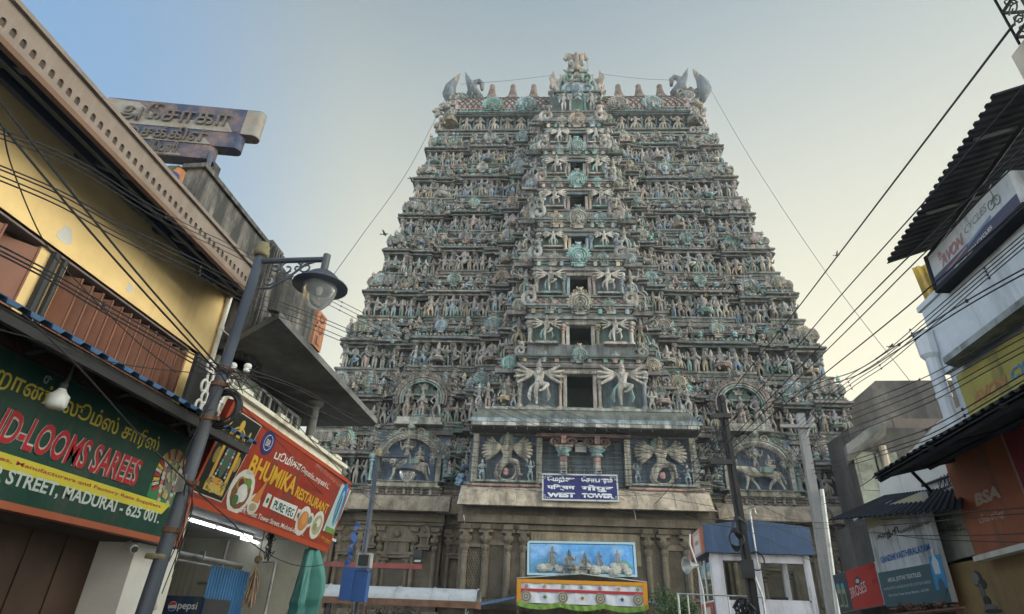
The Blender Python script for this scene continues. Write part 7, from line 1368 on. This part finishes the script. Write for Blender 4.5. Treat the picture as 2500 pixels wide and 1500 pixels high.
# ---------------------------------------------------------------- shrubs by the entrance
LEAF = (np.array([[0, 0, 0], [.3, .5, .1], [0, 1, 0], [-.3, .5, .1]]), {4: np.array([[0, 1, 2, 3]])})
def bush(name, label, c, rx, ry, rz_, n, seed, colr):
    r_ = random.Random(seed); o = thing(name, label, 'shrub', (c[0], c[1], 0)); g = MB()
    blobs = [(r_.uniform(-.7, .7)*rx, r_.uniform(-.6, .6)*ry, r_.uniform(-.5, .6)*rz_, r_.uniform(.3, .55)) for _ in range(14)]
    for i in range(n):
        b = r_.choice(blobs); d = Vector((r_.gauss(0, 1), r_.gauss(0, 1), r_.gauss(0, 1))).normalized()*(b[3]*r_.random()**.4); k_ = r_.uniform(.06, .12)
        A_ = np.array(Matrix.Translation((c[0]+b[0]+d.x*rx, c[1]+b[1]+d.y*ry, c[2]+b[2]+d.z*rz_)) @ Matrix.Rotation(r_.uniform(0, 6.28), 4, 'Z') @ Matrix.Rotation(r_.uniform(-1, 1), 4, 'X')); v = r_.uniform(.6, 1.3); g.add((LEAF[0]*k_, LEAF[1]), tuple(x*v for x in colr), M=A_)
    part('foliage', g, mat('leaf_green', None, .7, .3, bump=0, vcol=True), o); g = MB()
    for i in range(6): a = r_.uniform(0, 6.28); g.add(tube([(c[0]+.2*math.cos(a), c[1]+.2*math.sin(a), 0), (c[0]+.5*rx*math.cos(a), c[1]+.4*ry*math.sin(a), c[2])], [.03, .012], 5))
    part('stem', g, M_rust, o)
bush('shrub', 'leafy green shrub growing between the canopy and the booth', (2.95, 22.4, 2.2), 1.0, .8, .95, 3600, 3, (.075, .13, .05)); bush('shrub', 'small dark plant under the curved shelter near the second lamp', (-6.6, 21.6, 1.75), 1.6, .5, .5, 1500, 5, (.04, .06, .03)); bush('shrub', 'yellowish plant hanging at the middle of the gateway below the canopy', (.45, 24.2, 2.25), .55, .3, .25, 700, 8, (.13, .16, .04))
# ================================================================== overhead wires
def DP3(px, py, d): return CAM+ray(px, py)*(d/F_PX)
def smooth(P, n=10):
    P = np.array(P, float); out = []
    for i in range(len(P)-1):
        p0 = P[max(i-1, 0)]; p1 = P[i]; p2 = P[i+1]; p3 = P[min(i+2, len(P)-1)]
        for t in np.linspace(0, 1, n, endpoint=(i == len(P)-2)): out.append(.5*((2*p1)+(-p0+p2)*t+(2*p0-5*p1+4*p2-p3)*t*t+(-p0+3*p1-3*p2+p3)*t**3))
    return out
def wires(name, label, lines, r=.008, knots=(), c=None):
    g = MB()
    for L in lines: g.add(tube(smooth([DP3(*p) for p in L]), r, 5))
    o = solo(name, g, c or M_ink, label, 'cable', group='overhead cables')
    if knots:
        k = MB()
        for p in knots: k.add(ball(r*2.3, 6, 4, (1, 1, 1.4)), loc=DP3(*p))
        part('spacer', k, M_ink, o)
    return o
def shift(L, dx, dy, dd=0): return [(p[0]+dx, p[1]+dy, p[2]+dd) for p in L]
a = [(-30, 305, 3.6), (190, 392, 4.6), (405, 522, 5.9), (625, 628, 7.2), (835, 738, 9), (1080, 858, 11), (1420, 1010, 14), (1765, 1120, 12.6)]
wires('cable_bundle', 'three thin wires from the upper left passing the pierced eave and the near lamp head', [a, shift(a, -2, 10), shift(a, -6, 20)], 0.00507, [(405, 522, 5.88), (405, 532, 5.88), (835, 738, 8.98), (833, 748, 8.98), (829, 758, 8.98)])
a = [(-30, 402, 3.6), (150, 478, 4.3), (300, 560, 5), (492, 652, 6.1), (620, 722, 7), (775, 782, 8.2), (1000, 880, 11), (1300, 1020, 14), (1765, 1160, 12.6)]
wires('cable_bundle', 'four black wires crossing the yellow wall to the parapet end', [a, shift(a, -4, 14), shift(a, -8, 24), shift(a, 4, -8)], 0.00585, [(490, 652, 6.05), (488, 662, 6.05), (487, 672, 6.05), (775, 788, 8.1), (772, 796, 8.1)])
wires('thick_cable', 'upper of two thick straight cables falling across the yellow wall to the near pole', [[(-30, 210, 3.7), (300, 625, 4.6), (540, 903, 5.5)]], 0.00858)
wires('thick_cable', 'lower of two thick straight cables falling across the yellow wall to the near pole', [[(-30, 265, 3.7), (250, 600, 4.5), (528, 905, 5.5)]], 0.00858)
a = [(-30, 585, 3.6), (130, 668, 4.2), (255, 742, 4.7), (400, 825, 5.2), (520, 893, 5.5)]
wires('cable_bundle', 'pair of cables in front of the brown shutters running to the near pole', [a, shift(a, 0, 12), shift(a, -4, 20)], 0.00663, [(255, 742, 4.65), (252, 752, 4.65)])
wires('thin_wire', 'single thin wire hanging down the left of the yellow wall', [[(8, 310, 3.5), (30, 410, 3.8), (105, 585, 4.3), (190, 690, 4.6), (330, 830, 5.1), (430, 910, 5.4)]], 0.00468)
wires('drop_cable', 'black cable dropping across the green sign and the restaurant lights', [[(60, 770, 4.0), (200, 905, 4.4), (330, 1050, 5), (455, 1175, 5.3), (560, 1270, 6.2), (640, 1345, 7), (730, 1382, 8.4), (800, 1375, 9.5), (865, 1340, 11), (905, 1290, 13)]], 0.00663)
wires('thin_wire', 'grey wire from the left edge to the near pole above the awning', [[(-30, 798, 3.8), (120, 838, 4.4), (300, 890, 5), (520, 915, 5.5)]], 0.00429)
a = [(536, 905, 5.6), (640, 955, 7), (800, 1035, 9), (920, 1065, 11), (1110, 1140, 13), (1330, 1205, 15)]
wires('cable_bundle', 'wires leaving the insulators below the slab roof towards the tower', [[(608, 902, 5.6), (760, 960, 8), (905, 1045, 11), (1100, 1105, 15), (1420, 1165, 16), (1760, 1205, 12.8)], [(572, 900, 5.6), (740, 985, 8), (915, 1058, 11), (1120, 1118, 15), (1420, 1180, 16), (1760, 1240, 12.8)], a, [(536, 910, 5.6), (600, 1000, 6.5), (700, 1100, 8), (780, 1200, 10), (900, 1300, 13)], [(610, 905, 5.6), (700, 1010, 7), (860, 1180, 9.5), (930, 1240, 13)], [(545, 905, 5.6), (700, 940, 8), (880, 1020, 11), (1180, 1130, 15), (1760, 1130, 12.8)]], 0.00507)
wires('cable_bundle', 'loose black wires hanging beside the near pole under the red sign', [[(452, 1180, 5.5), (445, 1250, 5.5), (430, 1330, 5.5), (412, 1372, 5.5)], [(462, 1190, 5.5), (452, 1260, 5.5), (440, 1340, 5.5), (420, 1410, 5.5)], [(470, 1195, 5.5), (462, 1280, 5.5), (430, 1360, 5.5), (395, 1450, 5.4)], [(458, 1180, 5.5), (470, 1240, 5.6), (440, 1320, 5.5), (425, 1390, 5.5)], [(540, 935, 5.4), (500, 1010, 5.3), (450, 1120, 5.2), (455, 1185, 5.4)]], 0.00468)
wires('cable_bundle', 'tangle of thin wires around the insulators on the near pole', [[(536+rnd.uniform(-20, 10), 900+rnd.uniform(-15, 20), 5.45), (570+rnd.uniform(-20, 30), 930+rnd.uniform(-30, 40), 5.5), (600+rnd.uniform(-30, 40), 905+rnd.uniform(-20, 80), 5.6)] for _ in range(9)]+[[(490, 880, 5.5), (470, 960, 5.4), (455, 1000, 5.4), (470, 1012, 5.4), (520, 1000, 5.4)]], 0.00390)
# right-hand wires
wires('thick_cable', 'thickest cable rising to the black railing in the top right corner', [[(2475, 60, 4.4), (2270, 330, 6), (2030, 645, 9), (1930, 775, 11), (1762, 985, 13)]], 0.0104)
wires('thick_cable', 'long cable from the right edge crossing the corner of the corrugated roof', [[(2530, 175, 4.4), (2300, 445, 6), (2050, 725, 8.5), (1860, 945, 11), (1600, 1230, 14)]], 0.0080)
wires('thick_cable', 'cable passing in front of the roof underside to the yellow sheet', [[(2530, 330, 4.6), (2330, 520, 5.5), (2150, 695, 7), (1950, 900, 9.5), (1700, 1160, 14)]], 0.0080)
wires('thick_cable', 'cable passing across the top of the white cycle sign', [[(2530, 355, 4.4), (2440, 440, 5), (2230, 645, 6.4), (2060, 815, 8), (1790, 1080, 12.5)]], 0.0072)
wires('thick_cable', 'cable skimming the bottom of the white cycle sign down to the concrete pole', [[(2530, 470, 4.4), (2300, 675, 5.8), (2190, 770, 6.8), (2010, 915, 9), (1950, 960, 11), (1770, 1110, 13)]], 0.0080)
a = [(2530, 545, 4.4), (2400, 655, 5), (2255, 780, 6), (2150, 868, 7.2), (2040, 945, 9), (1940, 1040, 15)]
wires('cable_bundle', 'four wavy wires with spacers against the pale sky beside the downpipe', [a, shift(a, 4, 8), shift(a, 8, 16), shift(a, 12, 24)], 0.00468, [(p[0]+4*i, p[1]+8*i, p[2]) for p in ((2222, 806, 6.2), (2140, 876, 7.3), (2068, 926, 8.4)) for i in range(4)]+[(2403+4*i, 655+8*i, 4.95) for i in range(4)])
a = [(2530, 640, 4.4), (2360, 735, 5.2), (2195, 840, 6.6), (2090, 905, 8), (2000, 935, 10), (1900, 975, 13), (1765, 1020, 13)]
wires('cable_bundle', 'pair of thick cables crossing the pale wall below the cycle sign', [a, shift(a, 3, 11)], 0.00663, [(2360, 735, 5.15), (2195, 842, 6.5)])
a = [(2530, 775, 4.6), (2400, 845, 5.2), (2250, 925, 6.4), (2100, 985, 9), (1960, 1040, 15)]
wires('cable_bundle', 'five wires sloping across the grey gabled building', [a, shift(a, 0, 18), shift(a, 5, 30), shift(a, 5, 50), shift(a, 10, 62)], 0.00468, [(2245, 927, 6.3)])
a = [(2530, 895, 4.4), (2420, 960, 4.9), (2290, 1035, 5.8), (2200, 1070, 7), (2040, 1120, 12), (1960, 1135, 15)]
wires('cable_bundle', 'wires along the edge of the sloping awning with a loose knot', [a, shift(a, 0, 16), shift(a, 2, 26), [(2530, 985, 4.4), (2350, 1045, 5.4), (2200, 1120, 7), (2080, 1200, 10), (1990, 1240, 15)]], 0.00546, [(2350, 1000, 5.3), (2355, 1015, 5.3), (2262, 1050, 6.1)])
a = [(2530, 1238, 4.2), (2350, 1252, 5), (2200, 1266, 7), (2000, 1276, 12), (1800, 1268, 12.7)]
wires('cable_bundle', 'nearly level wires across the orange and textile boards', [a, shift(a, 0, 14), [(2530, 1302, 4.2), (2300, 1308, 5.5), (2120, 1300, 8), (1950, 1270, 14), (1800, 1255, 12.7)], [(2530, 1325, 4.2), (2400, 1322, 4.8), (2250, 1315, 6), (2130, 1298, 8)]], 0.0040)
wires('cable_bundle', 'fan of wires from the dark pole over the blue booth fascia', [[(1800, 1275, 12.7), (1900, 1290, 13.5), (2000, 1335, 14.8)], [(1800, 1285, 12.7), (1900, 1330, 13.5), (2010, 1385, 14.8)], [(1802, 1262, 12.7), (1700, 1268, 15), (1500, 1245, 20), (1430, 1200, 24)], [(1790, 1205, 12.7), (1890, 1250, 14), (1990, 1300, 14.8), (2110, 1345, 12)], [(1800, 1290, 12.7), (1720, 1275, 14), (1620, 1240, 18)], [(1805, 1250, 12.7), (1880, 1220, 13.8), (1975, 1160, 14.9)]], 0.0072)
lines = []
for i in range(16): y0 = rnd.uniform(1060, 1190); lines.append([(rnd.uniform(900, 1180), y0+rnd.uniform(-40, 30), rnd.uniform(14, 18)), (1420+rnd.uniform(-80, 80), y0+rnd.uniform(5, 30), rnd.uniform(15, 19)), (1770, y0+rnd.uniform(-30, 20), 12.8)])
wires('cable_bundle', 'many thin wires strung level before the portico of the tower', lines, .0045)
lines = []
for i in range(22): lines.append([(1770+rnd.uniform(-10, 10), rnd.uniform(1010, 1200), 12.8), (1860+rnd.uniform(-30, 30), rnd.uniform(1040, 1180), 14), (1965+rnd.uniform(-6, 6), rnd.uniform(1030, 1180), 14.8)])
for i in range(14): lines.append([(1745+rnd.uniform(-60, 20), rnd.uniform(960, 1150), 12.8), (1720+rnd.uniform(-50, 40), rnd.uniform(1000, 1190), 13), (1770, rnd.uniform(1000, 1180), 12.8)])
wires('cable_bundle', 'snarled wires between the dark pole and the concrete pole', lines, 0.0044)
wires('guy_wire', 'light string from the left end of the tower roof down past the lamp', [[(1097, 222, 40), (1000, 410, 33), (880, 580, 27), (812, 675, 23), (770, 740, 20)]], 0.01326)
wires('guy_wire', 'light string from the right end of the tower roof down to the gabled building', [[(1732, 215, 40), (1840, 400, 33), (2020, 670, 27), (2225, 935, 21)]], 0.01092)
wires('guy_wire', 'string along the roof ridge left of the crest', [[(1125, 206, 41), (1240, 197, 41), (1350, 184, 41)]], 0.01092)
wires('guy_wire', 'string along the roof ridge right of the crest', [[(1462, 180, 41), (1560, 192, 41), (1640, 196, 41)]], 0.01092)
wires('white_hose', 'white hose hanging over the stone eave left of the entrance', [[(1132, 1258, 24), (1142, 1320, 24), (1160, 1400, 23.5), (1163, 1450, 23), (1140, 1500, 22.5)]], 0.01716, c=M_pvc)
wires('white_hose', 'white hose from the name board down the right of the blue relief', [[(1515, 1212, 23.6), (1545, 1240, 23.6), (1555, 1300, 23.8), (1558, 1420, 23.6)]], 0.01716, c=M_pvc)
# birds in flight
for px, py, d, sz, lab, fl in ((1004, 436, 26, .22, 'dark bird banking with wings folded down left of the tower', -.6), (939, 572, 22, .24, 'small bird gliding just above the left light string', .3), (2043, 624, 14, .12, 'tiny bird perched high on the thick cable at right', .9), (2176, 846, 16, .17, 'dark bird with spread wings between the right wires', .1)):
    q = DP3(px, py, d); o = thing('bird', lab, 'bird', q, group='birds'); g = MB(); g.add(ball(sz*.16, 7, 6, (2.6, 1, .9)), loc=q, sm=True); g.add(ball(sz*.1, 6, 4), loc=q+np.array([sz*.45, 0, sz*.05])); g.add(hexa([q+np.array(v)*sz for v in ((-.4, -.06, -.02), (-.4, .06, -.02), (-.75, .14, -.02), (-.75, -.14, -.02), (-.4, -.06, .02), (-.4, .06, .02), (-.75, .14, .0), (-.75, -.14, .0))])); part('body', g, mat('grey_feather', (.05, .05, .055), .8, .2, bump=0), o)
    for s2 in (-1, 1):
        w_ = [(.15, .05*s2, .05), (-.18, .05*s2, .05), (-.2, .5*s2, .05+.35*fl), (-.12, .95*s2, .05+.6*fl), (.06, .6*s2, .05+.45*fl)]; V = np.array([q+np.array(v)*sz for v in w_]+[q+(np.array(v)+np.array([0, 0, .03]))*sz for v in w_]); g = MB(); g.add((V, {4: np.array([[i, (i+1) % 5, 5+(i+1) % 5, 5+i] for i in range(5)]), 5: np.array([[4, 3, 2, 1, 0], [5, 6, 7, 8, 9]])})); part('wing', g, MATS['grey_feather'], o)

# ------------------------------------------------------------------ thin haze in the air, added to hint at lens veil
HZ = nodes('haze_air')[0]; t_ = HZ.node_tree; t_.nodes.remove(t_.nodes['Principled BSDF']); pv = nd(t_, 'ShaderNodeVolumePrincipled')
pv.inputs['Color'].default_value = (.93, .95, .96, 1); pv.inputs['Density'].default_value = .0009; pv.inputs['Anisotropy'].default_value = .3
t_.links.new(pv.outputs[0], t_.nodes['Material Output'].inputs['Volume'])
g = MB(); g.add(box(-95, 95, -45, 115, -1.2, 46)); solo('haze', g, HZ, 'thin pale haze filling the street, added to hint at lens veil', 'haze', kind='stuff')
# ------------------------------------------------------------------ statues: the hundred that show largest as parts, the rest as one
def flush():
    D = lambda s: s[4]/np.linalg.norm(np.array([s[3][0], s[3][1]+28, s[3][2]-1.6]))
    vis = lambda s: -1 if (abs(s[5]) > 1.2) else 0
    order = sorted(STAT, key=lambda s: (vis(s), D(s)), reverse=True)
    rest = MB()
    for i, (kind, sub, kw, loc, h, rz) in enumerate(order):
        f = figure(kind, sub if i < 160 else 0, **kw)
        if i < 100:
            o = part('statue', f, stucco, tower, local=True); o.location = loc; o.scale = (h,)*3; o.rotation_euler = (0, 0, rz)
        else:
            V = np.concatenate(f.v); C = np.concatenate(f.c); F = {}
            for k, l in f.f.items(): F[k] = np.concatenate([a.reshape(-1, k) for a, _, _ in l])
            rest.add((V, F), C, sm=True, sc=(h,)*3, rz=rz, loc=loc)
    part('statue_rows', rest, stucco, tower, local=True, stuff=True)
    og = sorted(GABL, key=lambda g: (abs(g[2]) < 1, g[1]), reverse=True); rest = MB()
    for i, (loc, s, rz, kw) in enumerate(og):
        if i < 95:
            g = MB(); nasi(g, 0, 0, 0, s, **kw); o = part('gable_ornament', g, stucco, tower, local=True); o.location = loc; o.rotation_euler = (0, 0, rz)
        else: nasi(rest, *loc, s, rz=rz, **kw)
    if rest.n: part('gable_ornaments', rest, stucco, tower, local=True, stuff=True)
flush()
